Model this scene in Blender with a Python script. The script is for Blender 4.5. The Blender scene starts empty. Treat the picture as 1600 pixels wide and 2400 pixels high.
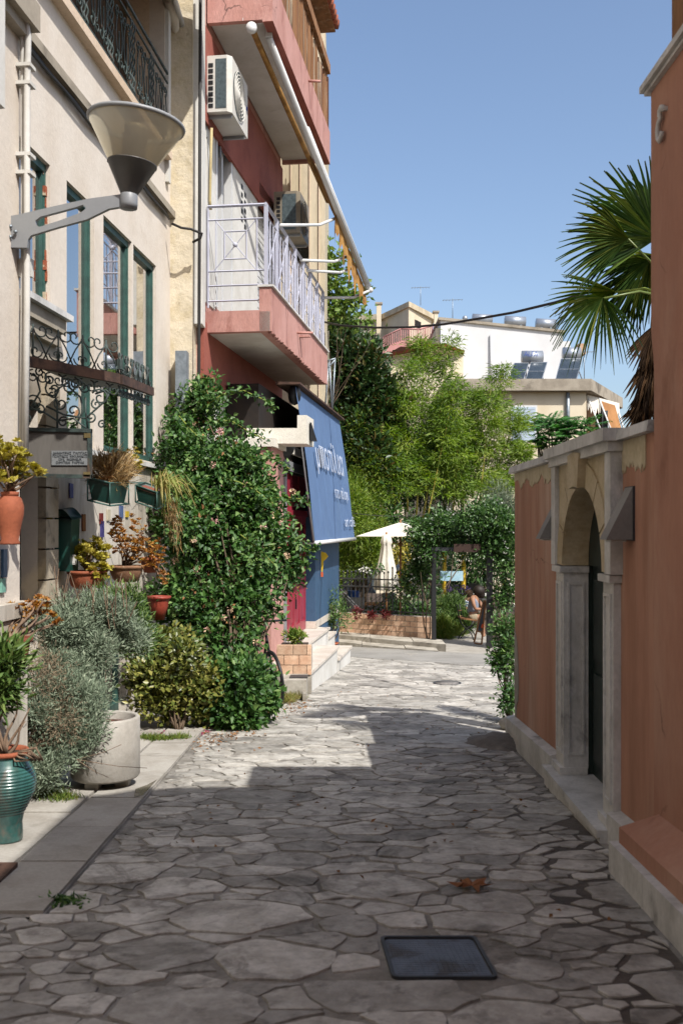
import bpy, math, random
import numpy as np
from mathutils import Vector, Matrix
from mathutils.geometry import tessellate_polygon

R = random.Random(11)
NR = np.random.default_rng(11)
sc = bpy.context.scene
col = sc.collection
F, CX, CY, CH, SL = 2333.0, 800.0, 1232.0, 1.6, 0.048   # focal (px), principal point, eye height, fall of the lane

# ---------------------------------------------------------------- camera
cam_d = bpy.data.cameras.new('camera'); cam = bpy.data.objects.new('camera', cam_d); col.objects.link(cam)
cam.location = (0, 0, CH); cam.rotation_euler = (math.radians(90), 0, 0)
cam_d.sensor_width = 36; cam_d.lens = 35; cam_d.shift_y = 32/2400; cam_d.clip_start = .05; cam_d.clip_end = 2000
cam_d.dof.use_dof = True; cam_d.dof.focus_distance = 14.0; cam_d.dof.aperture_fstop = 4.0
sc.camera = cam
# ---------------------------------------------------------------- light
SUN = Vector((2.3, -3.1, 4.6)).normalized()
w = bpy.data.worlds.new('World'); sc.world = w; w.use_nodes = True
nt = w.node_tree; bg = nt.nodes['Background']; sky = nt.nodes.new('ShaderNodeTexSky')
sky.sky_type = 'NISHITA'; sky.sun_disc = False
sky.sun_elevation = math.asin(SUN.z); sky.sun_rotation = math.atan2(SUN.x, SUN.y)
sky.air_density = 1.0; sky.dust_density = 3.0; sky.ozone_density = 2.0; sky.altitude = 100
nt.links.new(sky.outputs[0], bg.inputs[0]); bg.inputs[1].default_value = 0.15
sl = bpy.data.lights.new('sun', 'SUN'); sl.energy = 5.0; sl.angle = math.radians(.55); sl.color = (1, .965, .91)
so = bpy.data.objects.new('sun', sl); col.objects.link(so); so.rotation_euler = SUN.to_track_quat('Z', 'Y').to_euler(); so.location = (6, -8, 14)
sc.view_settings.view_transform = 'Standard'; sc.view_settings.look = 'None'
sc.view_settings.exposure = 0.42; sc.view_settings.gamma = 1.0; sc.view_settings.use_curve_mapping = False
cy = sc.cycles; cy.max_bounces = 7; cy.diffuse_bounces = 4; cy.glossy_bounces = 3; cy.transmission_bounces = 5; cy.transparent_max_bounces = 12
cy.use_denoising = True; cy.sample_clamp_indirect = 6; cy.caustics_reflective = False; cy.caustics_refractive = False

# ---------------------------------------------------------------- helpers
def P(px, py, d): return Vector(((px-CX)*d/F, d, CH-(py-CY)*d/F))          # photo pixel at depth d
def gz(y): return -SL*min(max(y, -8), 26)
def G(px, py):                                                              # photo pixel on the lane
    d = CH/((py-CY)/F-SL); return P(px, py, d)
BASE = {}
def lin(c):
    if isinstance(c, str): c = [int(c[i:i+2], 16)/255 for i in (0, 2, 4)]
    return tuple(x/12.92 if x <= .04045 else ((x+.055)/1.055)**2.4 for x in c[:3])+(1,)

class MB:
    def __init__(s): s.v = []; s.f = []; s.sm = []
    def add(s, vs, fs, smooth=False):
        o = len(s.v); s.v += [tuple(p) for p in vs]; s.f += [tuple(i+o for i in f) for f in fs]; s.sm += [smooth]*len(fs); return s
    def hexa(s, p):   # 4 bottom, 4 top
        return s.add(p, [(3,2,1,0),(4,5,6,7),(0,1,5,4),(1,2,6,5),(2,3,7,6),(3,0,4,7)])
    def box(s, a, b):
        x0,y0,z0 = a; x1,y1,z1 = b
        return s.hexa([(x0,y0,z0),(x1,y0,z0),(x1,y1,z0),(x0,y1,z0),(x0,y0,z1),(x1,y0,z1),(x1,y1,z1),(x0,y1,z1)])
    def quad(s, *p): return s.add(p, [tuple(range(len(p)))])
    def tube(s, path, r, n=6, cap=True, closed=False):
        path = [Vector(p) for p in path]; m = len(path)
        rr = list(r) if hasattr(r, '__len__') else [r]*m
        t0 = (path[1]-path[0]).normalized(); a = t0.orthogonal().normalized(); vs = []
        for i, p in enumerate(path):
            q0 = path[i-1] if i else (path[-1] if closed else p); q1 = path[i+1] if i < m-1 else (path[0] if closed else p)
            t = q1-q0; t = t.normalized() if t.length > 1e-9 else t0
            a = a-t*a.dot(t); a = a.normalized() if a.length > 1e-6 else t.orthogonal().normalized(); b = t.cross(a)
            for k in range(n):
                th = 2*math.pi*(k+.5)/n; vs.append(p+(a*math.cos(th)+b*math.sin(th))*rr[i])
        fs = []
        for i in range(m if closed else m-1):
            i2 = (i+1) % m
            for k in range(n):
                fs.append((i*n+k, i*n+(k+1) % n, i2*n+(k+1) % n, i2*n+k))
        if cap and not closed: fs += [tuple(range(n))[::-1], tuple((m-1)*n+k for k in range(n))]
        return s.add(vs, fs, n > 4)
    def lathe(s, prof, c, n=24, M=None, smooth=True, closed=False):
        vs = []; c = Vector(c); m = len(prof)
        for r, z in prof:
            for k in range(n):
                th = 2*math.pi*k/n; q = Vector((r*math.cos(th), r*math.sin(th), z))
                vs.append((M @ q if M else q)+c)
        fs = [(i*n+k, i*n+(k+1) % n, (i+1)*n+(k+1) % n, (i+1)*n+k) for i in range(m-1) for k in range(n)]
        if closed: fs += [tuple(range(n))[::-1], tuple((m-1)*n+k for k in range(n))]
        return s.add(vs, fs, smooth)
    def prism(s, outline, ext, holes=()):
        ls = [[Vector(p) for p in outline]]+[[Vector(p) for p in h] for h in holes]; ext = Vector(ext)
        fl = [p for l in ls for p in l]; tr = tessellate_polygon(ls); n = len(fl)
        fs = [tuple(t) for t in tr]+[tuple(i+n for i in t[::-1]) for t in tr]; o = 0
        for l in ls:
            m = len(l); fs += [(o+i, o+(i+1) % m, n+o+(i+1) % m, n+o+i) for i in range(m)]; o += m
        return s.add(fl+[p+ext for p in fl], fs)
    def ball(s, c, r, n=10, m=6, sc=(1,1,1)):
        c = Vector(c); vs = []; fs = []
        for i in range(m+1):
            ph = math.pi*i/m
            for k in range(n):
                th = 2*math.pi*k/n
                vs.append(c+Vector((r*sc[0]*math.sin(ph)*math.cos(th), r*sc[1]*math.sin(ph)*math.sin(th), r*sc[2]*math.cos(ph))))
        for i in range(m):
            for k in range(n): fs.append((i*n+k, (i+1)*n+k, (i+1)*n+(k+1) % n, i*n+(k+1) % n))
        return s.add(vs, fs, True)
    def build(s, name, mat, parent=None, base=None, **tags):
        if parent is not None: b = BASE[parent.name]
        elif base is not None: b = Vector(base)
        else:
            a = np.array(s.v); b = Vector(((a[:,0].min()+a[:,0].max())/2, (a[:,1].min()+a[:,1].max())/2, a[:,2].min()))
        me = bpy.data.meshes.new(name); me.from_pydata([(x-b.x, y-b.y, z-b.z) for x, y, z in s.v], [], s.f); me.update()
        if any(s.sm): me.polygons.foreach_set('use_smooth', s.sm)
        me.materials.append(mat)
        o = bpy.data.objects.new(name, me); col.objects.link(o)
        if parent is not None: o.parent = parent
        else: o.location = b
        BASE[o.name] = b
        for k, v_ in tags.items(): o[k] = v_
        return o

def thing(name, label, cat, base, group=None, kind=None):
    o = bpy.data.objects.new(name, None); col.objects.link(o); o.location = base; BASE[o.name] = Vector(base); o.empty_display_size = .2
    o['label'] = label; o['category'] = cat
    if group: o['group'] = group
    if kind: o['kind'] = kind
    return o
def sub(name, parent):                # an Empty part that carries sub-parts
    o = bpy.data.objects.new(name, None); col.objects.link(o); o.parent = parent; BASE[o.name] = BASE[parent.name]; o.empty_display_size = .1; return o
def struct(mb, name, mat, base=(0,0,0)):
    return mb.build(name, mat, None, base, kind='structure')
def copy_tree(o, loc, rz=0, label=None, parent=None):
    c = o.copy(); col.objects.link(c)
    if parent is None: c.location = loc; c.rotation_euler.z = rz
    else: c.parent = parent
    if label: c['label'] = label
    for ch in list(o.children): copy_tree(ch, None, 0, None, c)
    return c

class Fac:                            # a wall plane X = X0 + k*Y; u along it, w out of it towards the lane
    def __init__(s, X0, k):
        s.X0, s.k = X0, k; s.n = math.sqrt(1+k*k); s.t = Vector((k/s.n, 1/s.n, 0)); s.nn = Vector((1/s.n, -k/s.n, 0))
    def pt(s, u, w, z): return Vector((s.X0, 0, z))+s.t*u+s.nn*w
    def hit(s, px, py, w=0):
        d = (s.X0+w*s.n)/((px-CX)/F-s.k); return (d-s.nn.y*w)/s.t.y, CH-(py-CY)/F*d
    def U(s, px, w=0): return s.hit(px, CY, w)[0]
    def at(s, px, py, w=0): u, z = s.hit(px, py, w); return s.pt(u, w, z)
    def box(s, mb, u0, u1, w0, w1, z0, z1, dz=0):
        q = [(u0,w0),(u0,w1),(u1,w1),(u1,w0)]
        return mb.hexa([s.pt(a, b, z0+(dz if a == u1 else 0)) for a, b in q]+[s.pt(a, b, z1+(dz if a == u1 else 0)) for a, b in q])
    def wall(s, mb, us, zs, w0, w1, openings):
        """front sheet at w1 with rectangular openings and reveals back to w0, plus ends, top and back"""
        us = sorted(set(us+[o[0] for o in openings]+[o[1] for o in openings])); zs = sorted(set(zs+[o[2] for o in openings]+[o[3] for o in openings]))
        for i in range(len(us)-1):
            for j in range(len(zs)-1):
                uc, zc = (us[i]+us[i+1])/2, (zs[j]+zs[j+1])/2
                if not any(o[0] < uc < o[1] and o[2] < zc < o[3] for o in openings):
                    mb.quad(s.pt(us[i],w1,zs[j]), s.pt(us[i],w1,zs[j+1]), s.pt(us[i+1],w1,zs[j+1]), s.pt(us[i+1],w1,zs[j]))
        for a, b, c, d in openings:
            mb.quad(s.pt(a,w1,c), s.pt(a,w0,c), s.pt(a,w0,d), s.pt(a,w1,d)); mb.quad(s.pt(b,w0,c), s.pt(b,w1,c), s.pt(b,w1,d), s.pt(b,w0,d))
            mb.quad(s.pt(a,w0,d), s.pt(b,w0,d), s.pt(b,w1,d), s.pt(a,w1,d)); mb.quad(s.pt(a,w1,c), s.pt(b,w1,c), s.pt(b,w0,c), s.pt(a,w0,c))
        a, b, c, d = us[0], us[-1], zs[0], zs[-1]
        mb.quad(s.pt(a,w0-3,c), s.pt(a,w1,c), s.pt(a,w1,d), s.pt(a,w0-3,d)); mb.quad(s.pt(b,w1,c), s.pt(b,w0-3,c), s.pt(b,w0-3,d), s.pt(b,w1,d))
        mb.quad(s.pt(a,w0-3,d), s.pt(a,w1,d), s.pt(b,w1,d), s.pt(b,w0-3,d)); mb.quad(s.pt(a,w0-3,c), s.pt(a,w0-3,d), s.pt(b,w0-3,d), s.pt(b,w0-3,c))
        return mb

# ---------------------------------------------------------------- materials
def mat(name, c1, c2=None, rough=.85, scale=2.0, lo=.4, hi=.65, stretch=1.0, bump=.0, bscale=40, fine=.12, spec=.35, metal=0.0, attr=0, c3=None, s3=.6, l3=.55, h3=.7, coat=0, c4=None, s4=.5, l4=.5, h4=.7, crack=0):
    m = bpy.data.materials.new(name); m.use_nodes = True; n = m.node_tree.nodes; L = m.node_tree.links; b = n['Principled BSDF']
    tc = n.new('ShaderNodeTexCoord'); mp = n.new('ShaderNodeMapping'); mp.inputs['Scale'].default_value = (1, 1, 1/stretch); L.new(tc.outputs['Object'], mp.inputs[0])
    al = lambda c: tuple(x*.78 for x in lin(c)[:3])+(1,)
    c1 = al(c1); c2 = al(c2) if c2 else c1
    def ramp(src, lo, hi):
        r = n.new('ShaderNodeMapRange'); r.inputs[1].default_value = lo; r.inputs[2].default_value = hi; r.interpolation_type = 'SMOOTHSTEP'; L.new(src, r.inputs[0]); return r.outputs[0]
    def noise(sc_, det=7, ro=.6, dist=0.):
        t = n.new('ShaderNodeTexNoise'); t.inputs['Scale'].default_value = sc_; t.inputs['Detail'].default_value = det; t.inputs['Roughness'].default_value = ro
        t.inputs['Distortion'].default_value = dist; L.new(mp.outputs[0], t.inputs['Vector']); return t.outputs[0]
    def mix(fac, a, bb, mode='MIX'):
        x = n.new('ShaderNodeMix'); x.data_type = 'RGBA'; x.blend_type = mode
        if hasattr(fac, 'links') or not isinstance(fac, (int, float)): L.new(fac, x.inputs[0])
        else: x.inputs[0].default_value = fac
        for s_, v_ in ((6, a), (7, bb)):
            if isinstance(v_, tuple): x.inputs[s_].default_value = v_
            else: L.new(v_, x.inputs[s_])
        return x.outputs[2]
    c = mix(ramp(noise(scale), lo, hi), c1, c2)
    if c3: c = mix(ramp(noise(s3, 8, .65, .4), l3, h3), c, al(c3))
    if c4: c = mix(ramp(noise(s4, 9, .7, .8), l4, h4), c, al(c4))
    if crack:
        nz = n.new('ShaderNodeTexNoise'); nz.inputs['Scale'].default_value = 4; nz.inputs['Detail'].default_value = 4; L.new(tc.outputs['Object'], nz.inputs['Vector'])
        va = n.new('ShaderNodeVectorMath'); va.operation = 'MULTIPLY_ADD'; va.inputs[1].default_value = (.35,.35,.35); L.new(nz.outputs['Color'], va.inputs[0]); L.new(tc.outputs['Object'], va.inputs[2])
        vo = n.new('ShaderNodeTexVoronoi'); vo.feature = 'DISTANCE_TO_EDGE'; vo.inputs['Scale'].default_value = crack; L.new(va.outputs[0], vo.inputs['Vector'])
        e1 = ramp(vo.outputs['Distance'], .012, .002); e2 = ramp(noise(1.1, 3), .52, .62); mm = n.new('ShaderNodeMath'); mm.operation = 'MULTIPLY'; L.new(e1, mm.inputs[0]); L.new(e2, mm.inputs[1])
        c = mix(mm.outputs[0], c, tuple(x*.35 for x in c1[:3])+(1,))
    if attr:
        at = n.new('ShaderNodeAttribute'); at.attribute_name = 'rnd'
        mr = n.new('ShaderNodeMapRange'); mr.inputs[3].default_value = 1-attr; mr.inputs[4].default_value = 1+attr; L.new(at.outputs['Fac'], mr.inputs[0])
        hv = n.new('ShaderNodeHueSaturation'); L.new(mr.outputs[0], hv.inputs['Value']); L.new(c, hv.inputs['Color']); c = hv.outputs[0]
    if fine:
        f = noise(bscale*.7, 5, .7); mr = n.new('ShaderNodeMapRange'); mr.inputs[1].default_value = .3; mr.inputs[2].default_value = .7
        mr.inputs[3].default_value = 1-fine; mr.inputs[4].default_value = 1+fine; L.new(f, mr.inputs[0])
        hv = n.new('ShaderNodeHueSaturation'); L.new(mr.outputs[0], hv.inputs['Value']); L.new(c, hv.inputs['Color']); c = hv.outputs[0]
    L.new(c, b.inputs['Base Color']); b.inputs['Roughness'].default_value = rough; b.inputs['Metallic'].default_value = metal
    b.inputs['Specular IOR Level'].default_value = spec; b.inputs['Coat Weight'].default_value = coat
    if bump:
        bp = n.new('ShaderNodeBump'); bp.inputs['Strength'].default_value = 1; bp.inputs['Distance'].default_value = bump; L.new(noise(bscale, 8, .65), bp.inputs['Height']); L.new(bp.outputs[0], b.inputs['Normal'])
    return m

def leafmat(name, cols, trans=.3, rough=.5, spec=.4):
    m = bpy.data.materials.new(name); m.use_nodes = True; n = m.node_tree.nodes; L = m.node_tree.links; b = n['Principled BSDF']
    at = n.new('ShaderNodeAttribute'); at.attribute_name = 'rnd'; cr = n.new('ShaderNodeValToRGB'); L.new(at.outputs['Fac'], cr.inputs[0])
    e = cr.color_ramp.elements
    while len(e) < len(cols): e.new(.5)
    for i, c in enumerate(cols): e[i].position = i/(len(cols)-1); e[i].color = tuple(x*.85 for x in lin(c)[:3])+(1,)
    L.new(cr.outputs[0], b.inputs['Base Color']); b.inputs['Roughness'].default_value = rough; b.inputs['Specular IOR Level'].default_value = spec
    tr = n.new('ShaderNodeBsdfTranslucent'); hv = n.new('ShaderNodeHueSaturation'); hv.inputs['Value'].default_value = 1.25; hv.inputs['Saturation'].default_value = 1.15
    L.new(cr.outputs[0], hv.inputs['Color']); L.new(hv.outputs[0], tr.inputs[0])
    ms = n.new('ShaderNodeMixShader'); ms.inputs[0].default_value = trans; L.new(b.outputs[0], ms.inputs[1]); L.new(tr.outputs[0], ms.inputs[2]); L.new(ms.outputs[0], n['Material Output'].inputs[0])
    return m

def glass(name, tint='dfe8ea', rough=.02, alpha=.45):
    m = bpy.data.materials.new(name); m.use_nodes = True; n = m.node_tree.nodes; L = m.node_tree.links
    g = n.new('ShaderNodeBsdfGlossy'); g.inputs['Roughness'].default_value = rough; g.inputs['Color'].default_value = (1,1,1,1)
    t = n.new('ShaderNodeBsdfTransparent'); t.inputs[0].default_value = lin(tint); fr = n.new('ShaderNodeFresnel'); fr.inputs[0].default_value = 1.6
    ma = n.new('ShaderNodeMath'); ma.operation = 'ADD'; ma.inputs[1].default_value = alpha; L.new(fr.outputs[0], ma.inputs[0]); ma.use_clamp = True
    ms = n.new('ShaderNodeMixShader'); L.new(ma.outputs[0], ms.inputs[0]); L.new(t.outputs[0], ms.inputs[1]); L.new(g.outputs[0], ms.inputs[2]); L.new(ms.outputs[0], n['Material Output'].inputs[0])
    return m

M = dict(
 cream=mat('cream_plaster', 'dcd2c5', 'd3c7b8', bump=.004, bscale=25, scale=1.2, fine=.05, c3='bfae9c', s3=1.6, l3=.6, h3=.8),
 cream_low=mat('stained_plaster', 'cfc7ba', 'b4ab9d', scale=3, stretch=4, bump=.005, bscale=22, c3='8d8272', s3=2.2, l3=.55, h3=.75, crack=1.2),
 reveal=mat('reveal_plaster', 'd8c3ac', 'cdb69c', bump=.003, bscale=30),
 rough=mat('rough_cream_plaster', 'd6cab2', 'c6b798', bump=.02, bscale=9, scale=3, c3='a89a80', s3=5, l3=.6, h3=.72),
 pink=mat('pink_plaster', 'c3948a', 'b8877c', bump=.006, bscale=40, scale=2.5, stretch=2.5, c3='9c6a60', s3=3, l3=.52, h3=.72, c4='7d5048', s4=2.2, l4=.6, h4=.75, crack=.8),
 pink_shade=mat('shaded_pink_plaster', '99584b', '8c4d42', bump=.005, bscale=40),  # darker copy of the pink plaster, its shade put into the colour
 white=mat('white_paint', 'd8d6d0', 'cbc8c0', bump=.002, bscale=30, fine=.05, c3='b2aea4', s3=1.5, l3=.6, h3=.8),
 stucco=mat('white_stucco', 'e2ddd0', 'd6d0c2', bump=.008, bscale=60),
 orange=mat('ochre_red_limewash', 'be8c74', 'a87a63', scale=5, lo=.32, hi=.68, stretch=6, bump=.003, bscale=30, fine=.06, c3='cdaf9c', s3=1.4, l3=.46, h3=.7, c4='8c604d', s4=.9, l4=.55, h4=.8, crack=1.1),
 orange_dk=mat('ochre_red_plaster', 'b88770', 'a97863', scale=2.2, lo=.3, hi=.7, stretch=3, bump=.004, bscale=30, fine=.06, c3='c09680', s3=1.2, l3=.46, h3=.7, c4='865844', s4=.8, l4=.54, h4=.78, crack=.9),
 marble=mat('weathered_marble', 'dad8d4', 'bfbdb8', scale=4, stretch=1.5, bump=.002, bscale=50, rough=.6, c3='8c8a86', s3=3, l3=.56, h3=.75),
 marble_y=mat('yellowed_marble', 'c8b797', 'b3a07d', scale=4, bump=.002, bscale=50, rough=.6, c3='8a7a5e', s3=3, l3=.6, h3=.75),
 step=mat('pale_marble_step', 'd5ccc0', 'c6bcae', scale=4, bump=.001, bscale=50, rough=.5),
 stone=mat('flagstone', 'bcb8b0', 'a29d94', scale=6, lo=.35, hi=.65, stretch=1, bump=.009, bscale=30, fine=.2, rough=.66, attr=.32, c3='86817a', s3=7, l3=.5, h3=.66, c4='6a665f', s4=1.3, l4=.52, h4=.7),
 mortar=mat('mortar', '98938b', '837e76', scale=4, bump=.008, bscale=45, fine=.2, rough=.9, c3='7a756c', s3=2, l3=.5, h3=.68, c4='635f58', s4=1.3, l4=.52, h4=.7),
 slab=mat('concrete_slab', 'aea9a0', '9d978d', scale=3, bump=.003, bscale=60, fine=.12, c3='8b857b', s3=1.8, l3=.58, h3=.75, attr=.06),
 asphalt=mat('pale_asphalt', '9b9892', '8b8882', scale=1.2, bump=.004, bscale=120, fine=.15),
 ground=mat('dry_earth', '8a7f6d', '6f6554', scale=1, bump=.02, bscale=12, fine=.2),
 kerb=mat('kerb_stone', 'b5afa3', '938c80', scale=3, bump=.006, bscale=30, c3='6f685c', s3=2, l3=.55, h3=.7),
 brick=mat('garden_brick', 'd8b699', 'c69d80', scale=6, bump=.004, bscale=60, attr=.2),
 iron=mat('dark_iron', '3c3e42', '2c2e31', rough=.55, spec=.5, bump=.001, bscale=80),
 iron_green=mat('verdigris_iron', '42504c', '2e3634', rough=.6, spec=.4, scale=12, c3='5d4a3c', s3=6, l3=.55, h3=.7),
 rust=mat('rusted_metal', '5a4236', '3c2c25', rough=.8, scale=10, bump=.003, bscale=60),
 grey_metal=mat('grey_painted_metal', '8f9192', '85878a', rough=.45, spec=.5, bump=.0005, bscale=50, fine=.04),
 dark_metal=mat('dark_grey_metal', '54524f', '4c4a48', rough=.4, spec=.5, fine=.04),
 galv=mat('galvanised_sheet', '9aa3aa', '828b92', rough=.45, metal=.5, scale=8),
 green=mat('dark_green_paint', '1f4a42', '1a3e38', rough=.4, spec=.5, fine=.05, scale=5),
 green_fr=mat('green_window_frame', '3b5f57', '324f49', rough=.5, spec=.4, fine=.06, scale=8),
 green_door=mat('dark_green_door', '1c2c26', '14201c', rough=.5, spec=.4),  # the entrance door's own dark green
 black=mat('black_plastic', '1c1d1f', '161718', rough=.5, spec=.4),
 cable=mat('black_cable', '2a2826', '211f1e', rough=.6),
 terracotta=mat('terracotta', 'a05a3e', '8f4f36', rough=.8, scale=8, bump=.002, bscale=60, c3='b78468', s3=5, l3=.55, h3=.75),
 terracotta_old=mat('weathered_terracotta', '8f6a4e', '7d5b43', rough=.85, scale=8, bump=.003, bscale=60, c3='a89078', s3=5, l3=.55, h3=.7),
 soil=mat('soil', '4a3c30', '382d24', bump=.02, bscale=40, fine=.3),
 concrete=mat('concrete_planter', 'b3aea5', '9f998f', scale=2.5, bump=.003, bscale=50, fine=.08, c3='857f75', s3=3, l3=.55, h3=.75),
 bark=mat('bark', '6e5d4b', '54463a', scale=10, stretch=4, bump=.01, bscale=30, fine=.2),
 twig=mat('pale_twig', '8e7661', '6f5b4a', scale=14, stretch=3, bump=.004, bscale=60),
 aluminium=mat('white_aluminium', 'dadad8', 'd0d0ce', rough=.4, spec=.5, fine=.03),
 ac=mat('air_conditioner_white', 'd5d2ca', 'cac6bc', rough=.5, spec=.4, fine=.04),
 fins=mat('condenser_fins', '5d6a6e', '4b575b', rough=.5, metal=.3, scale=20),
 lilac=mat('lilac_white_rail', 'bcbdcb', 'b0b1c0', rough=.45, spec=.4, fine=.04),
 canvas_o=mat('mustard_canvas', 'a57c42', '865f30', rough=.9, scale=5),
 bluecloth=mat('blue_awning_fabric', '587399', '526c91', rough=.85, scale=1.5, bump=.001, bscale=200, fine=.05, c3='65809f', s3=1.2, l3=.55, h3=.75),
 redpaint=mat('crimson_paint', 'a03444', '922e3e', rough=.4, spec=.5, fine=.05, scale=4),
 bluepaint=mat('blue_painted_wall', '3c5a78', '37536f', rough=.6, fine=.06, bump=.002),
 letters=mat('pale_lettering', 'bcc6d8', 'b2bdd0', rough=.8, fine=.03),
 yellow=mat('yellow_paint', 'd8b62c', 'cda928', rough=.5),
 wood=mat('weathered_wood', '9a6f4a', '7c5638', scale=9, stretch=8, bump=.004, bscale=50, c3='b7a48c', s3=5, l3=.55, h3=.7),
 tile=mat('roof_tile', '9c5a40', '834632', scale=6, bump=.004, bscale=40, attr=.2),
 canvas=mat('ecru_umbrella_canvas', 'e3ddd0', 'd9d2c4', rough=.9, scale=3, fine=.04),
 farcream=mat('far_cream_render', 'dccfb6', 'd0c1a5', scale=.6, fine=.05, c3='b5a588', s3=.5, l3=.58, h3=.78),
 farwhite=mat('far_white_render', 'dadada', 'd0d0d0', scale=.5, fine=.04, c3='bdbdbb', s3=.35, l3=.6, h3=.8),
 conc=mat('grey_concrete', 'a69c8c', '8f8576', scale=2, fine=.1, c3='6e665a', s3=1, l3=.55, h3=.7),
 solar=mat('solar_collector_glass', '39434c', '2f3840', rough=.18, spec=.6, fine=.03),
 steel=mat('brushed_steel_tank', 'b4bac2', 'a4abb4', rough=.35, metal=.6, fine=.04),
 farpink=mat('far_pink_paint', 'c9918c', 'bb8480', fine=.05),
 darkroom=mat('dark_interior', '2a211b', '1e1814', fine=.1),  # dark tone painted for unlit rooms and the void under the awning
 curtain=mat('cream_curtain', 'cfc2a8', 'c2b497', rough=.9, scale=6, stretch=6),
 teal=mat('teal_glazed_ceramic', '37655f', '294b48', rough=.25, spec=.6, scale=6, stretch=2, c3='5f564c', s3=5, l3=.55, h3=.72, coat=.4),
 pane=glass('window_glass'),
 pane_dark=glass('dark_window_glass', 'a8b4b4', alpha=.12),
 skin=mat('skin', 'a57a60', '987056', rough=.6, fine=.02), hair=mat('dark_hair', '2a2019', '1f1712', rough=.6, scale=30, stretch=4),
)
# ================================================================ THE SETTING: ground, lane, pavement
mb = MB()
ys = [-60, -8, 26, 400]
for i in range(3):
    y0, y1 = ys[i], ys[i+1]; mb.quad((-300,y0,gz(y0)-.05), (300,y0,gz(y0)-.05), (300,y1,gz(y1)-.05), (-300,y1,gz(y1)-.05))
struct(mb, 'ground', M['ground'])
def sheet(x0, x1, y0, y1, dz, ny=1):
    m = MB()
    for i in range(ny):
        a = y0+(y1-y0)*i/ny; b = y0+(y1-y0)*(i+1)/ny
        m.quad((x0,a,gz(a)+dz), (x1,a,gz(a)+dz), (x1,b,gz(b)+dz), (x0,b,gz(b)+dz))
    return m
lane = struct(sheet(-2.75, 4.6, -6, 17.9, -.006, 1).quad((-2.75,17.9,gz(17.9)-.006), (4.6,17.9,gz(17.9)-.006), (2.9,19.0,gz(19)-.006), (-2.75,21.6,gz(21.6)-.006)), 'lane', M['mortar'])

def set_rnd(me, vals):
    a = me.attributes.new('rnd', 'FLOAT', 'FACE'); a.data.foreach_set('value', vals)
def clip(poly, nx, ny, c):            # keep n.p <= c
    out = []
    for i in range(len(poly)):
        p, q = poly[i], poly[(i+1) % len(poly)]; dp = nx*p[0]+ny*p[1]-c; dq = nx*q[0]+ny*q[1]-c
        if dp <= 0: out.append(p)
        if dp*dq < 0: t = dp/(dp-dq); out.append((p[0]+(q[0]-p[0])*t, p[1]+(q[1]-p[1])*t))
    return out
MAN = (G(902,2298), G(1165,2292), G(1110,2196), G(898,2198))     # square cover in the lane
MX0, MX1 = .18, .60; MY0, MY1 = 3.93, 4.38
def lane_ok(x, y):
    if MX0-.03 < x < MX1+.03 and MY0-.03 < y < MY1+.03: return False
    if y < 4.65: return -2.55 < x < 1.5
    if y < 9.6: return -1.36 < x < 1.56
    return -1.45+max(0, y-13)*.1 < x < 3.9
def rad(x, y):
    b = .29 if y < 10 else .28
    if x > .85 and y < 9.5: b = .21
    if x < -1.05 and y < 9.6: b = .16
    return b*(.3+1.25*R.random()**2.0)
seeds = []
grid = {}
for k in range(30000):
    y = 1.6+17.6*R.random(); x = -2.7+6.7*R.random()
    if y < 10 and x > 1.7: continue
    r = rad(x, y); gx, gy = int(x//.6), int(y//.6)
    if all(((x-a)*.82)**2+(1.25*(y-b))**2 > (.62*(r+c))**2 for i in (-2,-1,0,1,2) for j in (-2,-1,0,1,2) for a, b, c in grid.get((gx+i, gy+j), ())):
        seeds.append((x, y, r)); grid.setdefault((gx, gy), []).append((x, y, r))
stones = []
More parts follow.
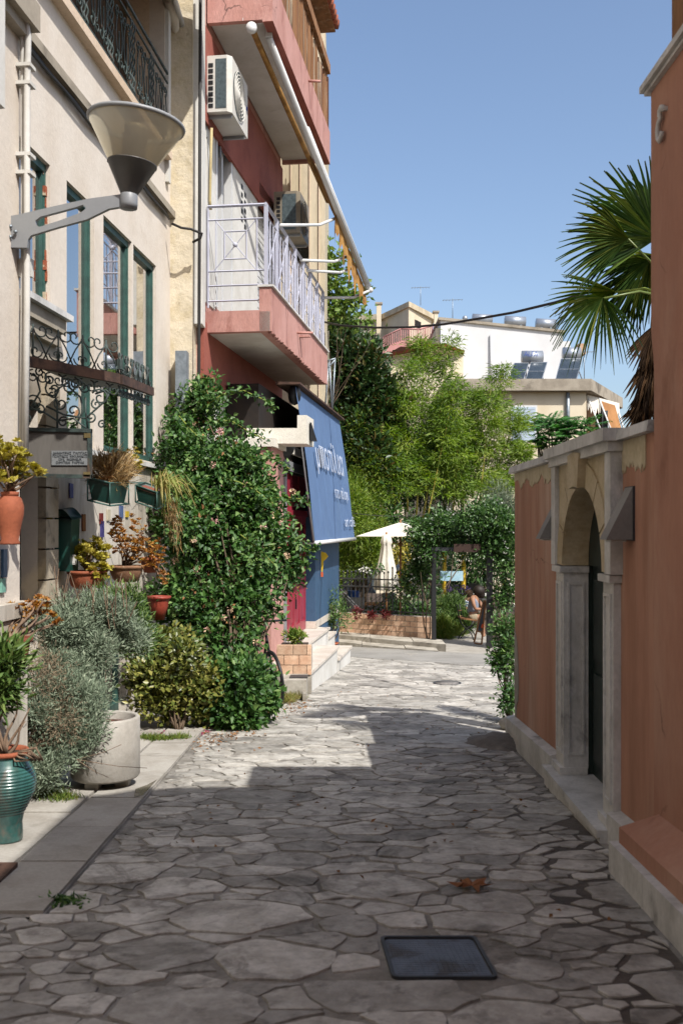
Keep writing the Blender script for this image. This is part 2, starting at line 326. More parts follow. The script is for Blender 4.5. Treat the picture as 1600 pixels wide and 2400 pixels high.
for (x, y, r) in seeds:
    if not lane_ok(x, y): continue
    gx, gy = int(x//.6), int(y//.6)
    nb = [q for i in (-2,-1,0,1,2) for j in (-2,-1,0,1,2) for q in grid.get((gx+i, gy+j), ()) if q[:2] != (x, y)]
    nb.sort(key=lambda q: (q[0]-x)**2+(q[1]-y)**2); poly = [(x-.7,y-.7), (x+.7,y-.7), (x+.7,y+.7), (x-.7,y+.7)]
    for a, b, c in nb[:22]:
        dx, dy = (a-x)*.7, (b-y)*1.35; nl = math.hypot(dx, dy); t_ = min(max(.5+(r*r-c*c)/(2*((a-x)**2+(b-y)**2)), .22), .78)
        mx, my = x+(a-x)*t_, y+(b-y)*t_; j = (.004+.034*R.random()**2.6)*(1.2 if y < 7 else .7)
        if x > .9 and y < 9: j += .02*R.random()
        poly = clip(poly, dx/nl, dy/nl, (dx*mx+dy*my)/nl-j/2)
    if y >= 4.65 and y < 9.6: poly = clip(poly, 1, 0, 1.545)
    if y < 4.65: poly = clip(poly, 1, 0, 1.40)
    if 4.65 < y < 9.8: poly = clip(poly, -1, 0, 1.375)
    if MY0-.35 < y < MY1+.35 and -.1 < x < .95:      # keep clear of the cover
        opts = [(-1,0,-(MX1+.02)) if x > MX1 else None, (1,0,MX0-.02) if x < MX0 else None, (0,-1,-(MY1+.02)) if y > MY1 else None, (0,1,MY0-.02) if y < MY0 else None]
        o = [q for q in opts if q]
        if o: poly = clip(poly, *max(o, key=lambda q: (q[0]*x+q[1]*y)*-1+q[2]))
    if len(poly) < 3: continue
    q = []                                            # chipped corners, uneven edges
    for i in range(len(poly)):
        p0, p1, p2 = poly[i-1], poly[i], poly[(i+1) % len(poly)]; c = .02+.12*R.random()**2; c2 = .02+.12*R.random()**2
        for (u, v, t) in ((p0, p1, 1-c), (p1, p2, c2)): q.append((u[0]+(v[0]-u[0])*t, u[1]+(v[1]-u[1])*t))
    poly = []
    for i in range(len(q)):
        a, b = q[i], q[(i+1) % len(q)]; L = math.hypot(b[0]-a[0], b[1]-a[1])
        if L < .012: continue
        poly.append(a); nsub = 1 if L < .1 else 2 if L < .25 else 4
        for s_ in range(1, nsub):
            t = (s_+R.uniform(-.2,.2))/nsub; wv = R.gauss(0,.013); poly.append((a[0]+(b[0]-a[0])*t+(b[1]-a[1])/L*wv, a[1]+(b[1]-a[1])*t-(b[0]-a[0])/L*wv))
    if len(poly) < 4: continue
    cx = sum(p[0] for p in poly)/len(poly); cy_ = sum(p[1] for p in poly)/len(poly)
    ar = abs(sum(poly[i][0]*poly[(i+1) % len(poly)][1]-poly[(i+1) % len(poly)][0]*poly[i][1] for i in range(len(poly))))/2
    if ar < .003: continue
    stones.append((ar/(cy_**3), cx, cy_, poly))
stones.sort(reverse=True)
stuff = MB(); srnd = []
for idx, (_, cx, cy_, poly) in enumerate(stones):
    h = .001+.006*R.random() if cy_ < 10 else .001+.004*R.random(); tx, ty = (R.random()-.5)*.012, (R.random()-.5)*.012; n = len(poly); vs = []
    top = lambda x, y: gz(y)+h+tx*(x-cx)+ty*(y-cy_)
    for (x, y) in poly: vs.append((x, y, gz(y)-.03))
    for (x, y) in poly: vs.append((x+(cx-x)*.012, y+(cy_-y)*.012, top(x, y)-.002))
    for (x, y) in poly:
        L = math.hypot(cx-x, cy_-y)+1e-6; s_ = .006/L; vs.append((x+(cx-x)*s_, y+(cy_-y)*s_, top(x, y)))
    fs = [tuple(range(2*n, 3*n))]+[(i, (i+1) % n, n+(i+1) % n, n+i) for i in range(n)]+[(n+i, n+(i+1) % n, 2*n+(i+1) % n, 2*n+i) for i in range(n)]
    rv = R.random()
    if idx < 300 and cy_ > 2.9:
        m_ = MB(); m_.add(vs, fs); o = m_.build('flagstone', M['stone'], lane); set_rnd(o.data, [rv]*len(fs))
    else: stuff.add(vs, fs); srnd += [rv]*len(fs)
o = stuff.build('flagstones_beyond', M['stone'], lane, kind='stuff'); set_rnd(o.data, srnd)

dm = MB(); n = 40; vs = []
for i in range(n+1):
    y = 2.2+4.6*i/n; w_ = .10+.16*abs(math.sin(i*.37))+.08*R.random(); x1 = 1.40 if y < 5.3 else 1.53; vs += [(x1-w_-.12, y, gz(y)-.003), (x1, y, gz(y)-.003)]
dm.add(vs, [(2*i,2*i+1,2*i+3,2*i+2) for i in range(n)]); dm.build('dirt_channel', mat('damp_dirt','5a5148','463f38',scale=5,bump=.006,bscale=40,rough=.55,fine=.25), lane)
# pavement slabs on the left
pave = struct(sheet(-2.7, -1.385, 4.62, 10.25, .004), 'pavement', M['mortar'])
for row, (xa, xb) in enumerate(((-1.39, -1.77), (-1.785, -2.7))):
    y = 4.66
    while y < 10.2:
        L = R.uniform(.45, .95) if row == 0 else R.uniform(.7, 1.2); y1 = min(y+L, 10.22); g = .006; dz = R.uniform(.018, .026)
        m_ = MB(); q = [(xb+g,y+g), (xa-g,y+g), (xa-g,y1-g), (xb+g,y1-g)]
        m_.hexa([(a, b, gz(b)-.03) for a, b in q]+[(a, b, gz(b)+dz) for a, b in q]); o = m_.build('slab', M['slab'], pave); set_rnd(o.data, [R.random()]*6); y = y1
# cross street
st = MB()
def K(x, off=0): return 21.9-.8*x+off
for i in range(8):
    xa, xb = -5+2*i, -3+2*i
    st.quad((xa, K(xa)-2.7, gz(K(xa)-2.7)+.006), (xb, K(xb)-2.7, gz(K(xb)-2.7)+.006), (xb, K(xb), gz(K(xb))+.006), (xa, K(xa), gz(K(xa))+.006))
struct(st, 'cross_street', M['asphalt'])
# two stepped kerb courses under the garden wall
gp = MB()
def kerb_box(m, xa, xb, o0, o1, z0, z1): return m.hexa([(xa,K(xa,o0),z0),(xb,K(xb,o0),z0),(xb,K(xb,o1),z0),(xa,K(xa,o1),z0),(xa,K(xa,o0),z1),(xb,K(xb,o0),z1),(xb,K(xb,o1),z1),(xa,K(xa,o1),z1)])
kerb_box(gp, -3, 2.0, .02, 3.2, -1.4, -1.0)
kbo = struct(gp, 'garden_kerb', M['kerb'])
x = -3.
while x < 1.98:
    L = R.uniform(.75, 1.1); x1 = min(x+L, 1.98)
    m_ = MB(); kerb_box(m_, x+.006, x1-.006, -.02, .6, -1.35, -.965+R.uniform(-.01,.01)); m_.build('kerb_stone', M['kerb'], kbo)
    m_ = MB(); kerb_box(m_, x+.2, x1+.19, .55, 1.4, -1.3, -.875+R.uniform(-.006,.006)); m_.build('kerb_stone', M['kerb'], kbo); x = x1
# path through the garden gate
pth = MB(); pth.quad((1.98,K(1.98,-.1),-1.02), (3.4,K(3.4,-.1),-1.00), (3.7,32,-1.13), (2.0,32,-1.13)); struct(pth, 'garden_path', M['slab'])
gg = MB(); gg.quad((-14,23.5,-1.06),(1.98,23.2,-1.06),(1.98,48,-1.15),(-14,48,-1.15)); gg.quad((3.5,19.5,-1.04),(24,14,-1.06),(24,48,-1.15),(3.6,48,-1.15)); struct(gg, 'garden_soil', M['soil'])

# ================================================================ covers let into the lane
t = thing('manhole_cover', 'square bluish steel inspection cover set in the flagstones in front', 'manhole cover', (.39,4.15,gz(4.15)))
MM = mat('blue_steel_plate', '6d727a', '5c6068', rough=.5, spec=.5, metal=.35, scale=5, c3='4d4640', s3=5, l3=.48, h3=.62)
def cover_frame(x0, x1, y0, y1, r, dz0, dz1, sk=.0):
    pts = []
    for (cx, cy_, a0) in ((x1-r,y1-r,0),(x0+r,y1-r,90),(x0+r,y0+r,180),(x1-r,y0+r,270)):
        for k in range(5):
            a = math.radians(a0+k*22.5); x, y = cx+r*math.cos(a), cy_+r*math.sin(a); pts.append((x+.02-.07*(y-MY0), y))
    return pts
o_ = cover_frame(MX0, MX1, MY0, MY1, .03, 0, 0); i_ = cover_frame(MX0+.014, MX1-.014, MY0+.014, MY1-.014, .024, 0, 0)
m_ = MB(); m_.prism([(x,y,gz(y)-.02) for x,y in o_], (0,0,.028), [[(x,y,gz(y)-.02) for x,y in i_]]); m_.build('frame', M['iron'], t)
l_ = cover_frame(MX0+.018, MX1-.018, MY0+.018, MY1-.018, .022, 0, 0)
m_ = MB(); m_.prism([(x,y,gz(y)-.02) for x,y in l_], (0,0,.0175))
for i in range(17):
    for j in range(17):
        y = MY0+.04+j*(MY1-MY0-.08)/16; x = MX0+.06+i*(MX1-MX0-.08)/16-.07*(y-MY0); m_.box((x-.0095,y-.0095,gz(y)-.01), (x+.0095,y+.0095,gz(y)-.0005))
m_.build('lid', MM, t)
c = G(1047,1602); t = thing('manhole_cover', 'small round iron cover in the sunlit far part of the lane', 'manhole cover', c)
m_ = MB(); m_.lathe([(.0,.012),(.175,.012),(.175,-.02)], c, 28); m_.build('lid', mat('worn_iron_lid','8a8580','6f6a66',rough=.6,scale=20), t)
m_ = MB(); m_.lathe([(.18,-.02),(.18,.014),(.205,.014),(.205,-.02)], c, 28); m_.build('frame', M['iron'], t)
m_ = MB()
for i in range(7): m_.box((-2.28+i*.07,5.02,gz(5.1)+.02), (-2.235+i*.07,5.32,gz(5.1)+.042))
dr = thing('drain_grate', 'dark iron grate in the pavement beyond the teal jar', 'grate', (-2.05,5.15,gz(5.15)))
m_.build('bars', M['rust'], dr); m_ = MB(); m_.box((-2.32,4.98,gz(5.1)+.0), (-1.74,5.36,gz(5.1)+.033)); m_.build('frame', M['rust'], dr)

# ================================================================ RIGHT: garden wall with marble portal
WX = 1.66; D0, D1 = 5.25, 9.55; PD0, PD1 = 5.92, 7.5; OD0, OD1 = 6.15, 7.25; ZT = 2.10; ZS = -.21; SPR, RR = 1.31, (7.25-6.15)/2
gw = thing('garden_wall', 'ochre red limewashed garden wall with marble coping and plinth beside the lane', 'wall', (1.9,7.4,gz(7.4)))
m_ = MB()
m_.box((WX,PD1-.02,-.6), (WX+.32,D1,ZT)); m_.box((WX,D0,-.6), (WX+.32,PD0+.02,ZT)); m_.build('wall_face', M['orange'], gw)
pl = mat('bare_plaster_patch', 'cfc2a6', 'bcae90', bump=.004, bscale=25, scale=5)
def patch(pts_uz, x, name, mt, par, th=.006):   # irregular flake of bare plaster, (y,z) outline on a wall X = x
    m = MB(); m.prism([(x, a, b) for a, b in pts_uz], (-th, 0, 0)); return m.build(name, mt, par)
def ragged(y0, y1, ztop, zlow, amp, n=26):
    n = 70; v = 0; lo = []
    for i in range(n+1): v = v*.86+R.gauss(0,.4); lo.append((y0+(y1-y0)*i/n, zlow+amp*.6*max(-1,min(1,v))+.006*R.gauss(0,1)))
    return lo+[(y1,ztop),(y0,ztop)]
patch(ragged(PD1+.02, D1-.002, ZT-.004, ZT-.12, .07), WX, 'bare_plaster', pl, gw)
patch(ragged(D0+.18, PD0-.01, ZT-.004, ZT-.17, .06), WX, 'bare_plaster', pl, gw)
patch([(9.54,.62),(9.42,.5),(9.35,.3),(9.33,.1),(9.36,-.05),(9.44,-.1),(9.47,-.25),(9.51,-.3),(9.545,0)], WX, 'bare_plaster', mat('grey_plaster_patch','a8a39a','99948b',bump=.003), gw)
# coping stones
y = D1+.06
while y > D0+.02:
    L = R.uniform(.75, 1.1); y0 = max(y-L, D0+.0)
    portal = y > PD1 and y0 < PD1
    if portal: y0 = PD1+.06
    if y <= PD1+.061 and y > PD0-.04: y = PD0-.06; continue
    m_ = MB(); X0_ = WX-.055; m_.hexa([(X0_,y0+.004,ZT),(WX+.38,y0+.004,ZT),(WX+.38,y-.004,ZT),(X0_,y-.004,ZT),(X0_+.012,y0+.004,ZT+.06),(WX+.38,y0+.004,ZT+.075),(WX+.38,y-.004,ZT+.075),(X0_+.012,y-.004,ZT+.06)])
    m_.build('coping_stone', M['marble'], gw); y = y0
# plinth blocks
for (ya, yb) in ((7.56,8.25),(8.25,8.95),(8.95,9.62),(5.36,5.95)):
    m_ = MB(); X = 1.58; z1a, z1b = gz(ya)+.215, gz(yb)+.215
    if ya < 6: z1a, z1b = gz(5.3)+.17, gz(5.95)+.17
    m_.hexa([(X,ya+.003,gz(ya)-.3),(WX-.002,ya+.003,gz(ya)-.3),(WX-.002,yb-.003,gz(yb)-.3),(X,yb-.003,gz(yb)-.3),(X,ya+.003,z1a),(WX-.002,ya+.003,z1a+.02),(WX-.002,yb-.003,z1b+.02),(X,yb-.003,z1b)]); m_.build('plinth_stone', M['marble'], gw)
# portal
po = thing('marble_portal', 'arched weathered marble doorway in the ochre red garden wall', 'doorway', (1.75,6.74,ZS))
FX = WX-.045; BX = WX+.135
m_ = MB(); arc = [(OD0,ZS)]+[((OD0+OD1)/2-RR*math.cos(math.pi*i/20), SPR+RR*math.sin(math.pi*i/20)) for i in range(21)]+[(OD1,ZS)]
lo = [(OD0,SPR-.001)]+arc[1:-1]+[(OD1,SPR-.001)]
# spandrel slab above springing, pierced by the arch
out = [(PD0+.1,SPR)]+[(PD0+.1,ZT-.02),(PD1-.1,ZT-.02),(PD1-.1,SPR)]+[(a,b) for a, b in arc[-2:0:-1]]
m_.prism([(FX,a,b) for a, b in out], (BX-FX,0,0)); m_.build('spandrel', M['marble_y'], po)
VX = FX-.012
for i in range(7):                                                # voussoirs, keystone in the middle
    a0, a1 = math.pi*(i/7)+.012, math.pi*((i+1)/7)-.012; r1 = RR+.17; kx = VX-(.05 if i == 3 else 0); top = RR+(.235 if i == 3 else .17); cyc = (OD0+OD1)/2
    q = [(cyc-r*math.cos(a), SPR+r*math.sin(a)) for r, a in ((RR+.004,a0),(RR+.004,(a0+a1)/2),(RR+.004,a1),(top,a1),(top,(a0+a1)/2),(top,a0))]
    m_ = MB(); m_.prism([(kx,a,b) for a, b in q], (FX-kx+.01,0,0)); m_.build('keystone' if i == 3 else 'voussoir', M['marble_y'], po)
for s_, ya, yb in ((0,PD0,OD0-.0),(1,OD1,PD1)):                    # jambs with sunk panel and base moulding
    m_ = MB(); m_.box((FX,ya,ZS+.04), (BX,yb,SPR-.05)); m_.build('jamb', M['marble'], po)
    m_ = MB(); yc0, yc1 = ya+.055, yb-.055
    for a, b in (((FX-.012,yc0-.02,ZS+.16),(FX,yc0,SPR-.14)),((FX-.012,yc1,ZS+.16),(FX,yc1+.02,SPR-.14)),((FX-.012,yc0-.02,SPR-.14),(FX,yc1+.02,SPR-.12)),((FX-.012,yc0-.02,ZS+.14),(FX,yc1+.02,ZS+.16))): m_.box(a, b)
    if s_:   # far jamb: the panelled reveal that faces the street
        for a, b in (((FX+.03,ya-.01,ZS+.14),(FX+.045,ya,SPR-.12)),((BX-.045,ya-.01,ZS+.14),(BX-.03,ya,SPR-.12)),((FX+.045,ya-.01,SPR-.14),(BX-.045,ya,SPR-.12)),((FX+.045,ya-.01,ZS+.14),(BX-.045,ya,ZS+.16))): m_.box(a, b)
    m_.build('panel_moulding', M['marble'], po)
    m_ = MB(); m_.box((FX-.03,ya-.02,SPR-.05), (BX,yb+.02,SPR-.005)); m_.build('impost', M['marble'], po)
    m_ = MB(); m_.box((FX-.03,ya-.02,ZS), (BX-.01,yb+.02,ZS+.05)); m_.build('jamb_base', M['marble'], po)
for ya, yb in ((PD0-.04,PD0+.09),(PD1-.09,PD1+.04)):               # outer pilasters above the impost
    m_ = MB(); m_.box((FX-.03,ya,SPR+.0), (WX+.2,yb,ZT-.06)); m_.build('pilaster', M['marble'], po)
m_ = MB(); m_.box((FX-.05,PD0-.06,ZT-.06), (WX+.3,PD1+.05,ZT-.0)); m_.box((FX-.085,PD0-.08,ZT), (WX+.34,PD1+.075,ZT+.075)); m_.build('cornice', M['marble'], po)
for ya, yb in ((5.92,6.75),(6.755,7.555)):
    m_ = MB(); m_.box((1.535,ya,-.62), (BX+.1,yb,ZS-.003)); m_.box((1.515,ya,ZS-.045), (1.535,yb,ZS-.003)); m_.build('step', M['marble'], po)
# arch soffit lining and door leaf
m_ = MB()
for i in range(20):
    a0, a1 = math.pi*i/20, math.pi*(i+1)/20; cyc = (OD0+OD1)/2; q = [(cyc-RR*math.cos(a), SPR+RR*math.sin(a)) for a in (a0, a1)]
door = mat('old_green_black_door', '26332f', '1a2421', rough=.45, scale=4)
cyc = (OD0+OD1)/2; m_.prism([(BX+.003,a,b) for a, b in [(OD0-.06,SPR)]+[(cyc-(RR+.1)*math.cos(math.pi*i/20), SPR+(RR+.1)*math.sin(math.pi*i/20)) for i in range(1,20)]+[(OD1+.06,SPR)]], (.06,0,0)); m_.box((BX+.035,OD0,ZS),(BX+.085,OD1,SPR)); dl = m_.build('door', door, po)
for ya, yb in ((PD0+.03,OD0),(OD1,PD1-.03)): m_ = MB(); m_.box((BX+.001,ya,ZS+.002),(BX+.13,yb,SPR)); m_.build('door_frame', door, po)
for ya, yb in ((OD0+.09,(OD0+OD1)/2-.05),((OD0+OD1)/2+.05,OD1-.09)):
    for za, zb in ((ZS+.12,ZS+.75),(ZS+.85,SPR-.1)):
        m_ = MB(); m_.box((BX+.015,ya,za), (BX+.034,yb,zb)); m_.build('door_panel', door, dl)
m_ = MB(); m_.box((BX+.0,(OD0+OD1)/2-.025,ZS), (BX+.034,(OD0+OD1)/2+.025,SPR+RR-.02)); m_.build('astragal', door, dl)
# two wedge-shaped wall lamps
WL = mat('wall_lamp_grey','8d8a86','7f7c78',rough=.6)
def wedge(yc, zc, lab):
    t = thing('wall_lamp', lab, 'lamp', (WX-.04,yc,zc), 'wedge lamps beside the marble portal'); m = MB(); w_ = .15; x1 = WX-.012
    m.prism([(x1,yc-w_/2,zc+.2),(x1,yc-w_/2,zc-.1),(x1-.15,yc-w_/2,zc-.1)], (0,w_,0)); m.build('shade', WL, t)
    m = MB(); m.box((x1,yc-w_/2-.008,zc-.105), (WX,yc+w_/2+.008,zc+.205)); m.build('back_plate', M['iron'], t)
    m = MB(); m.box((x1-.12,yc-w_/2+.02,zc-.112), (x1-.03,yc+w_/2-.02,zc-.1)); m.build('diffuser', M['white'], t)
wedge(5.72, 1.62, 'dark grey wedge wall lamp on the near side of the marble portal'); wedge(7.62, 1.6, 'dark grey wedge wall lamp on the far side of the marble portal')

# ================================================================ RIGHT: the near house
nh = thing('ochre_house', 'tall ochre red house corner with sloping ledge and marble plinth in shade', 'house', (2.2,4,gz(4)))
HX = 1.63; EZ = 3.9
m_ = MB(); prof = [(5.2,-.6),(5.2,2.42),(5.215,2.5),(5.245,2.6),(5.25,2.7),(5.25,EZ),(4.6,EZ),(3.4,5.6),(2.3,6.6),(-3.2,6.6),(-3.2,10.5),(-16,10.5),(-16,-.6)]  # out-of-view heights shaped to shade the lane and block skylight
m_.prism([(HX,a,b) for a, b in prof], (5,0,0)); m_.build('wall', M['orange_dk'], nh)
m_ = MB(); m_.hexa([(HX-.16,5.32,EZ+.0),(HX+5.1,5.32,EZ),(HX+5.1,5.25,EZ-.1),(HX-.005,5.25,EZ-.1),(HX-.16,5.32,EZ+.03),(HX+5.1,5.32,EZ+.03),(HX+5.1,5.2,EZ+.03),(HX-.16,5.2,EZ+.03)])
m_ = MB(); m_.box((HX-.045,4.5,EZ+.001), (HX+5.1,5.31,EZ+.035)); m_.box((HX-.025,4.5,EZ-.02), (HX+5.05,5.29,EZ-.001)); m_.build('eave', M['marble'], nh)
m_ = MB(); m_.hexa([(HX-.04,4.5,EZ+.0),(HX+5,4.5,EZ),(HX+5,2.3,6.62),(HX-.04,2.3,6.62),(HX-.04,4.5,EZ+.06),(HX+5,4.5,EZ+.06),(HX+5,2.3,6.7),(HX-.04,2.3,6.7)]); m_.build('roof', M['tile'], nh)
m_ = MB(); lx = 1.475; 
m_.hexa([(lx,2,gz(2)+.1),(HX-.001,2,gz(2)+.1),(HX-.001,5.3,gz(5.3)+.1),(lx,5.3,gz(5.3)+.1),(lx,2,gz(2)+.26),(HX-.001,2,gz(2)+.37),(HX-.001,5.12,gz(5.3)+.37),(lx,5.3,gz(5.3)+.25)]); m_.build('ledge', M['orange_dk'], nh)
y = 2.0
while y < 5.3:
    y1 = min(y+R.uniform(.7,1.0), 5.34); m_ = MB(); z = .165
    if 5.34-y1 < .3: y1 = 5.34
    m_.hexa([(1.43,y+.003,gz(y)-.2),(1.52,y+.003,gz(y)-.2),(1.52,y1-.003,gz(y1)-.2),(1.43,y1-.003,gz(y1)-.2),(1.43,y+.003,gz(y)+z),(1.52,y+.003,gz(y)+z+.006),(1.52,y1-.003,gz(y1)+z+.006),(1.43,y1-.003,gz(y1)+z)]); m_.build('plinth_stone', M['marble'], nh); y = y1
m_ = MB()    # iron anchor hook under the eave
hk = [(1.0,0),(1.02,.05),(.93,.075),(.86,.05),(.85,-.01),(.9,-.045),(.8,-.08),(.74,-.16),(.76,-.26),(.84,-.31),(.94,-.29),(.98,-.23)]
m_.tube([(HX-.02, 5.15-(a-.5)*.3, 3.68+b*.42) for a, b in hk], .013, 8); m_.box((HX-.02,4.98,3.68), (HX,5.0,3.7)); m_.build('anchor_hook', M['marble'], nh)
m_ = MB(); a = P(1573,0,5.0); m_.box((a.x,4.3,EZ-.4), (a.x+.3,5.0,4.4)); ch_ = m_.build('pillar', M['wood'], nh)
# dirt heap at the wall's far corner
m_ = MB(); hc = Vector((1.5, 9.35, gz(9.35)))
vs = [hc+Vector((0,0,.085))]; fs = []
for r_, hh in ((.18,.075),(.34,.035),(.5,-.02)):
    for k in range(12): th = 2*math.pi*k/12; q = .8+.4*R.random(); vs.append(hc+Vector((r_*q*math.cos(th)*.75, r_*q*math.sin(th), hh+.02*R.random()-.0+ -SL*r_*math.sin(th))))
fs = [(0,1+k,1+(k+1) % 12) for k in range(12)]+[(1+i*12+k,13+i*12+k,13+i*12+(k+1) % 12,1+i*12+(k+1) % 12) for i in range(2) for k in range(12)]
m_.add(vs, fs, True); o = m_.build('dirt_mound', mat('dark_earth','7d766d','655e57',bump=.02,bscale=14,fine=.25)); o['label'] = 'low mound of dark cement at the far foot of the garden wall'; o['category'] = 'mound'
# unseen block added behind the viewpoint to cut skylight in the lane
bh = thing('skylight_blocker', 'plain cream block added unseen behind the viewpoint to darken the lane', 'house', (0,-18,.3)); m_ = MB(); m_.box((-9,-24,-.2),(9,-17,11.5)); m_.build('wall', M['cream'], bh)
# ================================================================ LEFT: cream house A
A = Fac(-3.355, .0814)
ha = thing('cream_house', 'cream plastered house with three tall green framed windows and an iron loggia', 'house', A.pt(10.5,0,gz(10.5)))
def opn(pl, pr, yt_l, yb_l):          # opening from photo pixels: left/right edge, top and bottom on the left edge
    u0, z1 = A.hit(pl, yt_l); z0 = A.hit(pl, yb_l)[1]; return [A.U(pl), A.U(pr), z0, z1]
W1 = opn(157, 221, 422, 1043); W2 = opn(243, 309, 503, 1062); W3 = opn(313, 366, 572, 1079)
zs_ = A.hit(300, 1076)[1]
for W in (W1, W2, W3): W[2] = zs_+.03
W0 = opn(40, 118, 312, 690)
uL = A.U(386); zL = A.hit(322, 265)[1]
LG = [6.0, uL, zL, zL+2.2]
EN = [A.U(22), A.U(89), -.42, A.hit(60, 850)[1]]     # entrance
GD = [A.U(178), A.U(293), -.50, A.hit(290, 1465)[1]]   # glazed door low on the facade
UE = A.U(405)
m_ = MB(); A.wall(m_, [6.0, UE], [-1.2, zs_, 10.9], -.2, 0, [W1, W2, W3, W0, LG, EN, GD]); m_.build('wall', M['cream'], ha)
m_ = MB()
# stained lower skin set 1.5 cm back is modelled as its own sheet, butted to the openings
for (ua, ub) in ((EN[1]+.33, GD[0]), (GD[1], UE)): A.box(m_, ua, ub, .001, .014, -1.0, zs_-.06)
A.box(m_, GD[0], GD[1], .001, .014, GD[3], zs_-.06); m_.build('lower_wall', M['cream_low'], ha)
def window(W, lab, pane_frac=.0, curtain=True, mull=True):
    t = sub('window', ha); u0, u1, z0, z1 = W; fb = -.062; f = .03
    m = MB(); fo = -.04
    A.box(m, u0, u0+f, fb-.04, fo, z0, z1); A.box(m, u1-f, u1, fb-.04, fo, z0, z1); A.box(m, u0+f, u1-f, fb-.04, fo, z1-.07, z1); A.box(m, u0+f, u1-f, fb-.04, fo, z0, z0+.07)
    A.box(m, u1-f-.025, u1-f, fb-.03, fb+.008, z0+.07, z1-.07)
    m.build('window_frame', M['green_fr'], t)
    m = MB(); m.quad(A.pt(u0+f,fb-.02,z0+.07), A.pt(u1-f,fb-.02,z0+.07), A.pt(u1-f,fb-.02,z1-.07), A.pt(u0+f,fb-.02,z1-.07)); m.build('pane', M['pane'], t)
    if curtain:
        m = MB(); n = 24; vs = [A.pt(u0+.02+(u1-u0-.04)*i/n, fb-.2+.025*math.sin(i*1.7), z) for z in (z0, z1) for i in range(n+1)]
        m.add(vs, [(i,i+1,n+2+i,n+1+i) for i in range(n)], True); m.build('curtain', M['curtain'], t)
    m = MB(); A.box(m, u0-.05, u1+.05, -.6, -.595, z0-.1, z1+.1); m.build('room', M['darkroom'], t)
    return t
window(W1, 0); window(W2, 0); window(W3, 0); window(W0, 0, curtain=False, mull=False)
# exposed brick in the reveal of the small window
rub = mat('exposed_brick_rubble', 'a2593c', 'c7b59a', scale=7, lo=.48, hi=.56, bump=.02, bscale=18)
m_ = MB(); u = W0[1]
for i in range(14):
    za = W0[2]+(W0[3]-W0[2])*i/14; zb = W0[2]+(W0[3]-W0[2])*(i+1)/14
    A.box(m_, u-.012-.03*R.random(), u-.002, -.15, -.02-.04*R.random(), za+.004, zb-.004)
m_.build('exposed_brick', rub, ha)
def sill(u0, u1, z, w1=.09, th=.05, par=ha, mt='marble'):
    m = MB(); A.box(m, u0, u1, -.12, w1, z-th, z); return m.build('window_sill', M[mt], par)
sill(A.U(214), UE-.02, zs_, .07); sill(W1[0]-.1, A.U(214)-.004, zs_, .07)
z0 = W0[2]; ms_ = M['marble']
m_ = MB(); A.box(m_, W0[0]-.2, W0[1]+.14, .0, .17, z0-.055, z0-.001); m_.build('window_sill', M['marble'], ha)
m_ = MB(); A.box(m_, W0[0]-.2, W0[1]+.08, .0, .12, z0-.18, z0-.056); A.box(m_, W0[0]-.2, W0[1]+.05, 0, .085, z0-.3, z0-.18); A.box(m_, W0[0]-.2, W0[1]+.17, 0, .03, z0-.85, z0-.3); m_.build('corbel', M['conc'], ha)
# ledge with the cable run below it
zc = A.hit(408, 523)[1]
m_ = MB(); A.box(m_, 6.2, UE-.01, 0, .07, zc, zc+.09); m_.build('ledge', M['conc'], ha)
m_ = MB()
for k in range(3):
    pts = [A.pt(6.4+.35*i, .028+.012*k, zc-.03-.025*k-.012*math.sin(i*1.9+k)) for i in range(int((UE-6.5)/.35)+1)]; m_.tube(pts, .013, 5)
m_.build('cable_run', M['cable'], ha)
# loggia: floor lip, side return, back, curved drape
m_ = MB(); A.box(m_, 6.2, uL, -.5, .10, zL-.1, zL); m_.build('loggia_floor', M['reveal'], ha)
m_ = MB(); A.box(m_, uL-.001, uL+.02, -.5, -.2, zL, zL+2.2); m_.build('loggia_side', M['reveal'], ha)
m_ = MB(); A.box(m_, 6.0, uL+.2, -.56, -.5, zL, zL+2.3); A.box(m_, 6.0, uL+.2, -.5, -.2, zL+2.2, zL+2.3); m_.build('loggia_back', mat('brown_loggia_wall','54402f','43321f'), ha)
m_ = MB(); m_.add([A.pt(6.5,.0,zL+2.3), A.pt(6.5,1.05,zL+2.12), A.pt(uL+.1,1.05,zL+2.12), A.pt(uL+.1,0,zL+2.3)], [(0,1,2,3)]); m_.build('loggia_awning', M['canvas'], ha)
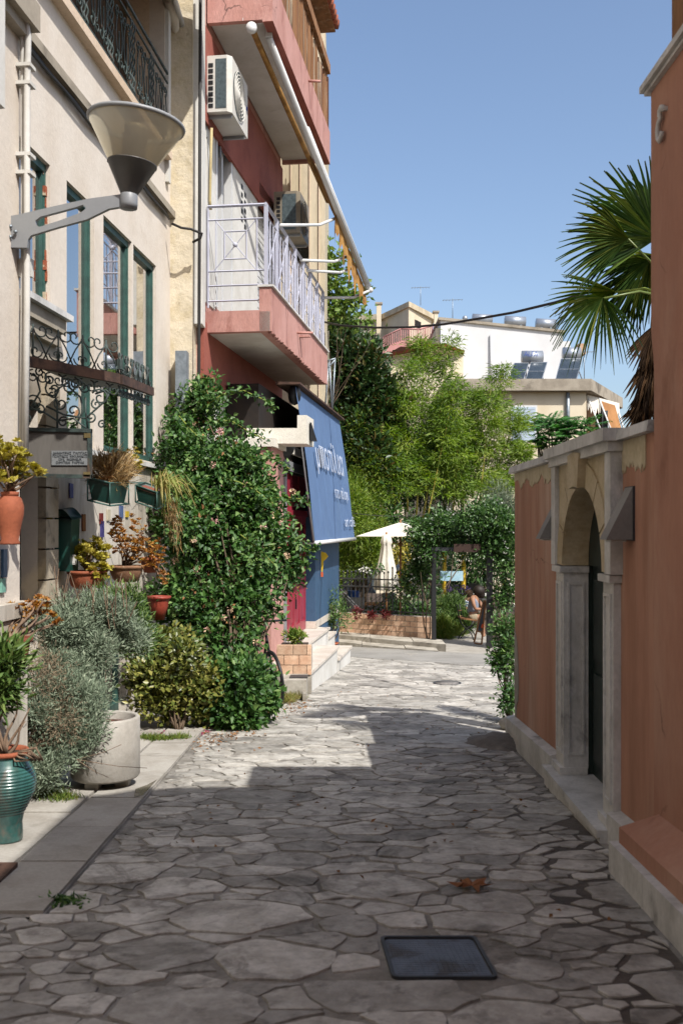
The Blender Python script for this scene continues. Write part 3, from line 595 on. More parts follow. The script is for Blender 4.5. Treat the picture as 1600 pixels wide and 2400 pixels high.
# wrought-iron loggia railing
def spiral(cu, cz, r, turns, a0, sgn=1, n=18, r1=.12):
    return [(cu+sgn*r*(1-(1-r1)*i/n)*math.cos(a0+turns*2*math.pi*i/n), cz+r*(1-(1-r1)*i/n)*math.sin(a0+turns*2*math.pi*i/n)) for i in range(n+1)]
rl = sub('railing', ha); wz = .045; zb = zL+.02; zt = zL+1.02
m_ = MB(); A.box(m_, 6.3, uL-.02, wz-.012, wz+.012, zt-.02, zt+.01); A.box(m_, 6.3, uL-.02, wz-.01, wz+.01, zt-.14, zt-.12); A.box(m_, 6.3, uL-.02, wz-.01, wz+.01, zb+.05, zb+.07); m_.build('rail', M['iron_green'], rl)
u = 8.1; i = 0
while u < uL-.1:
    m = MB()
    if i % 3 == 0:
        for k in range(3):
            uu = u+k*.075; pts = [A.pt(uu+.009*math.cos(j*1.6), wz+.009*math.sin(j*1.6), zb+.06+(zt-zb-.18)*j/26) for j in range(27)]; m.tube(pts, .011, 5)
        m.build('twisted_bar', M['iron_green'], rl); u += .25
    else:
        h = zt-zb-.2; c = zb+.08
        for s_ in (-1, 1):
            m.tube([A.pt(a, wz, b) for a, b in spiral(u+.13+s_*.06, c+h*.8, .075, 1.2, -math.pi/2, s_)], .009, 5)
            m.tube([A.pt(a, wz, b) for a, b in spiral(u+.13+s_*.075, c+h*.16, .085, 1.1, math.pi/2, s_)], .009, 5)
            m.tube([A.pt(u+.13+s_*(.06+.05*math.sin(math.pi*j/10)), wz, c+h*(.2+.55*j/10)) for j in range(11)], .009, 5)
        m.tube([A.pt(u+.13, wz, c), A.pt(u+.13, wz, c+h*.55)], .008, 5); m.build('scroll', M['iron_green'], rl); u += .28
    i += 1
# torn plaster/tarp strip and white pipe at the end of the loggia
m_ = MB(); A.box(m_, uL+.02, uL+.13, .002, .05, zc+.4, 10.8); m_.build('corner_strip', M['white'], ha)
m_ = MB(); a = A.at(398, 30, .1); m_.tube([A.at(392,-60,.16), A.at(428,60,.16)], .035, 6); m_.build('gutter', M['aluminium'], ha)
tw = MB(); pts = [A.at(395,0,.06), A.at(408,35,.08), A.at(412,70,.07), A.at(414,105,.05)]; tw.tube(pts, [.07,.09,.05,.015], 7); tw.build('torn_tarp', M['canvas'], ha)
# entrance: door, rusticated jamb stones
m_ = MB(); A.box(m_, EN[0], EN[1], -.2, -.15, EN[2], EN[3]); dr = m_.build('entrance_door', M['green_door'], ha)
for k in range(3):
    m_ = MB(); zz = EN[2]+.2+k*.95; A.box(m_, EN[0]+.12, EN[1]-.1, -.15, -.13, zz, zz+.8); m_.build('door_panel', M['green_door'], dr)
z = -.5; jm = mat('jamb_limestone','b9ad99','a3967f',bump=.006,bscale=30,c3='7d7363',s3=4,l3=.55,h3=.72)
while z < EN[3]-.02:
    m_ = MB(); z1 = min(z+.27, EN[3]); A.box(m_, EN[1]+.001, EN[1]+.3, .001, .075, z+.012, z1-.004); m_.build('jamb_stone', jm, ha); z = z1
# glazed door low in the wall
t = sub('glazed_door', ha); u0, u1, z0, z1 = GD
m_ = MB()
for k in range(3):
    ua = u0+(u1-u0)*k/3; ub = u0+(u1-u0)*(k+1)/3
    A.box(m_, ua+.002, ua+.05, -.12, -.07, z0, z1); A.box(m_, ub-.05, ub-.002, -.12, -.07, z0, z1); A.box(m_, ua+.05, ub-.05, -.12, -.07, z1-.06, z1); A.box(m_, ua+.05, ub-.05, -.12, -.07, z0, z0+.12)
m_.build('door_frame', M['green_fr'], t)
m_ = MB(); m_.quad(A.pt(u0,-.1,z0), A.pt(u1,-.1,z0), A.pt(u1,-.1,z1), A.pt(u0,-.1,z1)); m_.build('pane', M['pane'], t)
m_ = MB(); A.box(m_, u0, u1, -.5, -.49, z0, z1); m_.build('room', mat('pale_interior','8b8474','7b7466'), t)
# small glazed tiles nailed to the lower wall
tl = [(122,1150,26,9,'8a5a48'),(165,1150,33,8,'6b62a0'),(113,1230,46,11,'b5a45a'),(236,1215,26,7,'7a3a38'),(253,1207,28,7,'c9bfa8'),(238,1240,40,7,'4f4a80'),(282,1200,34,8,'5a6a90'),(297,1205,16,6,'c6a83a'),(345,1195,14,12,'8ba07a'),(195,1225,40,7,'8a5038'),(110,1255,14,6,'e0ddd4'),(107,1288,11,9,'8b8f95'),(134,1140,10,5,'a08a70')]
for i, (x, y, h, wd, c) in enumerate(tl):
    ua, zz = A.hit(x, y, .03); ub = A.U(x+wd, .03); zt_ = zz+h*.0042
    m = MB(); A.box(m, ua, ub, .016, .03, zz-h*.0042*.5, zz+h*.0042*.5); m.build('wall_tile', mat('glazed_tile_%d' % i, c, None, rough=.25, fine=.15, bscale=30), ha)
# doorstep
m_ = MB(); a = G(78, 1892); m_.box((-2.75,7.15,-.6), (-2.12,7.75,gz(7.15)+.33)); m_.box((-2.75,7.1,gz(7.1)+.33),(-2.09,7.8,gz(7.1)+.37)); o = m_.build('doorstep', M['marble']); o['label'] = 'grey marble doorstep block between the teal jar and the concrete planter'; o['category'] = 'step'

# ================================================================ LEFT EDGE: neighbour house with lamp
N = Fac(-2.16-.0814*6.7, .0814); ne = N.U(47)
nb = thing('neighbour_house', 'pale cream neighbouring house corner at the left edge carrying the street lamp', 'house', N.pt(6,0,gz(6)))
m_ = MB(); N.box(m_, -16, ne, -1.0, 0, -.6, 11); m_.build('wall', M['cream'], nb)  # unseen rear length added to keep skylight off the lane
zp = N.hit(39, 1409)[1]; m_ = MB(); N.box(m_, 2.5, ne+.01, .001, .05, -.6, zp-.1); N.box(m_, 2.5, ne+.015, .001, .07, zp-.1, zp); m_.build('plinth', M['cream_low'], nb)
m_ = MB(); zz = N.hit(40, 60)[1]; N.box(m_, 2.5, ne+.06, 0.001, .12, zz, zz+.18); N.box(m_, 2.5, ne+.03, .001, .07, zz-.07, zz); m_.build('corbel', M['conc'], nb)
m_ = MB(); pz = lambda y: N.hit(46, y)[1]
for k, (w_, r_) in enumerate(((.03,.016),(.07,.022))):
    m_.tube([N.pt(ne-.05-.03*k, w_, pz(1090)), N.pt(ne-.02-.03*k, w_, pz(700)), N.pt(ne-.02-.03*k, w_, pz(230)), N.pt(ne-.03, w_, pz(90)), N.pt(ne-.12, w_, pz(30))], r_, 8)
m_.build('conduit', M['white'], nb)
for y in (160, 202, 368, 410):
    m_ = MB(); N.box(m_, ne-.07, ne+.03, 0, .1, pz(y)-.012, pz(y)+.012); m_.build('conduit_clip', M['white'], nb)
m_ = MB(); N.box(m_, ne-.03, ne+.02, .0, .09, pz(650), pz(608)); m_.build('junction_box', M['white'], nb)
m_ = MB(); N.box(m_, 4.2, N.U(13,.3), .001, .3, N.hit(13,255,.3)[1], 9); m_.build('sign_panel', M['white'], nb)
for i, (x, y, h, c) in enumerate(((14,1320,60,'4a6a8a'),(10,1372,30,'7ab0a0'),(3,1075,30,'3a4a70'))):
    m = MB(); ua, zz = N.hit(x, y, .02); N.box(m, ua-.03, ua+.03, .001, .02, zz-h*.0015, zz+h*.0015); m.build('wall_tile', mat('ceramic_%d' % i, c, None, rough=.25), nb)
# street lamp: slotted plate bracket, dark cone, smoky cone, rim
ld = 6.55; lp = thing('street_lamp', 'grey wall lamp with an upturned smoky cone on a slotted bracket arm', 'street lamp', P(30,540,ld))
z1s = .3189
def Z1(x, y, d=ld): return P(x*z1s, y*z1s, d)
out = [(48,1590),(130,1578),(400,1515),(650,1460),(905,1425),(985,1440),(985,1540),(870,1522),(800,1534),(640,1612),(420,1672),(230,1730),(208,1760),(200,1820),(48,1818)]
slot = [(262,1620),(300,1592),(450,1552),(560,1522),(610,1505),(634,1530),(600,1560),(440,1620),(330,1655),(290,1668),(265,1650)]
m_ = MB(); m_.prism([Z1(*p) for p in out], (0,.035,0), [[Z1(*p) for p in slot]]); ar = m_.build('bracket_arm', M['grey_metal'], lp)
m_ = MB()
for (x, y) in ((82,1665),(118,1705),(80,1742)): q = Z1(x, y, ld-.012); m_.lathe([(0,-.0),(.012,0),(.012,.012),(0,.014)], q, 8, Matrix.Rotation(math.radians(90),3,'X'))
m_.build('bolt', M['galv'], lp)
m_ = MB(); q = Z1(948,1535,ld+.02); m_.lathe([(.0,0),(.055,0),(.058,.03),(.058,.09),(.05,.105)], q, 20); m_.build('collar', M['grey_metal'], lp)
tilt = Matrix.Rotation(math.radians(6), 3, 'Y'); q = Z1(948,1440,ld+.02)
m_ = MB(); m_.lathe([(.05,0),(.16,.205),(.163,.205),(.163,.212),(.15,.212)], q, 36, tilt); m_.build('lower_cone', M['dark_metal'], lp)
smoke = bpy.data.materials.new('smoky_polycarbonate'); smoke.use_nodes = True; n_ = smoke.node_tree.nodes; L_ = smoke.node_tree.links
b_ = n_['Principled BSDF']; b_.inputs['Base Color'].default_value = lin('a89d88'); b_.inputs['Roughness'].default_value = .25
tr_ = n_.new('ShaderNodeBsdfTransparent'); tr_.inputs[0].default_value = lin('c9b892'); tl_ = n_.new('ShaderNodeBsdfTranslucent'); tl_.inputs[0].default_value = lin('c8bea6')
m1 = n_.new('ShaderNodeMixShader'); m1.inputs[0].default_value = .6; L_.new(b_.outputs[0], m1.inputs[1]); L_.new(tl_.outputs[0], m1.inputs[2])
m2 = n_.new('ShaderNodeMixShader'); m2.inputs[0].default_value = .16; L_.new(m1.outputs[0], m2.inputs[1]); L_.new(tr_.outputs[0], m2.inputs[2]); L_.new(m2.outputs[0], n_['Material Output'].inputs[0])
m_ = MB(); m_.lathe([(.155,.212),(.31,.47)], q, 48, tilt); m_.build('shade', smoke, lp)
m_ = MB(); m_.lathe([(.30,.466),(.318,.468),(.322,.48),(.316,.492),(.3,.494),(.3,.466)], q, 48, tilt); m_.build('rim', M['grey_metal'], lp)
m_ = MB(); m_.lathe([(.03,.21),(.05,.25),(.055,.36),(.05,.4),(.075,.43),(.08,.46),(.0,.46)], q, 20, tilt)
for k in range(5): m_.lathe([(.055,.27+k*.03),(.085,.275+k*.03),(.055,.28+k*.03)], q, 20, tilt)
m_.build('lamp_body', mat('lamp_louvres','a39a86',rough=.4), lp)

# ---- wrought-iron canopy and name board in front of the entrance
ic = thing('iron_canopy', 'rusty wrought iron canopy with scrollwork projecting over the entrance', 'canopy', A.pt(9,.2,2))
cd = 7.6
def Z3(x, y, d): return P(x*.287, 550+y*.287, d)
ca, cb_, cc = Z3(165,985,7.3), Z3(960,1140,7.9), Z3(1225,1250,9.3)      # beam corner points (top)
m_ = MB()
def beam(m, a, b, h=.075, t_=.04):
    dv = (b-a).normalized(); nv = dv.cross(Vector((0,0,1))).normalized()*t_
    m.hexa([a-Vector((0,0,h)), a+nv-Vector((0,0,h)), b+nv-Vector((0,0,h)), b-Vector((0,0,h)), a, a+nv, b+nv, b])
beam(m_, ca, cb_); m_.build('front_beam', M['rust'], ic); m_ = MB(); beam(m_, cb_+Vector((.002,.002,-.002)), cc); m_.build('side_beam', M['rust'], ic)
m_ = MB(); m_.add([ca-Vector((0,-.03,.03)), cb_-Vector((0.03,-.03,.03)), cc-Vector((.03,.0,.03)), A.at(190,905,.02)], [(0,1,2,3)]); m_.build('canopy_sheet', M['iron_green'], ic)
def lerp(a, b, t): return a+(b-a)*t
def sp3(c, ex, ez, r, turns, a0, sgn, n=16, r1=.15): return [c+ex*(sgn*r*(1-(1-r1)*i/n)*math.cos(a0+turns*2*math.pi*i/n))+ez*(r*(1-(1-r1)*i/n)*math.sin(a0+turns*2*math.pi*i/n)) for i in range(n+1)]
EZ_ = Vector((0,0,1))
def crest(m, c, ex, s_):            # anthemion finial on the beam
    m.tube([c, c+EZ_*.2*s_], .007, 5)
    for g in (-1, 1):
        m.tube([c+ex*g*.1*s_, c+ex*g*.05*s_+EZ_*.1*s_, c+EZ_*.17*s_], .006, 5)
        m.tube(sp3(c+ex*g*.055*s_+EZ_*.175*s_, ex, EZ_, .05*s_, 1.1, math.pi, g), .006, 5)
        m.tube(sp3(c+ex*g*.15*s_+EZ_*.045*s_, ex, EZ_, .045*s_, 1.1, math.pi, g), .006, 5)
for (a, b, n_c, s_) in ((ca, cb_, 4, 1.25), (cb_, cc, 6, .9)):
    ex = (b-a).normalized()
    for i in range(n_c):
        m = MB(); crest(m, lerp(a, b, (i+.5)/n_c), ex, s_); m.build('finial', M['iron_green'], ic)
    for i in range(n_c*3):
        m = MB(); c = lerp(a, b, (i+.5)/(n_c*3))-EZ_*.135; m.tube(sp3(c, ex, EZ_, .05, 1.3, math.pi/2, 1 if i % 2 else -1), .006, 5); m.build('scroll', M['iron_green'], ic)
# scrolled bracket panel between beam and board
ex = Vector((1,0,0)); sp_d = 7.5
def Z5(x, y, d=sp_d): return P(x*.287, 950+y*.287, d)
for (x, y, r, tn, a0, g) in ((265,1370-1394+1394,70,1.3,0,1),(265,1380,60,1.2,3,-1),(190,1190,60,1,1.2,1),(440,1260,75,1.3,2,1),(560,1240,70,1.4,1,-1),(620,1220,52,1.2,0,1),(700,1250,45,1.2,3,1),(820,1330,75,1.3,.5,-1),(790,1385,45,1.3,2,1),(745,1490,45,1.3,4,1),(835,1550,35,1.2,1,1),(500,1380,60,1.3,2.5,1),(430,1300,50,1.2,1,-1),(220,1495,50,1.3,3,1),(520,1530,45,1.3,1,1),(330,1430,50,1.2,.3,-1),(600,1440,60,1.1,5,1),(400,1190,40,1.2,0,1),(330,1120,40,1.2,2,1)):
    m = MB(); c = Z3(x, y, sp_d); m.tube(sp3(c, ex, EZ_, r*.287*sp_d/F*1.0, tn, a0, g), .007, 5); m.build('scroll', M['iron_green'], ic)
for pts in (((170,1440),(260,1415),(360,1450),(470,1520),(600,1500),(720,1590)),((165,1150),(230,1200),(215,1330),(200,1420)),((180,1100),(300,1160),(330,1280),(260,1400),(180,1440)),((470,1590),(470,1400),(450,1280),(560,1200)),((560,1240),(660,1330),(680,1440),(620,1560)),((380,1400),(520,1470),(700,1500),(870,1350),(890,1300)),((720,1590),(700,1440),(700,1330)),((900,1300),(870,1270),(780,1300))):
    m = MB(); m.tube([Z3(a, b, sp_d) for a, b in pts], .008, 5); m.build('scroll', M['iron_green'], ic)
m = MB()
for k in range(2): m.tube([Z3(965+18*k,1100,7.9), Z3(965+18*k,1020,7.9)], .02, 4)
m.build('bracket', M['iron_green'], ic)
nbd = thing('name_board', 'grey metal board in a green frame with an engraved engineer name plate', 'sign', Z5(440,560)); 
a, b = Z5(140,180), Z5(752,585); sk = (Z5(752,205)-Z5(752,190))
m_ = MB(); fr = .028
def fq(x0, x1, z0, z1, y0, y1, m, dz=0.012): m.hexa([(x0,y0,z0),(x1,y0,z0-dz),(x1,y1,z0-dz),(x0,y1,z0),(x0,y0,z1),(x1,y0,z1-dz),(x1,y1,z1-dz),(x0,y1,z1)])
fq(a.x, b.x, a.z-fr, a.z, sp_d-.02, sp_d+.02, m_); fq(a.x, b.x, b.z, b.z+fr, sp_d-.02, sp_d+.02, m_); m_.box((a.x,sp_d-.018,b.z-.01),(a.x+fr,sp_d+.018,a.z+.2)); m_.box((b.x-fr,sp_d-.018,b.z-.01),(b.x,sp_d+.018,a.z-.012)); m_.build('frame', M['iron_green'], nbd)
m_ = MB(); m_.box((a.x+fr,sp_d-.006,b.z+.0),(b.x-fr,sp_d+.006,a.z-fr)); m_.build('board', mat('grey_brown_board','6b6762','5d5954',rough=.6,stretch=5,scale=6,c3='7f7b75',s3=4,l3=.5,h3=.7), nbd)
for (x, y) in ((172,215),(690,228),(685,545)): 
    m_ = MB(); q = Z5(x, y, sp_d-.012); m_.box((q.x,q.y-.008,q.z-.035),(q.x+.05,q.y+.004,q.z)); m_.build('clip', mat('brass_clip','8a7a52','6a5c3c',metal=.4,rough=.5), nbd)
pa, pb = Z5(428,372), Z5(730,490); m_ = MB(); m_.box((pa.x,sp_d-.016,pb.z),(pb.x,sp_d-.008,pa.z)); np_ = m_.build('name_plate', mat('engraved_aluminium','8d9091','83868a',rough=.5,metal=.2), nbd)
def text(body, size, loc, rot, mt, name, parent, sx=1.0, ext=.0015, align='CENTER', shear=0, fit=None):
    cu = bpy.data.curves.new(name, 'FONT'); cu.body = body; cu.size = size; cu.align_x = align; cu.align_y = 'CENTER'; cu.extrude = ext; cu.offset = -.004*size; cu.shear = shear; cu.resolution_u = 3
    tmp = bpy.data.objects.new(name+'_tmp', cu); col.objects.link(tmp); bpy.context.view_layer.update()
    me = bpy.data.meshes.new_from_object(tmp.evaluated_get(bpy.context.evaluated_depsgraph_get())); bpy.data.objects.remove(tmp); bpy.data.curves.remove(cu)
    co = np.empty(len(me.vertices)*3); me.vertices.foreach_get('co', co); co = co.reshape(-1,3)
    if fit: sx = fit/(co[:,0].max()-co[:,0].min()+1e-9)
    co[:,0] *= sx; M3 = np.array(rot)          # rows: right, up, normal axes
    co = co @ M3 + np.array(Vector(loc)-BASE[parent.name]); me.vertices.foreach_set('co', co.reshape(-1)); me.update()
    me.materials.clear(); me.materials.append(mt); me.name = name
    o = bpy.data.objects.new(name, me); col.objects.link(o); o.parent = parent; BASE[o.name] = BASE[parent.name]; return o
ink = mat('engraved_ink', '3f4448', '373b3f')
FRONT = ((1,0,0),(0,0,1),(0,-1,0)); ww = pb.x-pa.x; hh = pa.z-pb.z; xc = (pa.x+pb.x)/2
for i, (s_, f_) in enumerate((('ΔΗΜΗΤΡΗΣ  ΠΑΠΠΑΣ',.92),('ΠΟΛΙΤΙΚΟΣ  ΜΗΧΑΝΙΚΟΣ',.93),('CIVIL  INGENIEUR',.62),('DIMITRIS  PAPPAS',.75))):
    text(s_, hh*.24, (xc, sp_d-.0175, pa.z-hh*(.18+.215*i)), FRONT, ink, 'lettering', np_, fit=ww*f_)

# ---- mailbox on the wall
mbx = thing('mailbox', 'dark green metal mailbox with a curved lid mounted beside the entrance', 'mailbox', Z5(530,1360,9.1)); md = 9.05
q0, q1 = Z5(430,925,md), Z5(632,1355,md); m_ = MB(); fx = lambda x, y, d=md: Z5(x, y, d)
bl, br_, bk = fx(430,1350), fx(572,1358), fx(640,1345,md+.26)
tl0, tr0, tk = fx(440,905), fx(585,930), fx(655,915,md+.26)
m_.add([bl, br_, bk, bl+(bk-br_), tl0, tr0, tk, tl0+(tk-tr0)], [(3,2,1,0),(4,5,6,7),(0,1,5,4),(1,2,6,5),(2,3,7,6),(3,0,4,7)]); m_.build('body', M['green'], mbx)
m_ = MB(); ar_ = []; c0 = tl0+EZ_*.004; dx = (tr0-tl0); dy = (tk-tr0)
for i in range(9):
    t_ = i/8; ar_.append(c0-dx*.08+dx*1.16*t_+EZ_*(.075*math.sin(math.pi*t_)))
vs = [p-dy*.12 for p in ar_]+[p+dy*1.1 for p in ar_]; vs += [v-EZ_*.012 for v in vs]
m_.add(vs, [(i,i+1,10+i,9+i) for i in range(8)]+[(18+i,27+i,28+i,19+i) for i in range(8)]+[(i,18+i,19+i,i+1) for i in range(8)]+[tuple(range(9)),tuple(range(17,8,-1))], True); m_.build('lid', M['green'], mbx)
m_ = MB(); s0 = lerp(tl0, tr0, .2)-EZ_*.09; s1 = lerp(tl0, tr0, .85)-EZ_*.09
q = fx(602,1255,md+.1); m_.box((q.x-.004,q.y-.03,q.z-.05),(q.x+.02,q.y+.03,q.z+.04)); m_.build('sticker', M['white'], mbx)
# ================================================================ PINK BUILDING C
C = Fac(-3.73, .133)
pb_ = thing('pink_building', 'pink two storey building with balconies over a shop front', 'building', C.pt(16,0,gz(16)))
c0 = C.U(470); c1 = 19.4
zlow0 = 4.45; zslab = C.hit(475, 725, .5)[1]
m_ = MB(); DOA = [C.U(502), C.U(541), 4.75, 7.35]; SHU = [C.U(600), C.U(648), 4.75, 7.3]; FD2 = [16.0, 17.6, 8.9, 11]
C.wall(m_, [c0, c1], [-1.2, 4.4, 7.5, 12.5], -.2, 0, [DOA, SHU]); m_.build('wall', M['pink'], pb_)
m_ = MB(); a_ = P(404,0,c0-.12)
m_.box((-2.5, 13.25, -1.1), (P(452,0,13.25).x, 14.2, 12.5)); m_.build('corner_pier', M['rough'], pb_)
m_ = MB(); m_.box((P(452,0,13.3).x+.001, 13.3, 4.3), (P(474,0,13.3).x, 13.6, 12.5)); m_.build('corner_trim', M['white'], pb_)
# white skin of the shaded balcony wall
m_ = MB(); C.box(m_, c0+.1, DOA[0]-.02, .001, .02, 4.7, 7.2); m_.build('white_panel', M['white'], pb_); m_ = MB(); C.box(m_, DOA[1]+.02, SHU[0]-.02, .001, .03, 4.7, 7.15); m_.build('white_panel', M['white'], pb_); m_ = MB(); C.box(m_, SHU[1]+.02, 19.0, .001, .02, 4.7, 6.9); m_.build('white_panel', M['white'], pb_)
m_ = MB()
for i in range(5):
    for j in range(2):
        ua, za = DOA[1]+.55+.22*j, 6.45+.13*i-(.06 if j else 0); C.box(m_, ua, ua+.12, .02, .034, za, za+.075)
m_.build('vent_block', M['black'], pb_)
t = sub('balcony_door', pb_); m_ = MB(); u0, u1, z0, z1 = DOA
C.box(m_, u0, u0+.09, -.14, .03, z0, z1); C.box(m_, u1-.09, u1, -.14, .03, z0, z1); C.box(m_, u0+.09, u1-.09, -.14, .03, z1-.09, z1); C.box(m_, u0+.55, u0+.63, -.12, -.03, z0, z1-.09); m_.build('door_frame', M['aluminium'], t)
m_ = MB(); m_.quad(C.pt(u0,-.1,z0), C.pt(u1,-.1,z0), C.pt(u1,-.1,z1), C.pt(u0,-.1,z1)); m_.build('pane', M['pane_dark'], t)
m_ = MB(); C.box(m_, u0, u1, -.6, -.59, z0, z1); m_.build('room', M['darkroom'], t)
t = sub('roller_shutter', pb_); u0, u1, z0, z1 = SHU
for k in range(int((z1-z0-.1)/.055)):
    m_ = MB(); za = z0+.02+k*.055; C.box(m_, u0+.02, u1-.02, -.08, -.05-.008*(k % 2), za, za+.05); m_.build('slat', M['aluminium'], t)
m_ = MB(); C.box(m_, u0, u0+.05, -.1, .02, z0, z1); C.box(m_, u1-.05, u1, -.1, .02, z0, z1); C.box(m_, u0, u1, -.1, .06, z1, z1+.2); m_.build('shutter_frame', M['aluminium'], t)
m_ = MB(); C.box(m_, c0, 19.3, .001, .06, 7.15, 8.45); m_.build('lintel_band', M['pink_shade'], pb_)
m_ = MB(); C.box(m_, c0, 19.3, .001, .05, 3.5, 4.4); m_.build('beam_band', M['pink_shade'], pb_)
m_ = MB(); C.box(m_, c0, 19.3, .001, .03, -1, 3.498); m_.build('white_ground_wall', M['white'], pb_)
# --- lower balcony
lb = sub('balcony', pb_); bu0 = C.U(636,.95); bu1 = C.U(767,.95); zb0 = C.hit(626,766,.95)[1]; zb1 = zb0+.27; zpar = C.hit(636,672,.95)[1]
m_ = MB(); C.box(m_, bu0, bu1, .02, .93, zb0+.002, zb1); m_.build('soffit', M['white'], lb)
m_ = MB(); C.box(m_, bu0, bu1, .78, .95, zb0, zpar); C.box(m_, bu0-.005, bu0+.12, .02, .78, zb0, zb1+.02)
# chipped lower edges
for k in range(26):
    u = bu0+.03+k*.2+R.random()*.1
    if u < bu1-.2: C.box(m_, u, u+.06+.14*R.random(), .90, .953+.004*R.random(), zb0-.012-.02*R.random(), zb0+.02)
m_.build('parapet', M['pink'], lb)
m_ = MB(); C.box(m_, bu0-.02, bu1+.02, .76, .985, zpar+.001, zpar+.03); m_.build('parapet_cap', M['marble'], lb)
m_ = MB(); C.box(m_, bu0+2.2, bu0+2.28, .95, 1.12, zb0+.33, zb0+.36); m_.tube([C.pt(bu0+2.0,.9,zb0+.36), C.pt(bu0+2.0,1.2,zb0+.35)], .02, 8); m_.build('drain_spout', M['pink'], lb)
# railing: panels with square, diagonals and centre boss
zr1 = C.hit(636,498,.87)[1]; zr0 = zpar+.03
rs = sub('railing', pb_)
def bar(m, p, q, r=.014): m.tube([p, q], r, 4)
m_ = MB()
ws = [.06,.87]
H1 = [zr1, zr1-.19, zr1-.9, zr1-1.1, zr1-1.31]
for k, zz in enumerate(H1): bar(m_, C.pt(bu0+.03,.05,zz), C.pt(bu0+.03,.87,zz), .022 if k == 0 else .013)
bar(m_, C.pt(bu0+.03,.05,zr1), C.pt(bu0+.03,.05,zr1-1.4), .016); bar(m_, C.pt(bu0+.03,.74,zr1-.19), C.pt(bu0+.03,.74,zr1-.9), .012); bar(m_, C.pt(bu0+.03,.16,zr1-.19), C.pt(bu0+.03,.16,zr1-.9), .006)
ctr = (.44, zr1-.545)
sq = [(ctr[0]-.155,ctr[1]-.19),(ctr[0]+.155,ctr[1]-.19),(ctr[0]+.155,ctr[1]+.19),(ctr[0]-.155,ctr[1]+.19)]
for i in range(4): bar(m_, C.pt(bu0+.03,*sq[i]), C.pt(bu0+.03,*sq[(i+1) % 4]), .011)
for a, b in ((.15,zr1-.19),(.74,zr1-.19),(.74,zr1-.9),(.13,zr1-.9)): bar(m_, C.pt(bu0+.03,*ctr), C.pt(bu0+.03,a,b), .007)
m_.build('rail_panel', M['lilac'], rs)
m_ = MB(); m_.ball(C.pt(bu0+.015,*ctr), .035); m_.build('boss', M['lilac'], rs)
m_ = MB(); m_.tube([C.pt(bu0,.87,zr1), C.pt(bu1,.87,zr1)], .028, 4); bar(m_, C.pt(bu0+.03,.87,zr0+.1), C.pt(bu1,.87,zr0+.1)); bar(m_, C.pt(bu0+.03,.87,zr1-.15), C.pt(bu1,.87,zr1-.15)); m_.build('top_rail', M['lilac'], rs)
npan = 7
for k in range(npan+1):
    u = bu0+.03+(bu1-bu0-.06)*k/npan; m_ = MB(); C.box(m_, u-.025, u+.025, .845, .895, zr0, zr1); m_.build('post', M['lilac'], rs)
    if k < npan:
        u2 = bu0+.03+(bu1-bu0-.06)*(k+1)/npan; m_ = MB(); cz_ = (zr0+.1+zr1-.15)/2; hz = (zr1-.15-zr0-.1)/2; cu = (u+u2)/2
        for g in (-.5,-.17,.17,.5): bar(m_, C.pt(cu+g*.62,.87,zr0+.1), C.pt(cu+g*.62,.87,zr1-.15), .01)
        for a, b in ((u+.03,zr0+.12),(u2-.03,zr0+.12),(u2-.03,zr1-.16),(u+.03,zr1-.16)): bar(m_, C.pt(cu,.87,cz_), C.pt(a,.87,b), .008)
        for i in range(4):
            s4 = [(cu-.14,cz_-.2),(cu+.14,cz_-.2),(cu+.14,cz_+.2),(cu-.14,cz_+.2)]; bar(m_, C.pt(s4[i][0],.87,s4[i][1]), C.pt(s4[(i+1) % 4][0],.87,s4[(i+1) % 4][1]), .01)
        m_.build('rail_panel', M['lilac'], rs)
# --- upper balcony
ub = sub('upper_balcony', pb_); uu0 = C.U(639,.945); uu1 = C.U(773,.945); zu = C.hit(639,49,.945)[1]
m_ = MB(); C.box(m_, uu0+.09, uu1-.05, .02, .80, zu+.1, zu+.2); m_.build('soffit', M['white'], ub)
m_ = MB(); C.box(m_, uu0, uu1, .80, .945, zu, zu+.62); C.box(m_, uu0, uu0+.09, .02, .80, zu+.03, zu+.62); C.box(m_, uu1-.06, uu1, .02, .80, zu+.03, zu+.62); m_.build('parapet', M['pink'], ub)
m_ = MB(); C.box(m_, uu0-.004, uu1+.002, .815, .949, zu-.004, zu-.0005); m_.build('shaded_edge', M['pink_shade'], ub)  # thin strip with the soffit's shade in its colour
m_ = MB(); m_.tube([C.pt(uu0+3.0,.93,zu+.5), C.pt(uu0+3.0,1.15,zu+.48)], .022, 8); m_.build('drain_spout', M['pink'], ub)
m_ = MB(); C.box(m_, uu0, uu1-.25, .9, .99, zu+1.62, zu+1.8); m_.build('screen_rail', M['wood'], ub)
m_ = MB(); m_.tube([C.pt(uu0,.87,zu+1.5),C.pt(uu1-.12,.87,zu+1.5)],.012,5); m_.tube([C.pt(uu1-.12,.87,zu+.62),C.pt(uu1-.12,.87,zu+1.7)],.012,5); m_.build('iron_rail', M['iron'], ub)
u = uu0+.05
while u < uu1-.15:
    wd = R.uniform(.02,.075); m_ = MB(); h = R.uniform(.6,1.08); C.box(m_, u, u+wd, .885+.03*R.random(), .918+.02*R.random(), zu+.58, zu+.62+h, R.uniform(-.05,.05))
    m_.build('cane_strip', M['wood'] if R.random() < .6 else mat('cane_%d' % int(u*50), R.choice(['7c4630','a8815a','5e3a2a','c4b094','a89880']), '54362a', scale=14, stretch=12), ub); u += wd+R.uniform(.004,.05)
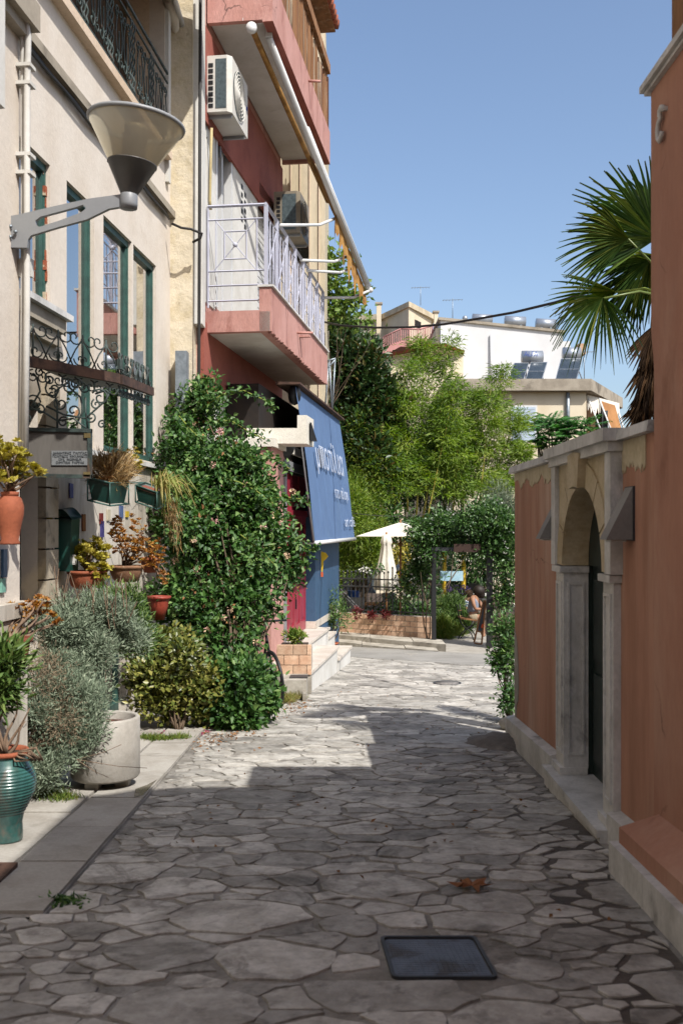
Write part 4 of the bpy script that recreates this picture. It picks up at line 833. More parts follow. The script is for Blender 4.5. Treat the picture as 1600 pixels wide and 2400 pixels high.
# tiled eave
ev = sub('tiled_eave', pb_); ez = zu+2.25
m_ = MB(); C.box(m_, uu0-1, uu1-.7, -.6, 1.15, ez-.06, ez-.02); m_.build('eave_boards', M['wood'], ev)
k = 0; u = uu0-.2
while u < uu1-.72:
    m_ = MB(); pts = [C.pt(u+.1,-.2,ez+.36), C.pt(u+.1,1.22,ez+.03)]; m_.tube(pts, [.07,.085], 8); o = m_.build('tile', M['tile'], ev); set_rnd(o.data, [R.random()]*len(o.data.polygons)); u += .185
# --- air conditioners
def ac_unit(u0, u1, w0, w1, z0, z1, lab, mt, brand=True):
    t = thing('air_conditioner', lab, 'air conditioner', C.pt((u0+u1)/2,(w0+w1)/2,z0), 'outdoor air conditioner units')
    m = MB(); ch = .06
    ring = [(u0,w0),(u0,w1-ch),(u0+ch,w1),(u1,w1),(u1,w0)]
    n = len(ring); m.add([C.pt(a,b,z0) for a,b in ring]+[C.pt(a,b,z1) for a,b in ring], [tuple(range(n))[::-1], tuple(range(n,2*n))]+[(i,(i+1) % n,n+(i+1) % n,n+i) for i in range(n)]); m.build('casing', mt, t)
    m = MB(); C.box(m, u0-.006, u0, w0+.15, w1-.07, z0+.05, z1-.05); m.build('side_grille', M['fins'], t)
    for k in range(8):
        m = MB(); za = z0+.06+k*(z1-z0-.14)/8; C.box(m, u0-.007, u0-.001, w0+.05, w0+.115, za, za+(z1-z0-.2)/8*.75); m.build('vent_slot', M['black'], t)
    m = MB(); uc, zc_ = u0+(u1-u0)*.45, (z0+z1)/2; r = (z1-z0)*.42
    m2_ = MB(); pts = [C.pt(uc+(r+.005)*math.cos(th), w1-.004, zc_+(r+.005)*math.sin(th)) for th in [2*math.pi*i/28 for i in range(28)]]; m2_.add(pts, [tuple(range(28))]); m2_.v = [tuple(Vector(v)+C.nn*.006) for v in m2_.v]; m2_.build('fan_recess', M['fins'], t)
    for k in range(1, 8):
        rr = r*k/7; m.tube([C.pt(uc+rr*math.cos(2*math.pi*i/24), w1+.02, zc_+rr*math.sin(2*math.pi*i/24)) for i in range(24)], .007, 5, closed=True)
    for k in range(6): a = math.pi*k/6; m.tube([C.pt(uc-r*math.cos(a),w1+.014,zc_-r*math.sin(a)), C.pt(uc+r*math.cos(a),w1+.014,zc_+r*math.sin(a))], .006, 4)
    m.build('fan_guard', mt, t)
    for ua in (u0+.12, u1-.12): m = MB(); C.box(m, ua-.02, ua+.02, 0, w1-.02, z0-.045, z0-.001); C.box(m, ua-.02, ua+.02, 0.001, .03, z0-.3, z0-.0455); m.build('bracket', M['grey_metal'], t)
    return t
ua, zt_ = C.hit(540,137,.37); ub_ = C.U(580,.37); zb_ = C.hit(540,262,.37)[1]
t = ac_unit(c0+.12, c0+1.12, .03, .4, zb_-.02, zt_+.02, 'white air conditioner on the sunlit pink wall under the top balcony', M['ac'])
m_ = MB(); q = C.pt(c0+1.0,.425,(zb_+zt_)/2); C.box(m_, c0+.98, c0+1.08, .4, .405, (zb_+zt_)/2-.0, (zb_+zt_)/2+.06); m_.build('badge', mat('blue_badge','2c3c8c'), t)
a2 = C.hit(690,430,.6); u2 = C.U(660,.3)
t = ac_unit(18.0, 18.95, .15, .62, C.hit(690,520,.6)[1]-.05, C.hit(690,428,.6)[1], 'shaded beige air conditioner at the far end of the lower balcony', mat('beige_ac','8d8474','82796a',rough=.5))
# drain hose of the first unit
m_ = MB(); m_.tube([C.at(496,300,.1), C.at(494,380,.06), C.at(492,470,.05), C.at(494,492,.05)], .02, 7); o = m_.build('drain_hose', mat('yellowed_hose','c2b184','b3a172',rough=.6)); o['label'] = 'yellowed drain hose hanging below the sunlit air conditioner'; o['category'] = 'hose'
# --- retractable awning over the balcony
ra = thing('retractable_awning', 'rolled mustard awning with white bars and arms over the pink balcony', 'awning', C.pt(16,1,6.3))
r0, r1 = C.pt(C.U(588,.62),.62,zu-.05), P(772,470,18.6)
m_ = MB(); m_.tube([P(594,75,13.9), P(768,472,18.6)], .042, 10); m_.build('fabric_roll', M['canvas_o'], ra)
m_ = MB(); q = P(590,68,13.85); m_.lathe([(0,0),(.075,0),(.075,.06),(0,.06)], q, 16, Matrix.Rotation(math.radians(90),3,'X')); m_.box((q.x-.12,q.y-.05,q.z+.09),(q.x+.14,q.y+.05,q.z+.13)); m_.build('end_bracket', M['aluminium'], ra)
b0, b1 = P(630,88,14.1), P(862,676,19.8)
m_ = MB(); m_.tube([b0, b1], .05, 10); m_.build('front_bar', M['aluminium'], ra)
m_ = MB(); m_.tube([P(720,300,16.2), P(868,678,19.9)], .035, 6); m_.build('front_profile', M['aluminium'], ra)
m_ = MB(); q = P(630,86,14.1); m_.box((q.x-.05,q.y-.04,q.z-.02),(q.x+.05,q.y+.04,q.z+.12)); m_.build('bar_bracket', M['aluminium'], ra)
for (x0, y0, x1, y1) in ((653,528,795,508),(706,610,824,597),(720,634,838,624),(760,698,868,680)):
    p0 = C.at(x0, y0, .87); tt = (y1-88)/(676-88); p1 = b0.lerp(b1, min(tt,1)); m_ = MB(); p1 = P(x1, y1, p1.y)
    mid = p0.lerp(p1, .62)+Vector((0,0,-.09)); pts = [p0, p0.lerp(mid,.5)+Vector((0,0,-.0)), mid, mid.lerp(p1,.35)+Vector((0,0,.0)), p1]; m_.tube(pts, .026, 8); m_.build('arm', M['aluminium'], ra)
    m_ = MB(); m_.ball(p1, .055); m_.build('arm_joint', M['aluminium'], ra)
# ragged valance
m_ = MB(); n = 60; vs = []; 
for i in range(n+1):
    t_ = .62+.38*i/n; p = b0.lerp(b1, t_)-Vector((.05,0,.03)); dp = .22+.16*R.random()+(.3 if i % 9 == 0 else 0)
    vs += [p, p+Vector((-.03*math.sin(i*.8),.0,-dp))]
m_.add(vs, [(2*i,2*i+1,2*i+3,2*i+2) for i in range(n)]); m_.build('torn_valance', M['canvas_o'], ra)
m_ = MB(); m_.add([b0.lerp(b1,.55), b0.lerp(b1,1), P(775,490,18.6), P(720,350,17)], [(0,1,2,3)]); m_.build('fabric', M['canvas_o'], ra)
# --- shop block on the ground floor
SW = .85; sh = thing('shop_front', 'ground floor shop front with crimson doors and marble steps below the pink balcony', 'shop front', C.pt(17,SW,gz(17)))
du0, du1 = C.U(668,SW), C.U(722,SW); zd = -.18; s0 = 14.35; s1 = 20.6; ztop = 2.72
m_ = MB(); C.box(m_, s0, du0-.001, .03, SW, -1.1, ztop); m_.build('side_wall', M['pink'], sh)
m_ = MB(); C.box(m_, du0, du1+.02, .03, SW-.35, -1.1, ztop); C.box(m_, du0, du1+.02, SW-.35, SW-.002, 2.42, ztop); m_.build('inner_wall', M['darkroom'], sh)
m_ = MB(); C.box(m_, du1+.021, s1, .03, SW+.12, -1.1, ztop); m_.build('blue_wall', M['bluepaint'], sh)
m_ = MB(); C.box(m_, du1+.01, s1+.01, SW+.12, SW+.135, zd, zd+.12); C.box(m_, du1+.005, du1+.021, SW-.05, SW+.135, zd, zd+.12); m_.build('skirting', M['step'], sh)
m_ = MB(); C.box(m_, s0-.05, s1, .03, SW+.05, ztop, ztop+.12); m_.build('shop_roof', M['stucco'], sh)
m_ = MB(); C.box(m_, du0-.12, du0-.002, SW-.2, SW+.03, zd, 2.5); C.box(m_, du0-.12, du1, SW-.2, SW+.02, 2.45, 2.6); m_.build('door_surround', M['grey_metal'], sh)
# crimson doors: four narrow leaves with glazed upper panes
zt2 = 1.75; nl = 4; lw = (du1-du0)/nl
m_ = MB(); C.box(m_, du0, du1, SW-.1, SW-.005, zt2, zt2+.1); m_.build('transom', M['redpaint'], sh)
for i in range(6):
    m_ = MB(); ua = du0+(du1-du0)*i/6; C.box(m_, ua+.015, ua+(du1-du0)/6-.015, SW-.09, SW-.03-.02*(i % 2), zt2+.1, 2.42); m_.build('fanlight_panel', M['redpaint'], sh)
for i in range(nl):
    dl = sub('door_leaf', sh); ua, ub2 = du0+lw*i+.004, du0+lw*(i+1)-.004; m_ = MB(); st_ = .085; wf = SW-.04
    C.box(m_, ua, ua+st_, wf-.045, wf, zd, zt2); C.box(m_, ub2-st_, ub2, wf-.045, wf, zd, zt2)
    for za, zb2 in ((zd,zd+.16),(zd+.85,zd+1.0),(zt2-.13,zt2)): C.box(m_, ua+st_, ub2-st_, wf-.045, wf, za, zb2)
    m_.build('leaf_frame', M['redpaint'], dl)
    m_ = MB(); C.box(m_, ua+st_, ub2-st_, wf-.035, wf-.02, zd+.16, zd+.85); C.box(m_, ua+st_+.05, ub2-st_-.05, wf-.02, wf-.006, zd+.22, zd+.79); m_.build('panel', M['redpaint'], dl)
    m_ = MB(); m_.quad(C.pt(ua+st_,wf-.025,zd+1.0), C.pt(ub2-st_,wf-.025,zd+1.0), C.pt(ub2-st_,wf-.025,zt2-.13), C.pt(ua+st_,wf-.025,zt2-.13)); m_.build('pane', M['pane_dark'], dl)
    if i in (0, 2): m_ = MB(); C.box(m_, ua+.03, ua+.06, wf, wf+.02, zd+.42, zd+.58); m_.build('handle', M['black'], dl)
# marble steps
def stepX(d): return -.394+.127*(d-13.33)
Sf = Fac(-.394-.127*13.33, .127)
for (ua, ub2, w0, w1, zt3, nm) in ((13.35,16.3,-.72,0,-.35,'lower_step'),(16.35,18.1,-.9,0,-.56,'lower_step'),(14.9,17.6,-.95,-.33,zd-.004,'upper_step'),(17.6,18.6,-1.2,-.35,-.36,'upper_step')):
    m_ = MB(); Sf.box(m_, ua+.02, ub2-.02, w0, w1-.03, -1.1, zt3-.04); m_.build('riser', M['white'], sh)
    m_ = MB(); Sf.box(m_, ua, ub2, w0, w1, zt3-.04, zt3); m_.build('tread', M['step'], sh)
m_ = MB(); C.box(m_, 14.9, 19.6, .08, .55, ztop+.121, 3.7); m_.build('void_shade_block', M['darkroom'], sh)  # solid block, dark colour stands in for the shaded open space
# L shaped white planter ledge
pl_ = thing('planter_ledge', 'white stucco L shaped planter ledge above the lantana bush', 'ledge', C.pt(14.6,.8,2.8)); ld_ = 14.35
q = lambda x, y: P(400+x*.3189, 450+y*.3189, ld_)
o4 = [q(560,1735), q(930,1735), q(930,1640), q(1000,1640), q(1000,1850), q(560,1845)]
m_ = MB(); e_ = C.t*.62+Vector((.0,0,0)); m_.prism(o4, e_); m_.build('concrete_shell', M['stucco'], pl_)
m_ = MB(); a = q(1000,1745)+C.t*.3; m_.hexa([a+Vector((0,-.12,-.14)),a+Vector((.1,-.12,-.14)),a+Vector((.1,.12,-.14)),a+Vector((0,.12,-.14)),a+Vector((0,-.12,.12)),a+Vector((.02,-.12,.12)),a+Vector((.02,.12,.12)),a+Vector((0,.12,.12))]); m_.build('wedge_light', M['black'], pl_)
# blue awning with lettering
ba = thing('blue_awning', 'steep blue shop awning with white lettering and a pale bottom bar', 'awning', C.pt(18,1.1,1.4))
au0, au1, wt, wb, zt4, zb4 = C.U(692,.95), C.U(795,.95), .95, 1.24, C.hit(692,906,.95)[1], 1.33
bu_0, bu_1 = C.U(739,1.24), C.U(831,1.24)
def AW(s_, t_, off=0):              # s along, t down
    p = lerp(lerp(C.pt(au0,wt,zt4), C.pt(au1,wt,zt4), s_), lerp(C.pt(bu_0,wb,zb4), C.pt(bu_1,wb,zb4), s_), t_); return p+C.nn*(off+.015*math.sin(math.pi*t_)+.008*math.sin(s_*19+t_*4)*math.sin(math.pi*t_)+.006*math.sin(s_*37-t_*9)*t_)
m_ = MB(); ns, ntt = 48, 20; m_.add([AW(i/ns, j/ntt, 0) for j in range(ntt+1) for i in range(ns+1)], [(j*(ns+1)+i, j*(ns+1)+i+1, (j+1)*(ns+1)+i+1, (j+1)*(ns+1)+i) for j in range(ntt) for i in range(ns)], True); m_.build('fabric', M['bluecloth'], ba)
for k in range(1,6): m_ = MB(); m_.tube([AW(k/6+.01*math.sin(k), j/14, -.004) for j in range(15)], .009, 4); m_.build('seam', M['bluecloth'], ba)
m_ = MB(); m_.tube([AW(0,1), AW(1,1)], .035, 8); m_.build('bottom_bar', M['aluminium'], ba)
m_ = MB(); a, b = AW(-.01,-.012), AW(1.04,-.012); m_.hexa([a-C.nn*.3, a+C.nn*.09, b+C.nn*.09, b-C.nn*.3, a-C.nn*.3+EZ_*.05, a+C.nn*.09+EZ_*.03, b+C.nn*.09+EZ_*.03, b-C.nn*.3+EZ_*.05]); m_.build('cover_board', M['rust'], ba)
m_ = MB(); m_.tube([AW(.01,.25,-.03), AW(.01,.6,-.05), AW(.0,.99,-.02)], .02, 6); m_.tube([AW(0,1), C.pt(bu_0+.3,SW,1.3)], .018, 6); m_.build('arm', M['grey_metal'], ba)
def on_awning(body, s0_, t0_, s1_, t1_, hgt, nm):
    a, b = AW(s0_, t0_, .05), AW(s1_, t1_, .05); rt = (b-a).normalized(); dn = (AW((s0_+s1_)/2,1,.02)-AW((s0_+s1_)/2,0,.02)).normalized(); nn = rt.cross(-dn).normalized(); up = -dn
    text(body, hgt, lerp(a, b, .5), (tuple(rt), tuple(up), tuple(nn)), M['letters'], nm, ba, fit=(b-a).length)
on_awning('μποτίλια', .17, .40, .83, .40, .72, 'lettering'); on_awning('στο', .50, .645, .61, .645, .3, 'lettering'); on_awning('πέλαγο', .65, .645, .86, .645, .3, 'lettering'); on_awning('art', .69, .86, .78, .86, .3, 'lettering'); on_awning('café', .82, .86, .97, .86, .3, 'lettering')
# dark speaker dome and junction under the ledge
m_ = MB(); c_ = P(648,1048,15.2); m_.ball(c_, .28, 16, 8, (1,1,.75)); o = m_.build('loudspeaker', M['black']); o['label'] = 'black dome loudspeaker hanging under the white planter ledge'; o['category'] = 'loudspeaker'
m_ = MB(); a = P(690,925,15.6); m_.ball(a, .13, 10, 6, (.8,.8,1.3)); o = m_.build('floodlight', M['black']); o['label'] = 'small black floodlight at the top corner of the blue awning'; o['category'] = 'light'
# clothes frame beyond the balcony
m_ = MB(); 
for a, b in (((772,845),(778,975)),((785,840),(778,975)),((764,847),(786,840)),((786,842),(764,868)),((770,850),(760,980))): m_.tube([P(*a,19.6), P(*b,19.6)], .018, 5)
o = m_.build('antenna_frame', M['galv']); o['label'] = 'thin galvanised tube frame standing behind the blue awning'; o['category'] = 'frame'
# yellow sign on the blue pier
t = thing('yellow_sign', 'small yellow cone shaped ice cream sign hung on the blue pier', 'sign', P(760,1340,17.9))
m_ = MB(); o8 = [(752,1292),(764,1296),(769,1304),(764,1310),(758,1316),(756,1340),(753,1340)]; m_.prism([P(a,b,17.8) for a, b in o8], (0,.02,0)); m_.build('panel', M['yellow'], t)
m_ = MB(); m_.box(tuple(P(752,1352,17.8)), tuple(P(757,1341,17.83))); m_.build('label', mat('orange_label','c85a28'), t)
# brick planter, concrete block, doormat
bp_ = thing('brick_planter', 'low tan brick planter box beside the shop steps', 'planter', Sf.pt(13.2,-.5,gz(13.2)))
cfr = [G(664,1640)]; pd = 13.15
xa, xb = P(648,0,pd).x, P(730,0,pd).x; z0b, z1b = P(0,1582,pd).z, P(0,1512,pd).z
m_ = MB(); m_.box((xa,pd+.02,-.9),(xb-.005,pd+.62,z1b-.06)); m_.build('core', M['kerb'], bp_)
for r_ in range(3):
    hh_ = (z1b-z0b)/3; xs = [xa, xa+(.1 if r_ % 2 else .22), xa+(.3 if r_ % 2 else .4), xb]
    for i in range(3):
        m_ = MB(); m_.box((xs[i]+.004,pd,z0b+r_*hh_+.005),(xs[i+1]-.004,pd+.1,z0b+(r_+1)*hh_-.004)); o = m_.build('brick', M['brick'], bp_); set_rnd(o.data, [R.random()]*6)
m_ = MB(); m_.box((xa+.04,pd+.1,z1b-.06),(xb-.06,pd+.58,z1b-.03)); m_.build('soil', M['soil'], bp_)
m_ = MB(); a = P(660,1590,12.75); b = P(718,1640,12.6); m_.box((a.x,12.6,gz(12.6)-.1),(b.x,13.14,a.z)); m_.box((a.x+.28,12.45,gz(12.5)-.1),(b.x,12.6,gz(12.5)+.1)); o = m_.build('concrete_block', M['kerb']); o['label'] = 'rough whitish concrete block in front of the brick planter'; o['category'] = 'block'
m_ = MB(); m_.box((a.x+.1,12.75,a.z+.001),(a.x+.33,13.0,a.z+.012)); o = m_.build('doormat', M['iron']); o['label'] = 'small dark mat lying on the concrete block'; o['category'] = 'mat'
# metal duct and cables at the joint of the houses
m_ = MB(); a = P(414,825,13.1); b = P(444,985,13.1); m_.box((a.x,13.0,b.z),(b.x-.02,13.2,a.z)); o = m_.build('metal_duct', M['galv']); o['label'] = 'grey sheet metal duct on the cream corner pier above the vine'; o['category'] = 'duct'
m_ = MB(); m_.tube([P(470,-40,13.15), P(468,500,13.15), P(466,900,13.15), P(460,985,13.15)], .022, 7); o = m_.build('downpipe', M['cable']); o['label'] = 'thin black pipe running down the joint beside the pink building'; o['category'] = 'pipe'
m_ = MB(); m_.tube([P(403,524,12.9), P(425,534,12.9), P(448,537,12.9), P(474,548,13.0), P(470,558,13.0), P(452,568,13.05)], .018, 6); o = m_.build('cable_loop', M['cable']); o['label'] = 'black cable loop hanging off the end of the cream house ledge'; o['category'] = 'cable'
m_ = MB(); pts = [lerp(P(768,757,20.5), P(1400,690,9.0), t_)-EZ_*(.55*4*t_*(1-t_)*0) for t_ in [i/30 for i in range(31)]]
pts = []
for (x, y, d) in ((760,755,19.9),(800,763,19),(880,768,17.8),(960,767,16.6),(1040,760,15.5),(1120,747,14.5),(1200,733,13.6),(1300,709,12.6),(1420,672,11.6),(1560,625,10.6),(1700,575,9.8)): pts.append(P(x, y, d))
m_.tube(pts, .02, 6); o = m_.build('overhead_cable', M['cable']); o['label'] = 'thick black overhead cable crossing the sky to the palm'; o['category'] = 'cable'
# beige building beyond
be = thing('beige_building', 'plain beige building standing just behind the pink one', 'building', (-1.5,22,gz(22)))
m_ = MB(); x0 = P(640,0,20.2).x; m_.box((-4,20.2,-1.2),(P(762,0,20.2).x,26,P(0,372,20.2).z+3)); m_.build('wall', mat('beige_render','cbbfa6','bfb296',stretch=6,scale=2,c3='a99d86',s3=1.5,l3=.55,h3=.75), be)
for k in range(4):
    m_ = MB(); xx = P(680+k*22,0,20.19).x; m_.box((xx,20.17,-1),(xx+.02,20.199,10)); m_.build('joint_strip', M['reveal'], be)
m_ = MB(); a, b = P(694,545,20.1), P(722,610,20.1); m_.box((a.x,20.1,b.z),(b.x,20.199,a.z)); m_.build('window', M['pane_dark'], be)
# ================================================================ VEGETATION HELPERS
def nrm(a): return a/(np.linalg.norm(a, axis=1, keepdims=True)+1e-9)
def npmesh(name, V, Fc, nper, rnd, mt, parent, smooth=False, **tags):
    b = BASE[parent.name]; V = V-np.array(b); me = bpy.data.meshes.new(name); nv, nf = len(V), len(Fc); k = Fc.shape[1]
    me.vertices.add(nv); me.vertices.foreach_set('co', V.astype(np.float32).ravel()); me.loops.add(nf*k); me.loops.foreach_set('vertex_index', Fc.astype(np.int32).ravel())
    me.polygons.add(nf); me.polygons.foreach_set('loop_start', np.arange(0, nf*k, k, dtype=np.int32)); me.polygons.foreach_set('loop_total', np.full(nf, k, dtype=np.int32))
    if smooth: me.polygons.foreach_set('use_smooth', np.ones(nf, bool))
    a = me.attributes.new('rnd', 'FLOAT', 'POINT'); a.data.foreach_set('value', np.repeat(rnd, nper).astype(np.float32)); me.update(calc_edges=True); me.materials.append(mt)
    o = bpy.data.objects.new(name, me); col.objects.link(o); o.parent = parent; BASE[o.name] = b
    for q, v_ in tags.items(): o[q] = v_
    o['kind'] = 'stuff'
    return o
def leaves(name, pos, axis, outw, L, W, mt, parent, rnd, fold=.2, bend=.12, wide=.42, **tags):
    n = len(pos); axis = nrm(axis); side = nrm(np.cross(axis, outw+NR.normal(0,.45,(n,3)))); up = np.cross(side, axis)
    L = np.broadcast_to(L, n)[:,None]; W = np.broadcast_to(W, n)[:,None]
    V = np.empty((n,4,3)); V[:,0] = pos; V[:,1] = pos+axis*L*wide+side*W/2+up*W*fold; V[:,2] = pos+axis*L-up*L*bend; V[:,3] = pos+axis*L*wide-side*W/2+up*W*fold
    i = np.arange(n)*4; Fc = np.stack([np.stack([i,i+1,i+2],1), np.stack([i,i+2,i+3],1)],1).reshape(-1,3)
    return npmesh(name, V.reshape(-1,3), Fc, 4, rnd, mt, parent, **tags)
def blob_pts(blobs, n, inner=.55):
    bl = np.array(blobs, float); wgt = (bl[:,3]*bl[:,4]*bl[:,5])**(2/3); idx = NR.choice(len(bl), n, p=wgt/wgt.sum()); d = nrm(NR.normal(0,1,(n,3))); b = bl[idx]
    ph = idx[:,None]*7.1; lump = 1+.13*np.sin(d[:,0]*5.1+ph[:,0])+.12*np.sin(d[:,1]*6.3+1.3*ph[:,0])+.12*np.sin(d[:,2]*5.7+.7*ph[:,0])
    r = (inner+(1-inner)*NR.random(n)**.45)*lump; return b[:,:3]+d*b[:,3:]*r[:,None], d
def foliage(name, blobs, nc, per, cs, L, W, mt, parent, up=.35, inner=.5, rl=.35, droop=0, fold=.2, bend=.12, wide=.42, tags=None, spread=.9):
    c, d = blob_pts(blobs, nc, inner); n = nc*per; ci = np.repeat(np.arange(nc), per); off = NR.normal(0,1,(n,3))*cs; pos = c[ci]+off; out = d[ci]
    ax = out*.55+nrm(off)*.5+NR.normal(0,spread*.5,(n,3)); ax[:,2] += up-droop
    rnd = np.clip(.5+(NR.random(nc)[ci]-.5)*.55+(NR.random(n)-.5)*.75, 0, 1); ow = out*.6+np.array([.25,-.3,.8])
    return leaves(name, pos, ax, ow, L*(1-rl+2*rl*NR.random(n)), W*(1-rl+2*rl*NR.random(n)), mt, parent, rnd, fold, bend, wide, **(tags or {}))
def rag(blobs, k=7, s=.5, keep=.8):       # break smooth lobes into many uneven ones
    out = []
    for (x, y, z, a, b, c) in blobs:
        out.append((x, y, z, a*keep, b*keep, c*keep))
        for _ in range(k):
            v = Vector((R.gauss(0,1),R.gauss(0,1),R.gauss(0,1))).normalized(); q = R.uniform(.55,1.12); f = s*R.uniform(.35,1.0); out.append((x+v.x*a*q, y+v.y*b*q, z+v.z*c*q, a*f, b*f, c*f))
    return out
def PB(px, py, d, rx, ry, rd=None):    # blob from photo pixels
    p = P(px, py, d); k = d/F; return (p.x, p.y, p.z, rx*k, (rd if rd else min(rx,ry)*k), ry*k)
def stems(name, base, tops, r, mt, parent, wob=.08, n=7):
    m = MB()
    for tp in tops:
        tp = Vector(tp); b = Vector(base)+Vector((R.uniform(-.03,.03),R.uniform(-.03,.03),0)); L = (tp-b).length; pts = []
        w1 = Vector((R.uniform(-1,1),R.uniform(-1,1),R.uniform(-.3,.3)))*wob*L; w2 = Vector((R.uniform(-1,1),R.uniform(-1,1),0))*wob*L*.6
        for i in range(n+1): t_ = i/n; pts.append(b.lerp(tp, t_)+w1*math.sin(math.pi*t_)+w2*math.sin(2*math.pi*t_))
        m.tube(pts, [r*(1-.75*i/n) for i in range(n+1)], 5)
    return m.build(name, mt, parent, kind='stuff')
def blob_tops(blobs, k): return [(b[0]+R.uniform(-.6,.6)*b[3], b[1]+R.uniform(-.6,.6)*b[4], b[2]+R.uniform(-.2,.7)*b[5]) for b in blobs for _ in range(k)]

LM = dict(
 lantana=leafmat('lantana_leaf', ['284720','3a5e2a','507435','76904f'], .22, .5, .4),
 euonymus=leafmat('euonymus_leaf', ['3c4a1e','59642a','7c7e3a','a19a54'], .18, .4, .5),
 lavender=leafmat('grey_green_needle', ['5a6852','73816c','88967e','a6ae96'], .15, .75, .2),
 drylav=leafmat('dry_grey_twiglet', ['6a5a48','857560','9b8c74'], .1, .8, .2),
 rosemary=leafmat('dark_needle', ['31481f','44602a','5f7a3a','7d9050'], .2, .5, .4),
 aeonium=leafmat('yellow_succulent', ['7f7a2c','a09838','bcae50','cfc274'], .2, .4, .5),
 crassula=leafmat('bronze_succulent', ['7a4a20','9c6428','b07c38','a79446'], .2, .45, .5),
 dry=leafmat('dry_grass', ['9a7c50','b8986a','cdb183','d8c49c'], .25, .8, .2),
 spider=leafmat('striped_grass', ['6a7a34','90964c','b7b070','a88f58'], .3, .5, .3),
 bamboo=leafmat('bamboo_leaf', ['425e1f','5f7e2a','809a3a','a6b254'], .38, .5, .35),
 bamboo_y=leafmat('golden_bamboo_leaf', ['466220','62802a','829a3a','a6b056'], .35, .5, .35),
 magnolia=leafmat('magnolia_leaf', ['1e3419','2a4520','375226','5f5028'], .12, .42, .35),
 plane=leafmat('sparse_tree_leaf', ['4d6a2c','67823a','8a9a50'], .35, .5, .3),
 jasmine=leafmat('jasmine_leaf', ['2a4520','3a5a2a','4d6e36','688448'], .25, .4, .45),
 ailanthus=leafmat('feathery_tree_leaf', ['2f5a24','3f7030','55853c'], .3, .45, .4),
 palm=leafmat('palm_leaf', ['2c4420','3d5828','52682c','7a823c'], .18, .35, .5),
 deadpalm=leafmat('dead_palm_leaf', ['2a1e16','42301f','6a5038'], .1, .8, .2),
 weed=leafmat('weed_leaf', ['4d6a28','6c8436','97994e'], .3, .6, .3),
 pinkfl=leafmat('lantana_flower', ['c98f96','d8a8a4','e2c8a0','dcb0b4'], .2, .7, .2),
 white_fl=leafmat('white_flower', ['d8d8d0','e4e4dc'], .2, .7, .2),
 magenta=leafmat('fallen_bougainvillea', ['8a1f54','a83a6c','94504a'], .2, .7, .2),
 purple=leafmat('purple_flower', ['7a6298','9a82b4'], .2, .7, .2),
 red=leafmat('dark_red_leaf', ['4c1a1c','6e2826'], .2, .5, .3),
 litter=leafmat('dry_leaf_litter', ['6a4a30','8a6240','a07a50'], .1, .8, .2),
)
def bush(name, label, cat, base, blobs, nc, per, cs, L, W, mt, stem_r=.012, stem_k=2, stem_mat='bark', group=None, fname='foliage', **kw):
    t = thing(name, label, cat, base, group); (stems('stems', base, blob_tops(blobs, stem_k), stem_r, M[stem_mat], t) if stem_k else None); blobs = rag(blobs)
    foliage(fname, blobs, nc, per, cs, L, W, mt, t, **kw); return t

# ================================================================ PLANTS ALONG THE LEFT
d_ = 12.2
lb_ = [PB(478,975,12.9,45,65), PB(425,1120,12.4,50,100), PB(515,1100,12.3,88,80), PB(470,1240,12.0,100,110), PB(600,1180,12.2,75,85), PB(580,1290,12.0,88,90), PB(668,1320,12.2,38,55), PB(470,1400,11.7,105,90), PB(570,1410,11.7,66,70), PB(530,1500,11.4,80,65), PB(430,1040,12.7,32,55)]
lt = bush('lantana_bush', 'large dark green lantana bush with pale pink flowers climbing the pink building', 'bush', G(540,1680), lb_, 2300, 15, .08, .068, .046, LM['lantana'], .02, 3, up=.15, inner=.4, bend=.25, rl=.5)
foliage('dead_leaves', rag(lb_), 120, 4, .08, .06, .04, LM['litter'], lt, inner=.6)
# long arching shoots
m_ = MB(); sp_pos = []; sp_out = []
for (pts, d) in ((((470,960),(520,925),(570,915),(625,940),(640,958)),12.6),(((560,1050),(610,1065),(650,1080),(680,1100)),12.2),(((620,1170),(670,1165),(705,1170),(718,1178)),12.2),(((640,1240),(690,1270),(725,1290),(742,1283)),12.1),(((660,1340),(700,1320),(722,1318)),12.1),(((400,1000),(420,975),(450,1010),(480,1040)),12.0),(((385,1100),(440,1170),(490,1220)),11.8),(((440,950),(455,910),(470,880)),12.8),(((600,1390),(640,1430),(665,1450)),11.8),(((520,1120),(560,1130),(600,1150),(640,1180)),11.7),(((560,1250),(610,1290),(650,1330)),11.6),(((470,930),(480,900),(500,885)),13),(((500,990),(540,985),(580,1010),(620,1030)),12.2)):
    q = [P(a, b, d) for a, b in pts]; m_.tube(q, .008, 5)
    for i in range(len(q)-1):
        for k in range(30): sp_pos.append(tuple(q[i].lerp(q[i+1], k/30)+Vector((R.gauss(0,.03),R.gauss(0,.03),R.gauss(0,.035)))))
m_.build('arching_shoots', mat('green_shoot','8a9440','76803a'), lt, kind='stuff'); sp = np.array(sp_pos); n = len(sp)
leaves('shoot_leaves', sp, NR.normal(0,1,(n,3))+np.array([0,-.2,.1]), np.tile([.2,-.4,.8],(n,1)), .07, .047, LM['lantana'], lt, NR.random(n), bend=.25)
